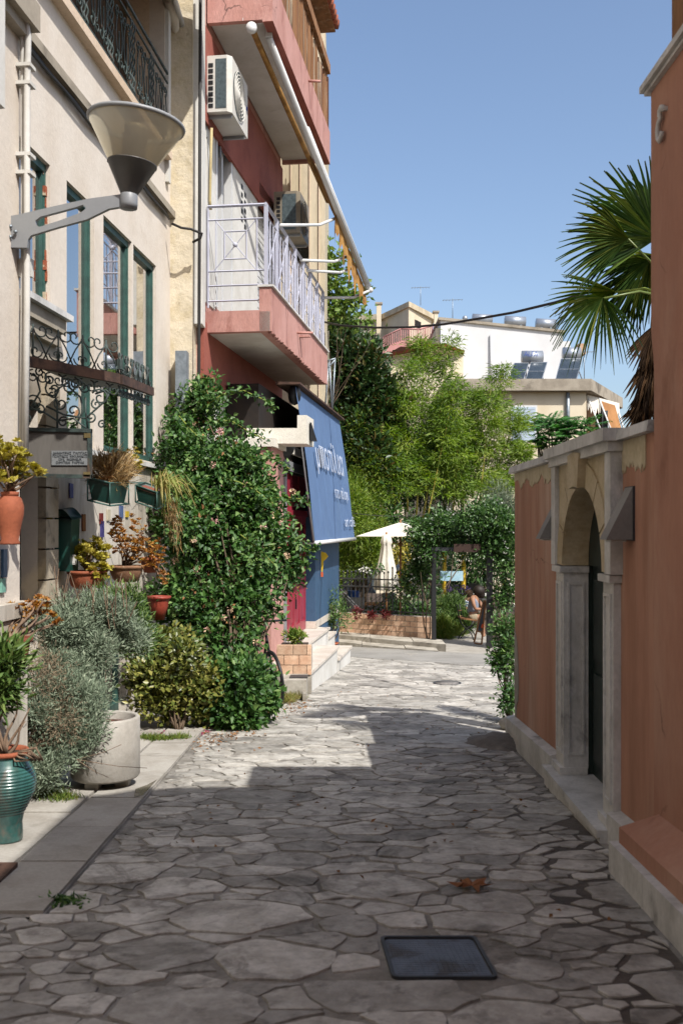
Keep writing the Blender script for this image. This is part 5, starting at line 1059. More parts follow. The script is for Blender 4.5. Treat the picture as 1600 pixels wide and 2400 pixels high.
# flower heads: rosettes of small petals
def flowers(name, pts, k, r, L, W, mt, par):
    c = np.repeat(np.array(pts), k, 0); n = len(c); off = nrm(NR.normal(0,1,(n,3)))*r*NR.random((n,1))**.5; return leaves(name, c+off, off+NR.normal(0,.01,(n,3)), off/r, L, W, mt, par, np.repeat(NR.random(len(pts)),k)*.7+NR.random(n)*.3, fold=.0, bend=0, wide=.6)
fp, fd = blob_pts(lb_, 420, .98); sel = (fd@np.array([.3,-.85,.35])) > .25; fp = fp[sel][:32]
flowers('flower_heads', fp+fd[sel][:32]*.04, 30, .03, .026, .022, LM['pinkfl'], lt)
lb2 = [PB(560,1600,10.5,75,85), PB(530,1660,10.4,55,50), PB(600,1640,10.6,45,60)]
bush('lantana_shrub', 'low leafy lantana shrub at the foot of the big bush beside the bicycle', 'bush', G(560,1705), lb2, 600, 14, .06, .07, .047, LM['lantana'], .012, 3, up=.2)
eb = [PB(410,1570,10.3,85,75), PB(380,1630,10.2,55,60), PB(450,1640,10.3,60,55), PB(350,1600,10.3,35,45), PB(400,1510,10.5,50,30)]
bush('euonymus_shrub', 'yellow green variegated shrub standing left of the lantana on the pavement edge', 'shrub', G(420,1715), eb, 620, 13, .05, .062, .042, LM['euonymus'], .012, 3, up=.3, bend=.05)
# grey-green lavender
lv = [PB(215,1438,7.9,92,42), PB(140,1480,7.7,60,48), PB(275,1485,8.0,48,38), PB(200,1505,7.8,70,42), PB(185,1640,7.3,62,52), PB(110,1640,7.1,60,62), PB(150,1730,7.05,62,48), PB(108,1790,6.95,45,42), PB(205,1690,7.15,42,36), PB(150,1575,7.5,55,38), PB(225,1560,7.7,40,26)]
lvt = thing('lavender_bush', 'sprawling grey green lavender bush leaning over the concrete planter', 'bush', (-2.1,7.0,gz(7)))
stems('stems', P(60,1760,6.9), blob_tops(lv[4:], 2), .012, M['twig'], lvt, .12); stems('stems', P(170,1620,7.7), blob_tops(lv[:4], 2), .012, M['twig'], lvt, .08); stems('bare_stems', P(40,1640,7.2), [P(x,y,7.2) for x,y in ((80,1580),(110,1650),(60,1600),(125,1690),(40,1560),(90,1700))], .018, M['twig'], lvt, .2)
lv = rag(lv, 16, .42, .62); foliage('foliage', lv, 2300, 24, .04, .045, .0075, LM['lavender'], lvt, up=.45, inner=.4, fold=.05, bend=.0, wide=.5)
foliage('dry_foliage', [PB(110,1620,7.1,60,70), PB(140,1690,7.0,55,40), PB(90,1560,7.3,50,30)], 300, 14, .04, .035, .005, LM['drylav'], lvt, up=.1, inner=.2, fold=.05)
m_ = MB()
for k in range(22):
    a = P(150+R.uniform(-40,150), 1430+R.uniform(-20,50), 7.8); m_.tube([a, a+Vector((R.uniform(-.06,.1),R.uniform(-.05,.05),R.uniform(.16,.32)))], .0035, 4)
for (x, y) in ((345,1800),(255,1822),(285,1745)): a = P(180,1780,6.95); m_.tube([a, a.lerp(P(x,y-10,6.9),.6)+Vector((0,0,-.03)), P(x,y,6.9)], .002, 4)
m_.build('flower_stalks', M['twig'], lvt, kind='stuff')
rb = [PB(290,1440,8.6,45,50), PB(310,1490,8.6,35,40), PB(255,1410,8.7,40,25)]
bush('rosemary_shrub', 'dark green rosemary shrub behind the grey lavender', 'shrub', P(290,1540,8.7), rb, 260, 26, .05, .06, .013, LM['rosemary'], .012, 3, up=.5, fold=.05)
# concrete cylinder planter
ct = thing('concrete_planter', 'round grey concrete planter standing on the pavement under the lavender', 'planter', P(248,1855,7.3)); pc = Vector((P(248,0,7.42).x, 7.42, gz(7.42)+.03)); ph = P(0,1692,7.2).z-pc.z
m_ = MB(); r_ = .252; m_.lathe([(r_-.06,.06),(r_-.012,.06),(r_,.075),(r_,ph-.012),(r_-.01,ph),(r_-.03,ph),(r_-.036,ph-.01),(r_-.036,ph-.1)], pc, 48); m_.build('shell', M['concrete'], ct)
m_ = MB(); m_.lathe([(0,ph-.06),(r_-.034,ph-.065)], pc, 32); m_.build('soil', mat('red_soil','6a4436','54362c',bump=.02,bscale=60,fine=.3), ct)
for a in range(3): m_ = MB(); m_.box((pc.x+.13*math.cos(a*2.1)-.05,pc.y+.13*math.sin(a*2.1)-.05,pc.z-.02),(pc.x+.13*math.cos(a*2.1)+.05,pc.y+.13*math.sin(a*2.1)+.05,pc.z+.07)); m_.build('foot', M['concrete'], ct)
# teal ribbed jar
jt = thing('ceramic_jar', 'tall teal glazed jar with ribbed belly at the left edge of the pavement', 'jar', G(14,1965)); jc = Vector((P(14,0,5.9).x, 5.9, gz(5.9)+.026)); k_ = .00262; prof = []
ctrl = [(0,.098),(.04,.1),(.1,.096),(.16,.108),(.22,.14),(.28,.166),(.33,.176),(.38,.172),(.42,.155),(.46,.135),(.49,.122),(.505,.124)]
for i in range(110):
    z = .505*i/109; r_ = np.interp(z, [c[0] for c in ctrl], [c[1] for c in ctrl]); r_ += .0035*math.sin(z*2*math.pi/.0185) if .17 < z < .44 else 0; prof.append((r_, z))
m_ = MB(); m_.lathe([(0,0)]+prof, jc, 40); m_.build('body', M['teal'], jt)
m_ = MB(); m_.lathe([(.118,.5),(.135,.505),(.14,.52),(.13,.533),(.115,.53),(.11,.5)], jc, 32); m_.build('rim', M['terracotta'], jt); m_ = MB(); m_.lathe([(0,.505),(.112,.505)], jc, 20); m_.build('soil', M['soil'], jt)
ob = [PB(5,1560,5.9,28,60), PB(-15,1620,5.9,40,45)]
jp = thing('leafy_pot_plant', 'bright green narrow leaved plant with woody stems growing in the teal jar', 'plant', tuple(jc+Vector((0,0,.51)))); stems('stems', jc+Vector((0,0,.5)), [P(x,y,5.9) for x,y in ((5,1600),(-20,1650),(40,1640),(20,1590),(60,1690),(70,1660),(20,1700))], .012, M['twig'], jp, .1)
foliage('foliage', ob, 60, 20, .05, .09, .02, LM['rosemary'], jp, up=.5); m_ = MB()
for k in range(5): a = jc+Vector((.05,-.05,.52)); m_.tube([a, a+Vector((.05+.03*k,-.08,-.03+.02*k)), a+Vector((.12+.02*k,-.05,-.03)), a+Vector((.1,.0,.02))], .006, 5)
m_.build('coiled_stems', M['twig'], jp, kind='stuff')

# ---- succulents: rosettes of fleshy leaves on branching stems
def rosettes(name, centres, k, L, W, mt, par):
    n = len(centres)*k; c = np.repeat(np.array(centres), k, 0); th = np.tile(np.arange(k)*2.399, len(centres)); el = np.tile(np.linspace(.15,1.2,k), len(centres)); tl_ = np.repeat(NR.normal(0,.35,(len(centres),3)),k,0)
    ax = np.stack([np.cos(th)*np.cos(el), np.sin(th)*np.cos(el), np.sin(el)],1)+tl_; up = np.tile([0,0,1.],(n,1)); Ls = L*(1.1-.5*el/1.2)
    return leaves(name, c, ax, up-ax*.3, Ls, W, mt, par, np.clip(np.repeat(NR.random(len(centres)),k)*.6+NR.random(n)*.4,0,1), fold=.12, bend=-.1, wide=.62)
def succulent(label, base, blobs, n, k, L, W, mt, smat='twig', name='succulent_plant', r=.011):
    t = thing(name, label, 'plant', base); c, d = blob_pts(blobs, n, .35); c = [tuple(x) for x in c]; rosettes('rosettes', c, k, L, W, mt, t); R2 = random.Random(n); stems('stems', base, R2.sample(c, min(len(c), 16)), r, M[smat], t, .1); return t
def pot(label, c, prof, mt, name='flower_pot', rim=None):
    t = thing(name, label, 'pot', c); m = MB(); m.lathe([(0,0)]+prof, c, 28); m.build('body', mt, t)
    r, z = prof[-1]; m = MB(); m.lathe([(r-.004,z-.03),(r+.012,z-.028),(r+.014,z),(r-.012,z+.002),(r-.02,z-.03)], c, 28); m.build('rim', mt, t); m = MB(); m.lathe([(0,z-.02),(r-.01,z-.022)], c, 20); m.build('soil', M['soil'], t); return t
pd_ = 6.25; q = P(24,1276,pd_)
pot('red terracotta amphora hung at the corner beside the entrance', q, [(.06,0),(.062,.01),(.054,.03),(.066,.1),(.085,.19),(.086,.24),(.07,.29),(.045,.31),(.042,.33)], M['terracotta'], 'amphora')
m_ = MB(); m_.tube([q+Vector((0,.0,.02)), q+Vector((-.12,.02,.02)), q+Vector((-.16,.02,-.1))], .01, 5); o = m_.build('wall_bracket', M['iron']); o['label'] = 'thin iron bracket holding the terracotta amphora'; o['category'] = 'bracket'
succulent('yellow green aeonium growing out of the terracotta amphora', q+Vector((0,0,.33)), [PB(20,1085,6.25,45,50), PB(70,1105,6.25,35,16), PB(0,1050,6.3,25,22)], 130, 13, .05, .024, LM['aeonium'])
fd = 9.45
q = P(205,1378,9.2); pot('wide terracotta pot under the yellow aeonium beside the mailbox', q, [(.12,0),(.15,.03),(.165,.1),(.17,.16)], M['terracotta'])
succulent('yellow aeonium in the terracotta pot right of the mailbox', q+Vector((0,0,.16)), [PB(222,1300,9.2,42,40), PB(235,1340,9.1,30,20), PB(195,1290,9.25,22,22)], 120, 13, .062, .03, LM['aeonium'])
q = P(296,1364,9.6); pot('shallow weathered clay bowl under the bronze succulent', q, [(.09,0),(.12,.02),(.155,.1),(.16,.16)], M['terracotta_old'])
succulent('tall bronze orange succulent branching from the weathered clay bowl', q+Vector((0,0,.16)), [PB(300,1260,9.6,45,50), PB(335,1290,9.6,40,35), PB(275,1245,9.6,20,30)], 190, 10, .042, .018, LM['crassula'])
q = P(352,1342,9.9); pot('small terracotta pot half hidden behind the bronze succulent', q, [(.06,0),(.09,.1),(.1,.15)], M['terracotta'])
succulent('trailing bronze succulent hanging from the small terracotta pot', q+Vector((0,0,.15)), [PB(365,1300,9.8,25,35), PB(385,1350,9.8,14,30)], 60, 9, .04, .017, LM['crassula'])
q = P(372,1452,10.6); pot('red plastic pot hanging in the shade left of the lantana', q, [(.06,0),(.1,.14),(.12,.25)], mat('red_plastic','9a4434','8a3c2e',rough=.5)); 
q = P(25,1565,6.3); pot('dark red pot at the left edge below the bronze succulent', q, [(.08,0),(.11,.08),(.125,.19)], mat('dark_red_clay','7c4230','6c3828'))
succulent('leggy bronze succulent with bare curved stems at the left edge', q+Vector((0,0,.17)), [PB(60,1430,6.5,40,25), PB(95,1420,6.7,35,25), PB(30,1480,6.4,25,15), PB(130,1450,6.8,15,20)], 46, 11, .045, .02, LM['crassula'], r=.014)
# flower troughs in wire holders
def trough(label, a, b, c, h, n):
    t = thing('flower_trough', label, 'planter', a, 'green flower troughs on the cream wall'); dn = Vector((0,0,-h)); tp = .85; m = MB(); e = c-b
    b0 = a.lerp(b,.08)+dn; b1 = a.lerp(b,.92)+dn; m.add([a, b, b+e, a+e, b0+e*.1, b1+e*.1, b1+e*.85, b0+e*.85], [(0,1,5,4),(1,2,6,5),(2,3,7,6),(3,0,4,7),(4,5,6,7)]); m.build('box', M['green'], t)
    m = MB(); m.add([x-Vector((0,0,.02)) for x in (a,b,b+e,a+e)], [(0,1,2,3)]); m.build('soil', mat('red_clay_soil_%d'%n,'8c5040','7a4436',bump=.01,bscale=50,fine=.2), t)
    m = MB(); o_ = Vector((0,0,.004)); lo_ = dn-Vector((0,0,.01))
    for p, q2 in ((a,b),(b,b+e),(b+e,a+e),(a+e,a)): m.tube([p+o_, q2+o_], .008, 5); m.tube([p+lo_, q2+lo_], .008, 5)
    for p in (a,b,b+e,a+e): m.tube([p+o_, p+lo_], .007, 5)
    m.tube([a+e+o_, A.pt(A.U(200),0.0,a.z+.02)], .007, 5); m.build('wire_holder', M['green_fr'], t); return t
ta, tb, tc_ = P(206,1120,8.9), P(258,1133,8.9), P(302,1132,9.5); trough('green flower trough of dry grass hung in front of the wall near the name board', ta, tb, tc_, .19, 1)
ua_, ub3, uc3 = P(318,1138,9.7), P(368,1155,9.7), P(388,1148,10.2); trough('smaller green flower trough with trailing grass beside the lantana', ua_, ub3, uc3, .15, 2)
gt = thing('dry_grass_tuft', 'dry straw coloured grass tuft growing in the larger flower trough', 'plant', (ta+tc_)/2); c, d = blob_pts([PB(262,1090,9.2,50,35), PB(240,1115,9.1,30,15), PB(285,1080,9.3,35,25)], 1700, .1)
bb = np.array((ta+tc_)/2); leaves('blades', c*.45+bb*.55+NR.normal(0,.05,c.shape), c-bb+NR.normal(0,.06,c.shape), np.tile([.2,-.6,.4],(len(c),1)), .16, .005, LM['dry'], gt, NR.random(len(c)), fold=0, bend=.1)
succulent('small yellow aeonium at the end of the larger flower trough', P(290,1128,9.5), [PB(305,1075,9.5,25,22), PB(320,1095,9.5,15,18)], 45, 11, .045, .02, LM['aeonium'])
spd = thing('spider_plant', 'arching striped grass spilling from the smaller flower trough', 'plant', ub3); m_ = MB(); b0_ = P(372,1142,9.8)
pos = []; axs = []; 
for k in range(75):
    th = R.uniform(-1.2,1.6); up_ = R.uniform(.1,.3); dx = R.uniform(.02,.22); p0_ = np.array(b0_)+NR.normal(0,.03,3); p1_ = p0_+np.array([dx*math.cos(th),dx*math.sin(th)-.05,up_*.5]); p2_ = p1_+np.array([dx*.8*math.cos(th),dx*.6*math.sin(th),-up_*R.uniform(.3,1.6)]); pos += [p0_,p1_]; axs += [p1_-p0_,p2_-p1_]
pos = np.array(pos); axs = np.array(axs); leaves('blades', pos, axs, np.tile([.2,-.5,.6],(len(pos),1)), np.linalg.norm(axs,axis=1)*1.08, .014, LM['spider'], spd, NR.random(len(pos)), fold=.05, bend=.06, wide=.5)
c, d = blob_pts([PB(400,1190,10.0,18,60), PB(415,1230,10.1,12,55)], 170, .1); leaves('hanging_roots', c, np.tile([.1,0,-1.],(len(c),1))+NR.normal(0,.2,c.shape), np.tile([.2,-.6,.3],(len(c),1)), .13, .004, LM['dry'], spd, NR.random(len(c)))
# weeds, fallen petals and leaf litter
def scatter(name, label, cat, pts, n, s, L, W, mt, up=.05, flat=True):
    pts = np.array(pts); i = NR.integers(0, len(pts), n); p = pts[i]+NR.normal(0,1,(n,3))*np.array([s,s,0]); p[:,2] = -SL*p[:,1]+.012
    t = thing(name, label, cat, tuple(pts.mean(0)), kind='stuff'); ax = NR.normal(0,1,(n,3)); ax[:,2] = np.abs(ax[:,2])*up if flat else up+np.abs(ax[:,2]); leaves(name+'_leaves', p, ax, np.tile([0,0,1.],(n,1)), L*(.6+.8*NR.random(n)), W, mt, t, NR.random(n)); return t
g3 = lambda l: [tuple(G(a,b)) for a, b in l]
scatter('weeds', 'short green weeds along the pavement edge below the shrubs', 'weeds', g3([(350,1735),(380,1738),(420,1735),(150,1880),(120,1870)]), 1500, .05, .06, .006, LM['weed'], .9, False)
scatter('fallen_petals', 'fallen magenta petals under the yellow green shrub', 'petals', g3([(350,1722),(380,1718),(420,1720),(460,1718),(340,1715)]), 420, .09, .03, .022, LM['magenta'])
scatter('dry_grass_patch', 'dry grass growing at the foot of the concrete block', 'grass', g3([(655,1640),(680,1640),(665,1648),(640,1650)]), 1600, .07, .1, .006, LM['spider'], 1.0, False)
scatter('leaf_litter', 'dry leaves scattered on the lane below the bushes', 'leaves', g3([(600,1690),(640,1668),(680,1662),(560,1720),(700,1650),(520,1730),(480,1745)]), 260, .16, .035, .022, LM['litter'], .25)
scatter('stray_leaves', 'stray dry leaves strewn over the lane and pavement', 'leaves', [tuple(Vector((R.uniform(-1.3,1.4), R.uniform(4.2,14), 0))) for _ in range(60)], 90, .1, .035, .02, LM['litter'], .25)
# one big plane leaf on the stones
lf = G(1105,2085); m_ = MB(); pts = []
for i in range(22):
    a = math.radians(-80+i*340/21); r_ = .085*(1 if i % 4 == 0 else .62 if i % 2 else .42); pts.append((r_*math.cos(a)*1.5, r_*math.sin(a)*1.1))
vs = [lf+Vector((0,0,.02))]+[lf+Vector((x, y, .014+.03*abs(math.sin(i*1.3))-SL*y)) for i, (x, y) in enumerate(pts)]; m_.add(vs, [(0,i+1,i+2) for i in range(21)]); o = m_.build('plane_leaf', mat('brown_leaf','8a5a38','6f462c',rough=.8)); o['label'] = 'large curled brown plane leaf lying on the stones above the square cover'; o['category'] = 'leaf'
# weed in the joint
wd_ = thing('joint_weed', 'small green weed growing between the stones at the pavement corner', 'weed', G(155,2115)); c = np.array(G(155,2115))+NR.normal(0,1,(140,3))*np.array([.05,.04,.0]); leaves('leaves', c, NR.normal(0,1,(140,3))*np.array([1,1,.3])+np.array([0,0,.35]), np.tile([0,0,1.],(140,1)), .05, .02, LM['lantana'], wd_, NR.random(140))
# ================================================================ GARDEN ACROSS THE STREET
gwx = lambda x, off=0: 23.15-.6*x+off       # garden wall line
wt_ = Vector((1,-.6,0)).normalized(); wn_ = Vector((-.6,-1,0)).normalized()   # along the wall, out to the street
w0_ = Vector((-.9, gwx(-.9), 0)); wl = (Vector((1.98, gwx(1.98),0))-w0_).length; zb5, zt5 = -.9, -.42
def GW(s_, o_, z): v = w0_+wt_*s_+wn_*o_; return Vector((v.x, v.y, z))
def gbox(m, s0, s1, o0, o1, z0, z1): return m.hexa([GW(s0,o0,z0),GW(s0,o1,z0),GW(s1,o1,z0),GW(s1,o0,z0),GW(s0,o0,z1),GW(s0,o1,z1),GW(s1,o1,z1),GW(s1,o0,z1)])
bw = thing('brick_garden_wall', 'low tan brick wall below the iron fence of the cafe garden', 'wall', GW(wl/2,0,zb5))
m_ = MB(); gbox(m_, 0, wl, -.24, -.012, zb5-.2, zt5); m_.build('mortar_core', mat('pale_mortar','b8ada0','a89d90'), bw)
for r_ in range(4):
    s = -.12*(r_ % 2); h = (zt5-zb5)/4
    while s < wl:
        a, b = max(s,0)+.007, min(s+.236,wl)-.007; s += .236
        if b-a > .03: m_ = MB(); gbox(m_, a, b, -.1, R.uniform(-.002,.006), zb5+r_*h+.007, zb5+(r_+1)*h-.007); o = m_.build('brick', M['brick'], bw); set_rnd(o.data, [R.random()]*6)
fe = thing('iron_fence', 'dark wrought iron fence with spear tops on the low brick wall', 'fence', GW(wl/2,0,zt5)); zf = .52
for zz, nm in ((-.35,0),(.2,1),(.37,2)): m_ = MB(); gbox(m_, 0, wl, -.13, -.1, zz-.015, zz+.015); m_.build('rail', M['iron'], fe)
s = .06; k = 0
while s < wl:
    m_ = MB(); p = GW(s,-.115,-.42); tall = k % 7 == 0; zt6 = zf+(.1 if tall else -.02*(k % 2)); r_ = .016 if tall else .009
    m_.tube([p, Vector((p.x,p.y,zt6))], r_, 4); m_.ball((p.x,p.y,zt6+.02), .022, 6, 4, (1,1,1.5)); m_.build('bar', M['iron'], fe); s += .108; k += 1
for i in range(2):
    c = .9+i*1.5; m_ = MB()
    for g in (-1,1):
        for e in (0,.1): m_.tube([GW(c+g*.05,-.12,.12-e), GW(c+g*.55,-.12,-.3-e*.5)], .011, 4)
    m_.build('chevron', M['iron'], fe)
# gate frame
gtf = thing('garden_gate', 'dark steel gate frame with the leaf standing open at the garden entrance', 'gate', (2.6,21.7,-1))
pL = P(1016,1515,21.6); pR = P(1146,1523,21.4)
for p, wd in ((pL,.09),(pR,.12)): m_ = MB(); m_.box((p.x-wd/2,p.y-.06,-1.15),(p.x+wd/2,p.y+.06,1.05)); m_.build('post', M['black'], gtf)
m_ = MB(); m_.box((pL.x-.05,pL.y-.05,1.05),(pR.x+.06,pL.y+.05,1.13)); m_.build('head_bar', M['iron'], gtf)
p = pR+Vector((.02,.15,0)); m_ = MB()
for k in range(7): m_.tube([p+Vector((.02*k,.14*k,.15)), p+Vector((.02*k,.14*k,1.9))], .011, 4)
for z in (.15,1.0,1.9): m_.tube([p+Vector((0,0,z)), p+Vector((.12,.86,z))], .014, 4)
m_.build('gate_leaf', M['iron'], gtf)
m_ = MB(); a = P(1063,1275,21.3); b = P(1125,1294,21.3); m_.box((a.x,21.3,b.z),(b.x,21.35,a.z)); o = m_.build('hanging_sign', mat('dark_brown_board','3c2a22','2e201a')); o['label'] = 'dark brown wooden sign hanging under the jasmine arch'; o['category'] = 'sign'
# jasmine arch
ja = [PB(1000,1270,21.8,35,45), PB(1040,1230,21.8,50,32), PB(1110,1225,21.7,65,40), PB(1170,1240,21.5,45,50), PB(1190,1310,21.3,26,70), PB(1188,1390,21.3,20,50), PB(985,1330,22.2,25,45), PB(1100,1265,21.7,70,18), PB(1150,1275,21.6,40,30)]
jt_ = bush('jasmine_arch', 'dense jasmine arch with white flowers over the garden gate', 'climber', (2.2,21.9,-1), ja, 1000, 16, .09, .085, .05, LM['jasmine'], .02, 0, up=.1, inner=.3)
stems('stems', pL+Vector((-.12,.1,.1)), [P(x,y,21.7) for x, y in ((1000,1290),(985,1340),(1010,1240))], .016, M['bark'], jt_); stems('stems', pR+Vector((.25,.1,.1)), [P(x,y,21.5) for x, y in ((1185,1300),(1175,1390),(1190,1250),(1165,1440))], .018, M['bark'], jt_)
fp, fd = blob_pts(ja, 150, .98); flowers('flowers', fp+fd*.04, 5, .03, .04, .035, LM['white_fl'], jt_)
vb = [PB(955,1375,22.4,32,22), PB(965,1345,22.3,32,36), PB(870,1335,22.8,30,8), PB(775,1400,23.4,18,30)]
vt = bush('fence_creeper', 'leafy creeper trailing along the iron fence', 'climber', GW(1.4,-.3,-.5), vb, 130, 11, .07, .09, .05, LM['jasmine'], .008, 2, up=.1, inner=.1)
fp, fd = blob_pts(vb, 80, .9); flowers('flowers', fp, 5, .03, .06, .05, LM['white_fl'], vt)
for i, (x, y) in enumerate(((838,1432),(905,1438),(870,1440))):
    c = P(x, y, 22.4); bush('coleus_plant', ['dark red leaved plant on the brick wall at its left part','dark red leaved plant on the brick wall nearest the gate','dark red leaved plant at the middle of the brick wall'][i], 'plant', c+Vector((0,0,-.1)), [(c.x,c.y,c.z-.03,.09,.07,.07)], 22, 7, .03, .06, .035, LM['red'], .006, 2)
# ---- parasols
def parasol_open(label, x, y, d, wpx, drop):
    p = P(x, y, d); t = thing('parasol', label, 'parasol', (p.x,p.y,-1.1), 'ecru cafe parasols'); hw = wpx*d/F/2; n = 4
    def rim(k, s_=1, dz=0): a = math.pi/4*(2*k)+.35; return Vector((p.x+hw*1.25*s_*math.cos(a), p.y+hw*1.25*s_*math.sin(a), p.z-drop+dz))
    m = MB(); top = p
    for k in range(4):
        a, b = rim(k), rim(k+1); n5 = 6; rows = []
        for i in range(n5+1):
            t_ = i/n5; rows.append([top.lerp(a,t_).lerp(top.lerp(b,t_), j/n5)-Vector((0,0,.10*math.sin(math.pi*t_)*math.sin(math.pi*j/n5))) for j in range(n5+1)])
        vs = [v for r in rows for v in r]; m.add(vs, [(i*(n5+1)+j,i*(n5+1)+j+1,(i+1)*(n5+1)+j+1,(i+1)*(n5+1)+j) for i in range(n5) for j in range(n5)], True)
    m.build('canopy', M['canvas'], t); m = MB(); m.tube([(p.x,p.y,-1.1),(p.x,p.y,p.z+.06)], .025, 8); m.build('pole', M['wood'], t)
    for k in range(4): m = MB(); m.tube([Vector((p.x,p.y,p.z-drop-.25)), rim(k,.55,drop*.42)], .013, 5); m.build('rib', M['wood'], t)
    m = MB(); m.box((p.x-.3,p.y-.3,-1.12),(p.x+.3,p.y+.3,-1.02)); m.build('base', M['conc'], t); return t
parasol_open('open ecru parasol above the closed one in the cafe garden', 938, 1224, 24.4, 180, .34)
parasol_open('open ecru parasol farther back seen through the jasmine arch', 1135, 1295, 31, 110, .25)
cp = P(905,1252,23.6); t = thing('parasol', 'closed ecru parasol standing behind the iron fence', 'parasol', (cp.x,cp.y,-1.1), 'ecru cafe parasols')
prof = [(.0,0),(.10,-.03),(.13,-.2),(.10,-.25),(.16,-.6),(.24,-1.0),(.27,-1.3),(.24,-1.32)]; m_ = MB(); vs = []; n = 40
for r_, z in prof:
    for k in range(n): th = 2*math.pi*k/n; q = 1+.16*math.sin(th*8)*(1 if z < -.1 else 0); vs.append(cp+Vector((r_*q*math.cos(th), r_*q*math.sin(th), z)))
m_.add(vs, [(i*n+k,i*n+(k+1) % n,(i+1)*n+(k+1) % n,(i+1)*n+k) for i in range(len(prof)-1) for k in range(n)], True); m_.build('canopy', M['canvas'], t); m_ = MB(); m_.tube([(cp.x,cp.y,-1.1),(cp.x,cp.y,cp.z+.05)], .025, 8); m_.build('pole', M['wood'], t); m_ = MB(); m_.lathe([(.0,.12),(.25,.12),(.28,0)], (cp.x,cp.y,-1.12), 20); m_.build('base', M['conc'], t)
cp = P(1180,1300,33); t = thing('parasol', 'closed ecru parasol on a yellow post far back in the garden', 'parasol', (cp.x,cp.y,-1.1), 'ecru cafe parasols'); m_ = MB(); m_.lathe([(0,0),(.1,-.05),(.16,-.35),(.28,-.45),(.3,-.6),(0,-.62)], cp+Vector((0,0,.2)), 16); m_.build('canopy', M['canvas'], t); m_ = MB(); m_.tube([(cp.x,cp.y,-1.1),(cp.x,cp.y,cp.z)], .06, 8); m_.build('pole', M['yellow'], t)
# ---- yellow lamp posts behind
for i, (x, yb, yt) in enumerate(((1040,1372,1290),(1085,1365,1300))):
    d = 29; a, b = P(x,yb,d), P(x,yt,d); m_ = MB(); m_.tube([(a.x,d,-1.1),(a.x,d,b.z)], .07, 8); o = m_.build('yellow_post', M['yellow']); o['label'] = ['yellow painted post behind the gate, the one nearer the closed parasol','yellow painted post behind the gate, nearer the seated woman'][i]; o['category'] = 'post'
# ---- tables and chairs
def cafe_table(label, c, mt=None):
    t = thing('cafe_table', label, 'table', c, 'cafe tables in the garden'); m = MB(); m.box((c[0]-.4,c[1]-.3,c[2]+.7),(c[0]+.4,c[1]+.3,c[2]+.74)); m.build('table_top', mt or M['wood'], t)
    for a in (-.33,.33):
        for b in (-.24,.24): m = MB(); m.box((c[0]+a-.02,c[1]+b-.02,c[2]),(c[0]+a+.02,c[1]+b+.02,c[2]+.7)); m.build('leg', M['iron'], t)
def chair(label, c, rz, mt):
    t = thing('cafe_chair', label, 'chair', c, 'chairs in the garden'); cs, sn = math.cos(rz), math.sin(rz)
    def T(x, y, z): return Vector((c[0]+x*cs-y*sn, c[1]+x*sn+y*cs, c[2]+z))
    m = MB(); m.hexa([T(-.21,-.21,.43),T(.21,-.21,.43),T(.21,.21,.43),T(-.21,.21,.43),T(-.21,-.21,.46),T(.21,-.21,.46),T(.21,.21,.46),T(-.21,.21,.46)]); m.build('seat', mt, t)
    m = MB(); m.hexa([T(-.21,.2,.55),T(.21,.2,.55),T(.21,.23,.55),T(-.21,.23,.55),T(-.21,.26,.92),T(.21,.26,.92),T(.21,.29,.92),T(-.21,.29,.92)]); m.build('backrest', mt, t)
    for a in (-.19,.19):
        m = MB(); m.tube([T(a,-.19,0), T(a,-.19,.43)], .014, 5); m.build('leg', M['iron'], t); m = MB(); m.tube([T(a,.22,0), T(a,.21,.45), T(a,.28,.93)], .014, 5); m.build('leg', M['iron'], t)
gzf = -1.12; wick = mat('grey_wicker','7b8088','666b73',bump=.004,bscale=60)
q = P(880,1430,25.5); cafe_table('wooden cafe table behind the fence below the closed parasol', (q.x,q.y,gzf)); q = P(845,1430,25.2); chair('grey wicker chair behind the fence left of the closed parasol', (q.x,q.y,gzf), 2.6, wick); q = P(925,1435,26.4); chair('grey wicker chair behind the fence right of the closed parasol', (q.x,q.y,gzf), .6, wick)
q = P(1125,1400,29.5); chair('dark garden chair beyond the seated woman', (q.x,q.y,gzf+.1), 2.4, M['dark_metal']); q = P(1140,1400,28.2); cafe_table('white garden table just beyond the seated woman', (q.x,q.y,gzf+.05), M['white'])
m_ = MB(); a = P(1060,1345,28.5); m_.box((a.x-.35,28.5,a.z-.2),(a.x+.3,28.53,a.z+.08)); o = m_.build('display_board', mat('pale_blue_board','9fc3d4','b8d4dd',scale=3)); o['label'] = 'pale blue display board between the yellow posts'; o['category'] = 'board'
m_ = MB(); a = P(828,1400,26); m_.lathe([(.12,0),(.16,.3),(.17,.32)], (a.x,26,a.z-.15), 16); o = m_.build('blue_pot', mat('blue_glaze','2c4a8c','24407c',rough=.3)); o['label'] = 'blue glazed pot behind the left part of the iron fence'; o['category'] = 'pot'
m_ = MB(); a = P(933,1330,24.6); m_.ball(a, .08, 10, 6); m_.tube([a, a+Vector((0,0,.3))], .006, 4); o = m_.build('hanging_lantern', mat('blue_white_lantern','8aa4c8','dfe4ea',scale=12,lo=.45,hi=.55)); o['label'] = 'small blue and white lantern hanging right of the closed parasol'; o['category'] = 'lantern'
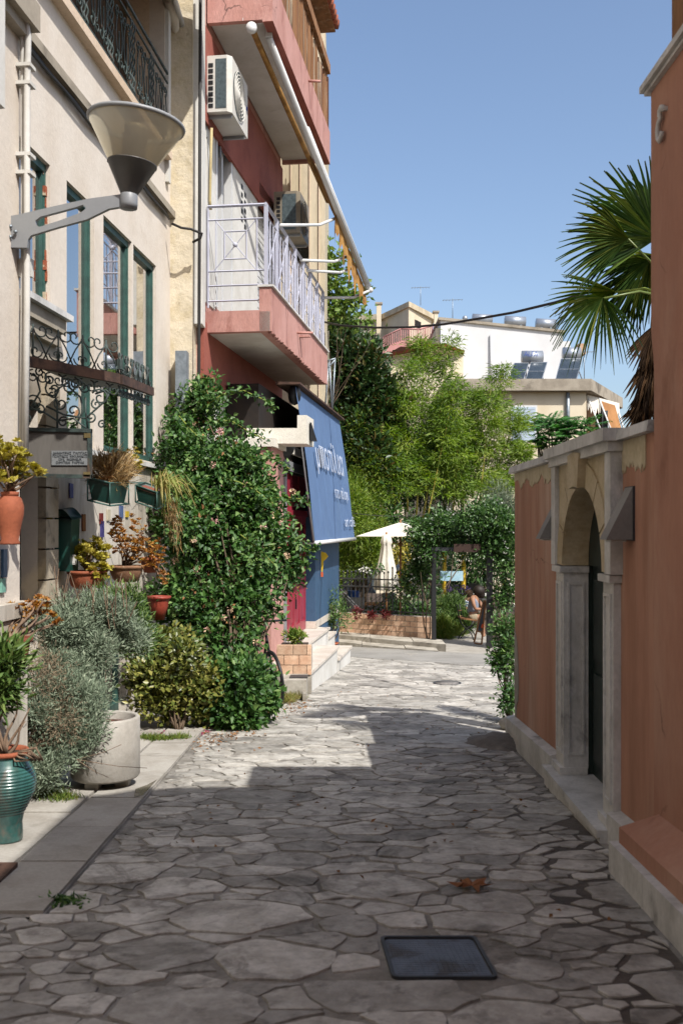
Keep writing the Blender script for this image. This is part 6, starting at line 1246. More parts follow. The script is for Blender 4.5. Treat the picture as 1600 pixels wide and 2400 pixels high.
# ---- chalkboard easel
ea = thing('menu_easel', 'wooden A frame menu board leaning inside the right gate post', 'sign', (P(1125,1500,22).x,22,-1.06)); ed = 22.0
def E(x, y, d=ed): return P(1040+x*.10204, 1360+y*.10204, d)
for (a, b) in (((690,1420),(905,480)),((860,1470),(950,480))): m_ = MB(); m_.tube([E(*a), E(*b)], .02, 4); m_.build('leg', M['wood'], ea)
for yy in (1170,1440): m_ = MB(); m_.tube([E(745 if yy < 1200 else 690,yy), E(895 if yy < 1200 else 860,yy+30)], .016, 4); m_.build('crossbar', M['wood'], ea)
m_ = MB(); m_.prism([E(905,500), E(950,500), E(905,1180), E(770,1160)], (0,.015,0)); m_.build('chalkboard', mat('slate','4a4f58','3c4148'), ea)
m_ = MB(); m_.prism([E(850,1060,21.97), E(870,1000,21.97), E(905,1010,21.97), E(895,1090,21.97), E(855,1095,21.97)], (0,.01,0)); m_.build('orange_note', mat('orange_note','d0582c'), ea)
# ---- folding bistro chair with the seated woman
bc = thing('bistro_chair', 'black folding bistro chair under the seated woman at the gate', 'chair', E(520,1350,23)); cdp = 23.0
for o5 in (0, .38):
    dd = cdp+o5; sh_ = 90 if o5 else 0
    for nm, pts in (('back_post',((290+sh_,560),(335+sh_,800),(380+sh_,960),(470+sh_,1080),(580+sh_,1160),(640+sh_,1260),(680+sh_,1380))),('leg',((680+sh_,930),(620+sh_,1040),(500+sh_,1120),(400+sh_,1220),(320+sh_,1350)))):
        m_ = MB(); m_.tube([E(a-(sh_ if o5 else 0)+ (60 if o5 else 0), b-(15 if o5 else 0), dd) for a, b in pts], .014, 6); m_.build(nm, M['black'], bc)
m_ = MB(); a, b = E(360,890,cdp), E(760,935,cdp); m_.hexa([a,b,b+Vector((0,.42,0)),a+Vector((0,.42,0)),a+Vector((0,0,.03)),b+Vector((0,0,.03)),b+Vector((0,.42,.03)),a+Vector((0,.42,.03))]); m_.build('seat', M['wood'], bc)
m_ = MB(); m_.tube([E(325,700,cdp), E(400,690,cdp+.38)], .012, 5); m_.tube([E(345,830,cdp), E(430,815,cdp+.38)], .012, 5); m_.build('backrest_slat', M['wood'], bc)
def skin_body(name, joints, edges, radii, mt, parent, lv=2):
    b = BASE[parent.name]; me = bpy.data.meshes.new(name); me.from_pydata([tuple(Vector(j)-b) for j in joints], edges, []); me.update()
    o = bpy.data.objects.new(name, me); col.objects.link(o); o.parent = parent; BASE[o.name] = b
    sk = o.modifiers.new('skin', 'SKIN'); me.skin_vertices  # layer made by the modifier
    for i, r_ in enumerate(radii): me.skin_vertices[0].data[i].radius = (r_, r_) if not isinstance(r_, tuple) else r_; 
    me.skin_vertices[0].data[0].use_root = True; ss = o.modifiers.new('sub', 'SUBSURF'); ss.levels = lv; ss.render_levels = lv; me.materials.append(mt); return o
def skinned(name, joints, edges, radii, mt, parent, lv=2):
    me = bpy.data.meshes.new(name); b = BASE[parent.name]; me.from_pydata([tuple(Vector(j)-b) for j in joints], edges, []); me.update(); o = bpy.data.objects.new(name, me); col.objects.link(o)
    o.modifiers.new('skin', 'SKIN')
    if not me.skin_vertices:
        bpy.context.view_layer.objects.active = o; bpy.ops.mesh.customdata_skin_add()
    for i, r_ in enumerate(radii): me.skin_vertices[0].data[i].radius = r_ if isinstance(r_, tuple) else (r_, r_)
    me.skin_vertices[0].data[0].use_root = True; s = o.modifiers.new('sub', 'SUBSURF'); s.levels = s.render_levels = lv
    bpy.context.view_layer.update(); m2_ = bpy.data.meshes.new_from_object(o.evaluated_get(bpy.context.evaluated_depsgraph_get())); bpy.data.objects.remove(o)
    m2_.name = name; m2_.materials.clear(); m2_.materials.append(mt); m2_.polygons.foreach_set('use_smooth', [True]*len(m2_.polygons)); o2 = bpy.data.objects.new(name, m2_); col.objects.link(o2); o2.parent = parent; BASE[o2.name] = b; return o2
wd2 = cdp+.2; pw = thing('person', 'seated woman in a grey sleeveless top and khaki shorts bending over a table', 'person', E(600,900,wd2))
J = lambda x, y, dd=0: E(x, y, wd2+dd)
k6 = .10204*wd2/F
# body skin: head, neck, arms, legs, one skinned figure
jn = [J(650,860), J(650,720), J(665,560), J(700,420), J(745,360), J(800,290), J(850,250),            # pelvis..head
      J(650,420,-.17), J(680,560,-.22), J(715,660,-.2), J(840,665,-.1), J(880,665,-.08),              # near arm
      J(740,420,.17), J(840,540,.2), J(880,640,.12), J(905,655,.1),                                   # far arm
      J(700,870,-.1), J(860,840,-.12), J(865,1080,-.12), J(880,1260,-.12), J(930,1290,-.12),           # near leg
      J(700,870,.1), J(870,835,.12), J(890,1080,.12), J(905,1250,.12), J(950,1285,.12)]
eg = [(0,1),(1,2),(2,3),(3,4),(4,5),(5,6),(3,7),(7,8),(8,9),(9,10),(10,11),(3,12),(12,13),(13,14),(14,15),(0,16),(16,17),(17,18),(18,19),(19,20),(0,21),(21,22),(22,23),(23,24),(24,25)]
rd = [.13,.12,.13,.10,.05,.085,.075,.055,.045,.04,.032,.028,.055,.045,.04,.03,.095,.07,.05,.038,.03,.095,.07,.05,.038,.03]
skinned('body', jn, eg, rd, M['skin'], pw)
skinned('tank_top', [J(640,800), J(655,690), J(675,540), J(700,440), J(672,430,-.12), J(735,430,.12)], [(0,1),(1,2),(2,3),(3,4),(3,5)], [.145,.135,.145,.115,.05,.05], mat('grey_tank_top','8f97a6','808897',rough=.85), pw)
skinned('shorts', [J(650,850), J(650,790), J(700,865,-.1), J(800,850,-.12), J(700,865,.1), J(800,845,.12)], [(0,1),(0,2),(2,3),(0,4),(4,5)], [.145,.14,.115,.09,.115,.09], mat('khaki_shorts','a3967f','93866f',rough=.85), pw)
m_ = MB(); m_.ball(J(800,245), .135, 16, 10, (1.05,.95,1.0)); m_.ball(J(860,310), .1, 12, 8, (.85,.9,1.15)); m_.ball(J(755,300), .075, 10, 8, (1,1,1.3)); m_.build('hair', M['hair'], pw)
m_ = MB(); f_ = J(835,330); m_.ball(f_+Vector((.06,-.01,-.02)), .018, 8, 5, (1.3,.8,1)); m_.build('nose', M['skin'], pw)
for dd in (-.045,.045): m_ = MB(); m_.ball(f_+Vector((.05,dd,.03)), .012, 6, 4); m_.build('eye', M['black'], pw)
def hand(par, w_, dirx):
    for i in range(4): skinned('finger', [w_+Vector((0,(i-1.5)*.018,0)), w_+Vector((.045*dirx,(i-1.5)*.019,.004)), w_+Vector((.085*dirx-.005*abs(i-1.4),(i-1.5)*.02,-.015))], [(0,1),(1,2)], [.011,.009,.007], M['skin'], par, 1)
    skinned('thumb', [w_, w_+Vector((.02*dirx,-.035,.01)), w_+Vector((.05*dirx,-.045,.004))], [(0,1),(1,2)], [.011,.01,.008], M['skin'], par, 1)
hand(pw, J(890,665,-.08), 1); hand(pw, J(912,655,.1), 1)
cd2 = 25.3; pc_ = thing('person', 'small child in a striped shirt and green shorts behind the seated woman', 'person', E(520,1020,cd2)); J = lambda x, y, dd=0: E(x, y, cd2+dd)
jn = [J(510,760), J(515,600), J(540,450), J(575,370), J(590,310), J(470,450,-.02), J(430,540,-.04), J(445,610,-.06), J(600,450,.05), J(640,540,.05), J(640,620,.02), J(495,880,-.03), J(495,1010,-.03), J(520,1025,-.1), J(545,880,.05), J(590,1000,.05), J(625,1020,0)]
eg = [(0,1),(1,2),(2,3),(3,4),(2,5),(5,6),(6,7),(2,8),(8,9),(9,10),(0,11),(11,12),(12,13),(0,14),(14,15),(15,16)]
skinned('body', jn, eg, [.085,.08,.075,.04,.09,.035,.03,.025,.035,.03,.025,.05,.035,.028,.05,.035,.028], M['skin'], pc_)
stripe = bpy.data.materials.new('striped_shirt'); stripe.use_nodes = True; n_ = stripe.node_tree.nodes; L_ = stripe.node_tree.links; tc_ = n_.new('ShaderNodeTexCoord'); wv = n_.new('ShaderNodeTexWave'); wv.bands_direction = 'Z'; wv.inputs['Scale'].default_value = 4.6; wv.inputs['Distortion'].default_value = 0
cr_ = n_.new('ShaderNodeValToRGB'); cr_.color_ramp.elements[0].position = .45; cr_.color_ramp.elements[1].position = .5; cr_.color_ramp.elements[0].color = lin('dfe0e2'); cr_.color_ramp.elements[1].color = lin('6a82b0'); L_.new(tc_.outputs['Object'], wv.inputs[0]); L_.new(wv.outputs[1], cr_.inputs[0]); L_.new(cr_.outputs[0], n_['Principled BSDF'].inputs[0]); n_['Principled BSDF'].inputs['Roughness'].default_value = .9
skinned('shirt', [J(510,640), J(520,540), J(540,450), J(475,470,-.02), J(600,470,.05)], [(0,1),(1,2),(2,3),(2,4)], [.1,.1,.085,.05,.05], stripe, pc_); skinned('shorts', [J(510,770), J(512,680), J(495,840,-.03), J(545,840,.05)], [(0,1),(0,2),(0,3)], [.1,.095,.07,.07], mat('green_shorts','3a9070','32805f'), pc_)
m_ = MB(); m_.ball(J(578,300), .105, 12, 8); m_.build('hair', mat('brown_hair','5a4634','4a3828'), pc_)
# ---- bicycle leaning in the shrubs
bk = thing('bicycle', 'black bicycle half hidden between the lantana shrub and the concrete block', 'bicycle', G(640,1648)); bq = 11.9
wc1, wc2 = Vector((P(640,0,bq).x, bq+.1, gz(bq)+.33)), Vector((P(650,0,bq).x-.42, bq+1.0, gz(bq+1)+.33)); ax_ = (wc2-wc1).normalized(); side_ = Vector((ax_.y,-ax_.x,0)); leanv = Vector((-.12,0,1)).normalized()
for wc in (wc1, wc2):
    wh = sub('wheel', bk); cir = lambda r, n=28: [wc+ax_*r*math.cos(2*math.pi*i/n)+leanv*r*math.sin(2*math.pi*i/n) for i in range(n)]
    m_ = MB(); m_.tube(cir(.32), .022, 8, closed=True); m_.build('tyre', M['black'], wh); m_ = MB(); m_.tube(cir(.295), .01, 5, closed=True)
    for i in range(14): a = 2*math.pi*i/14; m_.tube([wc, wc+ax_*.295*math.cos(a)+leanv*.295*math.sin(a)], .0015, 3)
    m_.build('rim', M['galv'], wh)
hd, st_, bbk = wc1+ax_*.1+leanv*.55, wc1+ax_*.62+leanv*.5, wc1+ax_*.48
m_ = MB()
for a, b in ((wc1,hd),(hd,st_),(hd-leanv*.1,bbk),(st_,bbk),(st_,wc2),(bbk,wc2),(hd,hd+leanv*.14)): m_.tube([a,b], .017, 6)
m_.build('frame', M['black'], bk); m_ = MB(); h_ = hd+leanv*.14; m_.tube([h_-side_*.3+ax_*.05, h_-side_*.1, h_+side_*.1, h_+side_*.3+ax_*.05], .014, 6); m_.build('handlebar', M['black'], bk); m_ = MB(); m_.ball(st_+leanv*.12, .1, 10, 6, (.7,1.3,.35)); m_.tube([st_, st_+leanv*.11], .013, 5); m_.build('saddle', M['black'], bk)
m_ = MB(); m_.lathe([(0,0),(.09,0),(.09,.012),(0,.012)], bbk, 16, Matrix.Rotation(math.pi/2,3,'Y')); m_.tube([bbk, bbk+ax_*.1-leanv*.13], .01, 5); m_.build('crank', M['galv'], bk)
# ---- pots and shrubs near the steps and wall end
q = P(775,1510,18.9); q.z = gz(18.9)+.05; pot('terracotta pot with a little olive tree beside the shop steps', q, [(.09,0),(.13,.2),(.14,.24)], M['terracotta'])
tr = thing('olive_tree', 'little olive tree growing in the terracotta pot by the steps', 'tree', tuple(q+Vector((0,0,.24)))); b5 = [PB(770,1430,19,28,35), PB(800,1445,18.8,14,14), PB(755,1460,19,18,20)]; stems('trunk', q+Vector((0,0,.22)), blob_tops(b5,3), .016, M['bark'], tr); foliage('crown', b5, 90, 16, .09, .09, .022, LM['rosemary'], tr, up=.3, inner=.1)
q = P(692,1512,13.4); bush('small_planter_weed', 'little green plant growing in the brick planter', 'plant', q, [PB(692,1495,13.4,20,15)], 40, 10, .03, .06, .025, LM['weed'], .005, 4, up=.6)
rb_ = [PB(1192,1480,11.0,18,40), PB(1188,1550,10.9,20,40), PB(1192,1630,10.7,24,26), PB(1165,1545,11.0,14,16), PB(1172,1470,11.2,12,20)]
bush('wall_end_shrub', 'ragged green shrub growing at the far end of the ochre garden wall', 'shrub', (P(1195,1660,10.8).x,10.8,gz(10.8)), rb_, 190, 10, .05, .055, .028, LM['lantana'], .012, 3, up=.2, inner=.2)
c = Vector((P(1205,0,10.2).x,10.2,gz(10.2)+.06)); m_ = MB(); m_.ball(c, .14, 9, 6, (1.2,1,.6)); o = m_.build('rock', M['kerb']); o['label'] = 'pale rock at the far foot of the ochre garden wall'; o['category'] = 'rock'
gb = [PB(1055,1430,25,35,35), PB(1085,1460,24.6,20,25), PB(1035,1470,24.3,22,30), PB(1070,1400,26,25,18)]
lvb = bush('garden_shrub', 'dense green shrub with purple flower spikes left of the bistro chair', 'shrub', P(1050,1490,24.6), gb, 520, 22, .07, .11, .018, LM['rosemary'], .004, 1, up=.6); fp, fd = blob_pts([PB(1075,1385,26,28,12)], 70, .3); flowers('flower_spikes', fp, 5, .05, .07, .03, LM['purple'], lvb)
bush('grass_clump', 'bright green grass clump beside the garden path at the gate', 'plant', P(1040,1500,23.4), [PB(1040,1480,23.4,24,22), PB(1065,1488,24,18,12)], 160, 18, .05, .16, .012, LM['weed'], .004, 2, up=.9)
bush('garden_hedge_plant', 'low green planting behind the iron fence', 'shrub', P(920,1470,24.5), [PB(840,1445,25.5,60,16), PB(940,1430,25.2,55,22), PB(985,1440,24.6,25,30), PB(780,1430,25.6,40,35)], 260, 14, .1, .14, .04, LM['jasmine'], .012, 2, up=.3, inner=.1)
# ================================================================ TREES BEYOND
def tree(name, label, base, blobs, nc, per, cs, L, W, mt, r=.1, k=3, **kw):
    t = thing(name, label, 'tree', base); top = Vector(base).lerp(Vector(blobs[0][:3]), .75); m = MB(); m.tube([Vector(base), Vector(base).lerp(top,.5)+Vector((.1,0,0)), top], [r, r*.8, r*.5], 8); m.build('trunk', M['bark'], t)
    stems('branches', top-Vector((0,0,1.2)), blob_tops(blobs, k), r*.28, M['bark'], t, .1); blobs = rag(blobs); foliage('crown', blobs, nc, per, cs, L, W, mt, t, **kw); return t
mg = [PB(845,1000,27.5,65,110,1.0), PB(810,880,27.5,50,90,.9), PB(865,880,27.3,38,75,.8), PB(790,800,27.8,28,60,.6), PB(870,1080,27.2,45,80,.8), PB(800,1000,27.6,45,90,.9), PB(900,960,27.4,25,60,.6)]
tree('magnolia_tree', 'dark glossy magnolia tree behind the blue awning', (P(850,0,27.5).x,27.5,-1.2), mg, 2600, 12, .17, .19, .08, LM['magnolia'], .09, 1, up=.35, inner=.25, bend=.05)
pt_ = [PB(775,620,23.5,28,45), PB(790,680,23.5,28,35), PB(770,720,23.6,22,35), PB(825,715,23.3,22,22), PB(760,580,23.6,14,20), PB(855,745,23.2,10,10), PB(840,690,23.2,12,10), PB(870,790,23.3,8,8), PB(800,740,23.3,25,22)]
tree('plane_tree', 'sparse light green tree rising behind the pink balcony', (P(745,0,24).x,24,-1.2), pt_, 130, 10, .13, .14, .1, LM['plane'], .04, 1, up=.1, inner=.1, bend=.1)
# bamboo: culms with drooping leafy branch sprays
def bamboo(label, base, culms, per, spray, L, W, mt, name='bamboo_clump', leaves_per=50, thick=.028):
    t = thing(name, label, 'bamboo', base); m = MB(); C_ = []; D_ = []
    for (bx, by, tx, ty, d, dens) in culms:
        a, b = P(bx, by, d), P(tx, ty, d+R.uniform(-.5,.5)); L0 = (b-a).length; lean = Vector((R.uniform(-.25,.25),R.uniform(-.3,.3),0)); pts = [a.lerp(b, i/10)+lean*math.sin(math.pi*i/10)*.3 for i in range(11)]
        m.tube(pts, [thick*(1-.85*i/10) for i in range(11)], 6)
        for _ in range(int(per*dens)):
            t_ = .12+.88*R.random()**.8; i = min(int(t_*10),9); p = pts[i].lerp(pts[i+1], t_*10-i); th = R.uniform(0,6.28); ln = spray*(1.1-.85*t_)*R.uniform(.4,1.15); dv = Vector((math.cos(th),math.sin(th),R.uniform(.1,.7)))*ln
            C_.append(p+dv*R.uniform(.3,1)); D_.append(dv.normalized())
    m.build('culms', mat(name+'_culm','a39848','8a8a3c',rough=.5), t, kind='stuff'); C_ = np.array(C_); D_ = np.array(D_); nc = len(C_); n = nc*leaves_per; ci = np.repeat(np.arange(nc), leaves_per)
    off = NR.normal(0,1,(n,3))*np.array([.14,.14,.06]); pos = C_[ci]+off; ax = D_[ci]*.5+nrm(off)*.5+NR.normal(0,.35,(n,3)); ax[:,2] -= .25
    leaves('leaf_sprays', pos, ax, np.tile([.3,-.4,.8],(n,1)), L*(.7+.6*NR.random(n)), W, mt, t, np.clip((NR.random(nc)[ci])*.6+NR.random(n)*.4,0,1), fold=.1, bend=.15); return t
bamboo('tall bamboo clump in front of the low shed, the tallest of the stand', (P(970,0,27).x,27,-1.2), [(955,1200,945,850,27,1.1),(975,1210,990,800,27,1.2),(990,1215,1052,790,27.3,.8),(940,1200,918,930,27.4,.9),(1000,1220,1068,900,26.8,.8),(930,1210,905,1000,26.8,.8)], 66, .72, .17, .024, LM['bamboo'])
bamboo('yellow green bamboo clump below the solar panels', (P(1110,0,28).x,28,-1.2), [(1085,1200,1108,925,28,1),(1105,1210,1178,865,28.2,.9),(1120,1210,1150,905,27.5,.9),(1060,1210,1075,985,27.5,.9),(1130,1200,1212,960,28,1),(1140,1210,1232,1050,27.6,.9)], 62, .75, .17, .024, LM['bamboo_y'])
bamboo('added bamboo in dark leaves for the shade between the two bright clumps', (P(1040,0,29.5).x,29.5,-1.2), [(1000,1220,1000,1000,29.5,1),(1040,1220,1050,960,29.5,1),(1080,1220,1090,1000,29.3,1),(950,1220,930,1010,29.5,1),(910,1220,900,1010,29.2,1)], 60, .9, .2, .034, LM['jasmine'])  # added back layer; dark leaf colour stands in for shaded gaps
hb = [PB(835,1060,26.8,35,80), PB(860,1150,26.6,40,90), PB(820,1230,26.6,60,90), PB(880,1240,26.5,30,70), PB(780,1310,26.6,40,60), PB(800,1180,26.8,40,80), PB(790,985,27.2,22,40), PB(760,1330,26.4,30,70), PB(850,1310,26.7,45,35)]
bush('golden_hedge', 'feathery golden green hedge of fine bamboo right of the blue awning', 'hedge', P(830,1440,26.8), hb, 3000, 17, .13, .13, .018, LM['bamboo_y'], .02, 3, up=.25, inner=.3, fold=.1)
wb_ = [PB(1180,1190,25,40,45), PB(1190,1240,24.6,35,40), PB(1140,1210,25.2,35,25)]
bush('willow_shrub', 'grey green willowy shrub above the jasmine arch', 'shrub', (P(1170,0,25).x,25,-1.1), wb_, 260, 18, .1, .2, .012, LM['lavender'], .015, 3, up=.1, inner=.2)
bush('dark_undergrowth', 'dark green undergrowth at the foot of the bamboo', 'shrub', (P(1000,0,27).x,27,-1.1), [PB(920,1230,27,50,50), PB(1010,1250,28,70,50), PB(1110,1260,29,80,60), PB(960,1330,27.5,60,50), PB(1100,1340,31,90,50)], 500, 14, .16, .2, .06, LM['jasmine'], .02, 2, up=.1, inner=.1)
bush('yellow_shrub', 'yellow leaved shrub behind the closed parasol', 'shrub', P(950,1400,26.5), [PB(955,1310,26.5,35,30), PB(945,1350,26.3,30,25)], 150, 14, .1, .14, .05, LM['aeonium'], .015, 2, up=.2)
al = [PB(1300,1000,30,45,26), PB(1290,1035,30,55,24), PB(1370,1005,30,26,20), PB(1385,1035,29.5,25,20), PB(1260,990,30.5,18,14)]
alt = thing('ailanthus_tree', 'bright green feathery tree top above the far garden wall', 'tree', (P(1310,0,30).x,30,-1.2)); stems('trunk', (P(1310,0,30).x,30,-1.2), blob_tops(al,3), .07, M['bark'], alt, .04)
c, d = blob_pts(al, 150, .4); pos = []; axs = []
for p, dd in zip(c, d):
    th = R.uniform(0,6.28); dv = Vector((math.cos(th),math.sin(th),R.uniform(-.1,.5))).normalized()*.55; sd = dv.cross(Vector((0,0,1))).normalized()
    for i in range(11):
        for g in (-1,1): pos.append(Vector(p)+dv*(i/11)); axs.append(sd*g+dv.normalized()*.35-Vector((0,0,.3)))
pos = np.array([tuple(x) for x in pos]); axs = np.array([tuple(x) for x in axs]); leaves('crown', pos, axs, np.tile([.2,-.3,1.],(len(pos),1)), .17, .045, LM['ailanthus'], alt, np.repeat(NR.random(150),22)*.6+NR.random(len(pos))*.4)
# ---- fan palm behind the house corner
pm = thing('palm_tree', 'fan palm with drooping dead skirt rising behind the ochre house', 'palm', (P(1590,0,8.6).x,8.6,gz(8.6))); pX = P(1590,0,8.6).x
m_ = MB(); m_.tube([(pX,8.6,gz(8.6)), (pX+.03,8.6,1.5), (pX,8.6,P(0,720,8.6).z)], [.16,.14,.13], 10); m_.build('trunk', M['bark'], pm)
def fan(hub, dirv, rad_, spread, n, droop, mt, nm='frond', base=None, roll=0.0, wseg=.05):
    hub = Vector(hub); dv = Vector(dirv).normalized(); sd = dv.cross(Vector((0,-1,.15))).normalized() if abs(dv.y) < .95 else Vector((1,0,0)); nv = sd.cross(dv).normalized(); sd = (sd*math.cos(roll)+nv*math.sin(roll)).normalized(); nv = sd.cross(dv).normalized(); m = MB(); vals = []
    if base: m.tube([Vector(base), Vector(base).lerp(hub,.5)+Vector((0,0,.06)), hub], [.016,.012,.01], 5); vals += [.8]*(len(m.f))
    for i in range(n):
        a = (i/(n-1)-.5)*spread+R.gauss(0,.015); ln = rad_*(1-.22*abs(i/(n-1)-.5)*2)*R.uniform(.92,1.05); ax = dv*math.cos(a)+sd*math.sin(a); ps = ax.cross(nv).normalized(); f0 = len(m.f); dr_ = droop*R.uniform(.6,1.4); vs = []
        for j, t_ in enumerate((.0,.3,.6,.82,1.0)):
            p = hub+ax*ln*t_-Vector((0,0,1))*dr_*ln*max(0,t_-.35)**1.7; w_ = wseg*(.25,.62,.8,.45,.04)[j]*rad_; vs += [p+ps*w_/2+nv*.012, p-nv*.008, p-ps*w_/2+nv*.012]
        fs = []
        for j in range(4): fs += [(3*j,3*j+1,3*j+4,3*j+3),(3*j+1,3*j+2,3*j+5,3*j+4)]
        m.add(vs, fs); vals += [R.random()]*(len(m.f)-f0)
    o = m.build(nm, mt, pm); set_rnd(o.data, vals); return o
hb0 = (pX-.05,8.6,P(0,700,8.6).z)
fan(P(1535,560,8.3), (-.8,-.1,.7), .84, 2.5, 34, .22, LM['palm'], base=hb0)
fan(P(1470,560,8.2), (-1,-.2,-.05), .66, 1.7, 26, .35, LM['palm'], base=hb0, roll=.5)
fan(P(1412,700,8.1), (-.5,-.25,-.7), .5, 2.7, 34, .95, LM['palm'], base=hb0, roll=-.3)
fan(P(1440,685,8.5), (-1,.1,-.05), .62, 1.0, 12, .2, LM['bamboo_y'], base=hb0, roll=.2)
fan(P(1545,600,8.8), (-.4,.2,-.9), .7, 2.6, 28, .3, LM['palm'], base=hb0)
fan(P(1520,610,8.7), (-.7,.2,-.6), .55, 2.0, 24, .5, LM['palm'], base=hb0, roll=.3)
fan(P(1548,520,8.6), (-.9,.1,.35), .7, 1.6, 22, .3, LM['palm'], base=hb0); fan(P(1490,660,8.9), (-.75,.1,-.7), .5, 2.0, 24, .7, LM['palm'], base=hb0)
for (x, y, dx, dz, r_) in ((1535,760,-.3,-1,.5),(1530,830,-.15,-1,.55),(1520,900,-.25,-1,.4),(1510,940,-.45,-1,.38),(1545,800,-.1,-1,.6),(1540,880,.1,-1,.5)):
    fan(P(x,y,8.7), (dx,-.15,dz), r_, 1.1, 18, .1, LM['deadpalm'], 'dead_frond', base=(pX,8.6,P(0,y-60,8.6).z), wseg=.07)
# ================================================================ FAR BUILDINGS
def pbox(m, x0, x1, y0, y1, d, depth, sk=0): a, b = P(x0,y1,d), P(x1,y0,d); return m.box((a.x,d,a.z),(b.x,d+depth,b.z))
# --- cream block with the stair tower
RE = mat('weathered_roof_edge','cfc2a8','b8aa90',scale=2,c3='8d8270',s3=1.2,l3=.58,h3=.75)
d = 52; cb = thing('cream_apartment_block', 'cream apartment block with a stair tower, chimneys and a pink stair balcony', 'building', (P(900,0,d).x,d,-1.3))
def quadwall(m, pts, d0, ext): m.prism([P(x,y,dd) for x, y, dd in pts], ext)
m_ = MB(); c0_, c1_, c2_ = P(890,0,54), P(957,0,50.5), P(1010,0,53.5); zt7 = P(0,715,50.5).z; zl = -1.3
def tower(m, zb, zt, g=0): m.prism([(c0_.x-g,54,zb),(c1_.x-.0,50.5-g,zb),(c2_.x+g,53.5,zb),(c0_.x+3,60,zb)], (0,0,zt-zb))
tower(m_, zl, zt7-.12); m_.build('tower_wall', M['farcream'], cb); m_ = MB(); tower(m_, zt7-.12, zt7+.15, .2); m_.build('tower_roof', RE, cb)
m_ = MB(); a0, a1 = P(800,0,55), P(886,0,54); zz = P(0,735,54).z; m_.prism([(a0.x,55,zl),(a1.x,54,zl),(a1.x,62,zl),(a0.x,62,zl)], (0,0,zz-.35-zl)); m_.build('wall', M['farcream'], cb); m_ = MB(); m_.prism([(a0.x-.3,54.8,zz-.35),(a1.x,53.8,zz-.35),(a1.x,62,zz-.35),(a0.x-.3,62,zz-.35)], (0,0,.3)); m_.build('roof_slab', RE, cb)
for (x0, x1, yt, yb, dd, mt) in ((882,893,712,830,53,'farcream'),(874,886,785,830,52.5,'conc'),(1017,1026,732,830,51,'farcream')):
    ch = sub('chimney', cb); m_ = MB(); pbox(m_, x0, x1, yt, yb, dd, .3); m_.build('stack', M[mt], ch); m_ = MB(); pbox(m_, x0-3, x1+3, yt-4, yt, dd-.06, .42); m_.build('cap', M['conc'], ch)
m_ = MB(); a, b = P(972,748,51.2), P(986,772,52); m_.hexa([(a.x,51.25,b.z),(b.x,52.0,b.z),(b.x,52.3,b.z),(a.x,51.6,b.z),(a.x,51.25,a.z),(b.x,52.0,a.z),(b.x,52.3,a.z),(a.x,51.6,a.z)]); m_.build('window', M['darkroom'], cb)
st7 = sub('stair_balcony', cb); sd_ = 48.5
m_ = MB(); m_.prism([P(897,815,sd_), P(938,798,sd_), P(980,800,sd_), P(1010,792,sd_), P(1010,803,sd_), P(980,814,sd_), P(938,812,sd_), P(897,835,sd_)], (0,2,0)); m_.build('flight', M['farpink'], st7)
rp = [(898,790),(940,770),(982,772),(1016,762)]; rb2 = [(898,815),(940,798),(982,800),(1016,790)]
m_ = MB(); m_.tube([P(x,y,sd_) for x, y in rp], .04, 5); m_.build('handrail', M['farpink'], st7)
for k in range(26):
    t_ = k/25*3; i = min(int(t_),2); f_ = t_-i; lx = lambda L_: (L_[i][0]+(L_[i+1][0]-L_[i][0])*f_, L_[i][1]+(L_[i+1][1]-L_[i][1])*f_); m_ = MB(); m_.tube([P(*lx(rp),sd_), P(*lx(rb2),sd_)], .022 if k % 4 else .035, 4); m_.build('baluster', M['farpink'], st7)
# --- shed with tiled verge
d = 40; shd = thing('tiled_shed', 'low pale building with a thin tiled roof edge among the bamboo', 'building', (P(960,0,d).x,d,-1.3)); m_ = MB(); m_.prism([P(880,840,d), P(1035,815,d), P(1085,830,d+1), (P(1085,0,d+1).x,d+1,-1.3), (P(880,0,d).x,d,-1.3)], (0,6,0)); m_.build('wall', M['farcream'], shd)
pa_, pb2, pc2 = P(875,840,39.9), P(1040,811,39.9), P(1088,828,40.9)
for (a, b, n) in ((pa_,pb2,22),(pb2,pc2,9)):
    for k in range(n): m_ = MB(); q0_, q1_ = a.lerp(b,k/n), a.lerp(b,(k+.92)/n); m_.hexa([q0_,q1_,q1_+Vector((0,.5,0)),q0_+Vector((0,.5,0)),q0_+Vector((0,-.08,.1)),q1_+Vector((0,-.08,.1)),q1_+Vector((0,.5,.12)),q0_+Vector((0,.5,.12))]); o = m_.build('tile', M['tile'], shd); set_rnd(o.data, [R.random()]*6)
# --- white building
d = 46; wb2 = thing('white_building', 'tall blank white building wall behind the bamboo with rooftop tanks', 'building', (P(1180,0,d).x,d,-1.3)); m_ = MB(); a, b = P(1032,750,d), P(1318,781,d)
m_.hexa([(a.x,d,-1.3),(b.x,d,-1.3),(b.x,d+9,-1.3),(a.x,d+9,-1.3),(a.x,d,a.z),(b.x,d,b.z),(b.x,d+9,b.z),(a.x,d+9,a.z)]); m_.build('wall', M['farwhite'], wb2)
m_ = MB(); m_.hexa([(a.x-.1,d-.1,a.z),(b.x+.1,d-.1,b.z),(b.x+.1,d+9,b.z),(a.x-.1,d+9,a.z),(a.x-.1,d-.1,a.z+.12),(b.x+.1,d-.1,b.z+.12),(b.x+.1,d+9,b.z+.12),(a.x-.1,d+9,a.z+.12)]); m_.build('parapet_cap', M['conc'], wb2)
m_ = MB(); a1 = P(1020,770,d+.5); m_.box((a1.x,d+.4,-1.3),(P(1032,0,d).x-.01,d+9,a1.z)); m_.build('side_wall', M['farcream'], wb2)
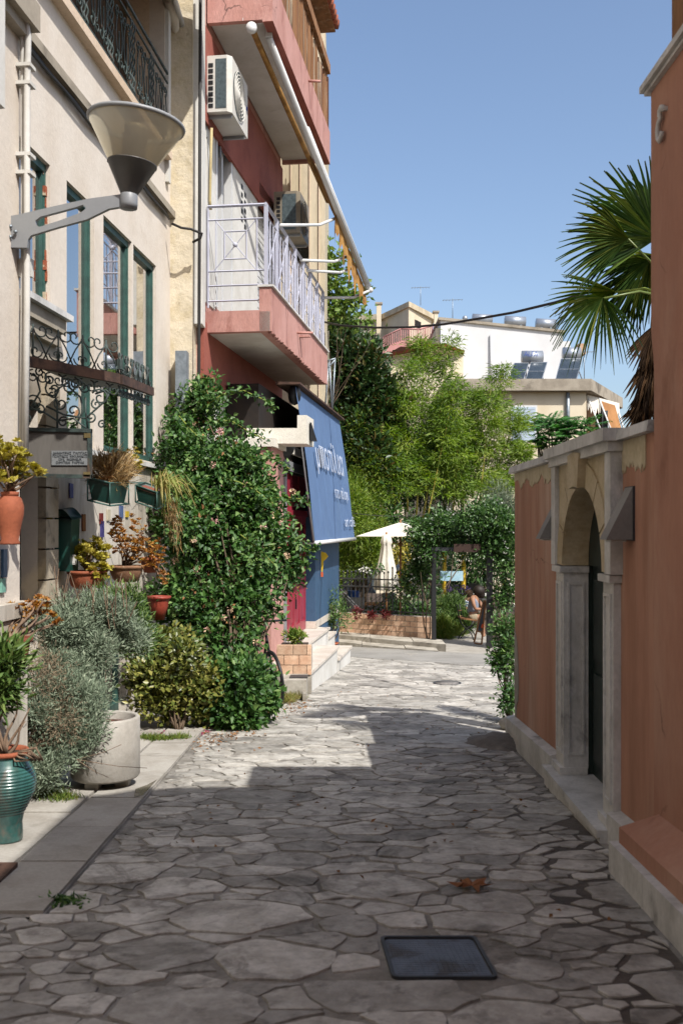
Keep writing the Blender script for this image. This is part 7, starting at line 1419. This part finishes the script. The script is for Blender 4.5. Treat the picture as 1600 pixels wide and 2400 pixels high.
m_ = MB(); pbox(m_, 1318, 1336, 800, 930, d+.6, 1); m_.build('service_duct', M['farwhite'], wb2); m_ = MB(); pbox(m_, 1355, 1372, 805, 830, d+1, 1); m_.build('brick_stack', M['brick'], wb2)
for i, (x0, x1, y) in enumerate(((1106,1152,748),(1182,1230,753),(1255,1300,759))):
    t = thing('water_tank', ['silver rooftop water tank nearest the cowl on the white building','silver rooftop water tank in the middle of the white building','silver rooftop water tank nearest the palm'][i], 'tank', P((x0+x1)/2,y+6,48), 'rooftop water tanks'); p0, p1 = P(x0,y,48), P(x1,y+2,48); m_ = MB(); m_.tube([p0,p1], .26, 16); m_.build('drum', M['steel'], t); m_ = MB(); m_.box((p0.x+.2,47.8,p0.z-.6),(p0.x+.28,48.2,p0.z-.2)); m_.box((p1.x-.28,47.8,p0.z-.6),(p1.x-.2,48.2,p0.z-.2)); m_.build('stand', M['galv'], t)
t = thing('roof_cowl', 'round silver chimney cowl on the white building', 'cowl', P(1089,768,47)); m_ = MB(); m_.ball(P(1089,746,47), .13, 12, 8); m_.build('globe', M['steel'], t); m_ = MB(); q = P(1089,765,47); m_.box((q.x-.12,46.9,q.z-.5),(q.x+.12,47.1,q.z+.3)); m_.build('stack', M['conc'], t)
# --- lower building with solar heaters and awnings
d = 38; lo_b = thing('flat_roof_house', 'cream flat roofed house with a grey concrete roof edge carrying solar heaters', 'building', (P(1250,0,d).x,d,-1.3))
x0_, x1_, x2_ = P(1060,0,d).x, P(1373,0,d).x, P(1450,0,d+5.3).x; zr_ = P(0,918,d).z
m_ = MB(); m_.prism([(x0_,d,-1.3),(x1_,d,-1.3),(x1_,d+9,-1.3),(x0_,d+9,-1.3)], (0,0,zr_+1.3)); m_.build('wall', M['farcream'], lo_b)
m_ = MB(); zr2 = P(0,897,d).z; m_.prism([(x0_-.3,d-.35,zr_),(x1_+.1,d-.35,zr_),(x2_+.15,d+5.3,zr_),(x2_+.15,d+9,zr_),(x0_-.3,d+9,zr_)], (0,0,zr2-zr_+.1)); m_.build('roof_edge', M['conc'], lo_b)
m_ = MB(); m_.prism([(x1_+.01,d+1.2,-1.3),(x2_-.9,d+5.5,-1.3),(x2_-.9,d+9,-1.3),(x1_+.01,d+9,-1.3)], (0,0,zr_+1.29)); m_.build('balcony_wall', mat('ochre_balcony_wall','b98a60','a87a52'), lo_b)
wn = sub('window', lo_b); m_ = MB(); pbox(m_, 1196, 1258, 950, 1035, d-.03, .03); m_.build('shutter_frame', M['aluminium'], wn)
for k in range(12): m_ = MB(); pbox(m_, 1200, 1254, 954+k*6.6, 959.5+k*6.6, d-.05, .02); m_.build('slat', mat('blue_grey_slat_%d' % k,'b6c4d2'), wn)
m_ = MB(); a, b = P(1330,920,d-.1), P(1330,1020,d-.1); m_.tube([a,b], .07, 8); m_.build('downpipe', M['galv'], lo_b)
m_ = MB(); a, b = P(1397,968,d+2), P(1410,1015,d+2); m_.box((a.x,d+1.15,b.z),(b.x,d+2.2,a.z)); m_.build('window_grille', M['iron'], lo_b)
for i, (xa, ya, xb, yb) in enumerate(((1375,928,1408,1012),(1402,932,1436,1022),(1422,940,1445,1025),(1442,945,1468,1030))):
    t = thing('balcony_awning_arm', ['first','second','third','fourth'][i]+' white awning pole from the downpipe on the flat roofed house', 'pole', P(xa,ya,d+.6+i*.7), 'awning poles of the flat roofed house'); m_ = MB(); m_.tube([P(xa,ya,d+.6+i*.7), P(xb,yb,d-.2+i*.7)], .035, 5); m_.build('pole', M['aluminium'], t)
aw = thing('tattered_awning', 'tattered cream and brown awning on the corner of the flat roofed house', 'awning', P(1420,960,d+1)); m_ = MB(); n = 30; vs = []
for i in range(n+1): t_ = i/n; p = P(1375+75*t_, 925+20*t_, d+.5+2.2*t_); vs += [p, p-Vector((0,.1,.4+.35*R.random()))]
m_.add(vs, [(2*i,2*i+1,2*i+3,2*i+2) for i in range(n)]); m_.build('valance', M['canvas'], aw); m_ = MB(); m_.add([P(1408,940,d+1.3), P(1440,950,d+2.2), P(1462,1030,d+1.6), P(1432,1025,d+.7)], [(0,1,2,3)]); m_.build('cloth', mat('brown_awning','a8784a','94683e'), aw)
def heater(label, panels, tank, brand=None):
    t = thing('solar_heater', label, 'solar heater', P(panels[0][0],895,d+1), 'solar water heaters')
    for (xl, xr, yt, yb, sk) in panels:
        pn = sub('collector', t); q = [P(xl,yb,d+.2), P(xr,yb,d+.2), P(xr+sk,yt,d+1.3), P(xl+sk,yt,d+1.3)]; ext = (q[1]-q[0]).cross(q[3]-q[0]).normalized()*-.08
        m = MB(); m.prism(q, ext); m.build('casing', M['steel'], pn); cx = sum(q, Vector())/4; qq = [cx+(v-cx)*.93-ext*.06 for v in q]; m = MB(); m.add(qq, [(0,1,2,3)]); m.build('cover_glass', M['solar'], pn)
        m = MB(); m.tube([q[0].lerp(q[3],.5)-ext*.08, q[1].lerp(q[2],.5)-ext*.08], .012, 4); m.build('seam', M['steel'], pn)
    a, b = P(tank[0],tank[2],d+1.5), P(tank[1],tank[2],d+1.5); m = MB(); m.tube([a,b], .27, 20); tk = m.build('tank', M['steel'], t)
    m = MB()
    for x in (a.x+.2,b.x-.2): m.tube([(x,d+1.6,a.z-.2),(x,d+1.8,zr2+.08)], .03, 4); m.tube([(x,d+.2,zr2+.08),(x,d+1.5,a.z-.25)], .03, 4)
    m.build('stand', M['galv'], t)
    if brand: text(brand, .28, Vector(((a.x+b.x)/2-.1, d+1.2, a.z+.08)), FRONT, mat('blue_print','4a5ca0'), 'lettering', tk, fit=.55)
heater('solar heater with two collectors and a lettered tank on the flat roof', [(1190,1225,850,894,14),(1229,1268,848,894,14)], (1222,1270,838), 'ALFA')
heater('solar heater with one large collector beside the palm fronds', [(1299,1350,840,892,14)], (1318,1358,830))
# ---- television aerials and small wires
def aerial(label, px, py, d, h):
    p = P(px, py, d); t = thing('tv_aerial', label, 'aerial', p, 'rooftop television aerials'); m = MB(); m.tube([p, p+Vector((0,0,h))], .018, 5); m.build('mast', M['galv'], t)
    m = MB(); q = p+Vector((0,0,h*.92)); m.tube([q+Vector((-.5,0,0)), q+Vector((.5,0,.04))], .012, 4)
    for k in range(7): m.tube([q+Vector((-.45+.15*k,-.22+.015*k,.0)), q+Vector((-.45+.15*k,.22-.015*k,.0))], .007, 4)
    m.build('antenna', M['galv'], t)
aerial('thin television aerial on the flat roofed house beside the palm', 1368, 896, 40, 1.3); aerial('thin television aerial on the stair tower', 985, 716, 52, 1.0); aerial('thin television aerial at the near end of the white building', 1060, 752, 49, 1.1)
m_ = MB(); m_.tube([P(1150,782,45.9), P(1150,900,45.9)], .05, 6); o = m_.build('wall_pipe', M['farwhite']); o['label'] = 'white pipe running down the blank white building wall'; o['category'] = 'pipe'
m_ = MB(); pts = [P(775+300*t_, 1195+25*math.sin(math.pi*t_)*.6, 23.2+1.5*t_) for t_ in [i/12 for i in range(13)]]; m_.tube(pts, .008, 4); o = m_.build('light_string', M['cable']); o['label'] = 'thin wire strung over the cafe garden'; o['category'] = 'wire'
# ---- damp patch on the pavement beside the planter
wet = mat('damp_concrete', '7a746b', '6c665d', rough=.25, spec=.5, scale=4); m_ = MB(); pts = []
for (x, y) in ((318,1858),(345,1848),(372,1836),(392,1826),(402,1832),(388,1846),(366,1858),(340,1872),(315,1878)): g_ = G(x, y); pts.append((min(g_.x,-1.405), g_.y, gz(g_.y)+.0285))
m_.add(pts, [tuple(range(len(pts)))]); o = m_.build('damp_patch', wet); o['label'] = 'damp patch on the pavement slabs beside the concrete planter'; o['category'] = 'puddle'
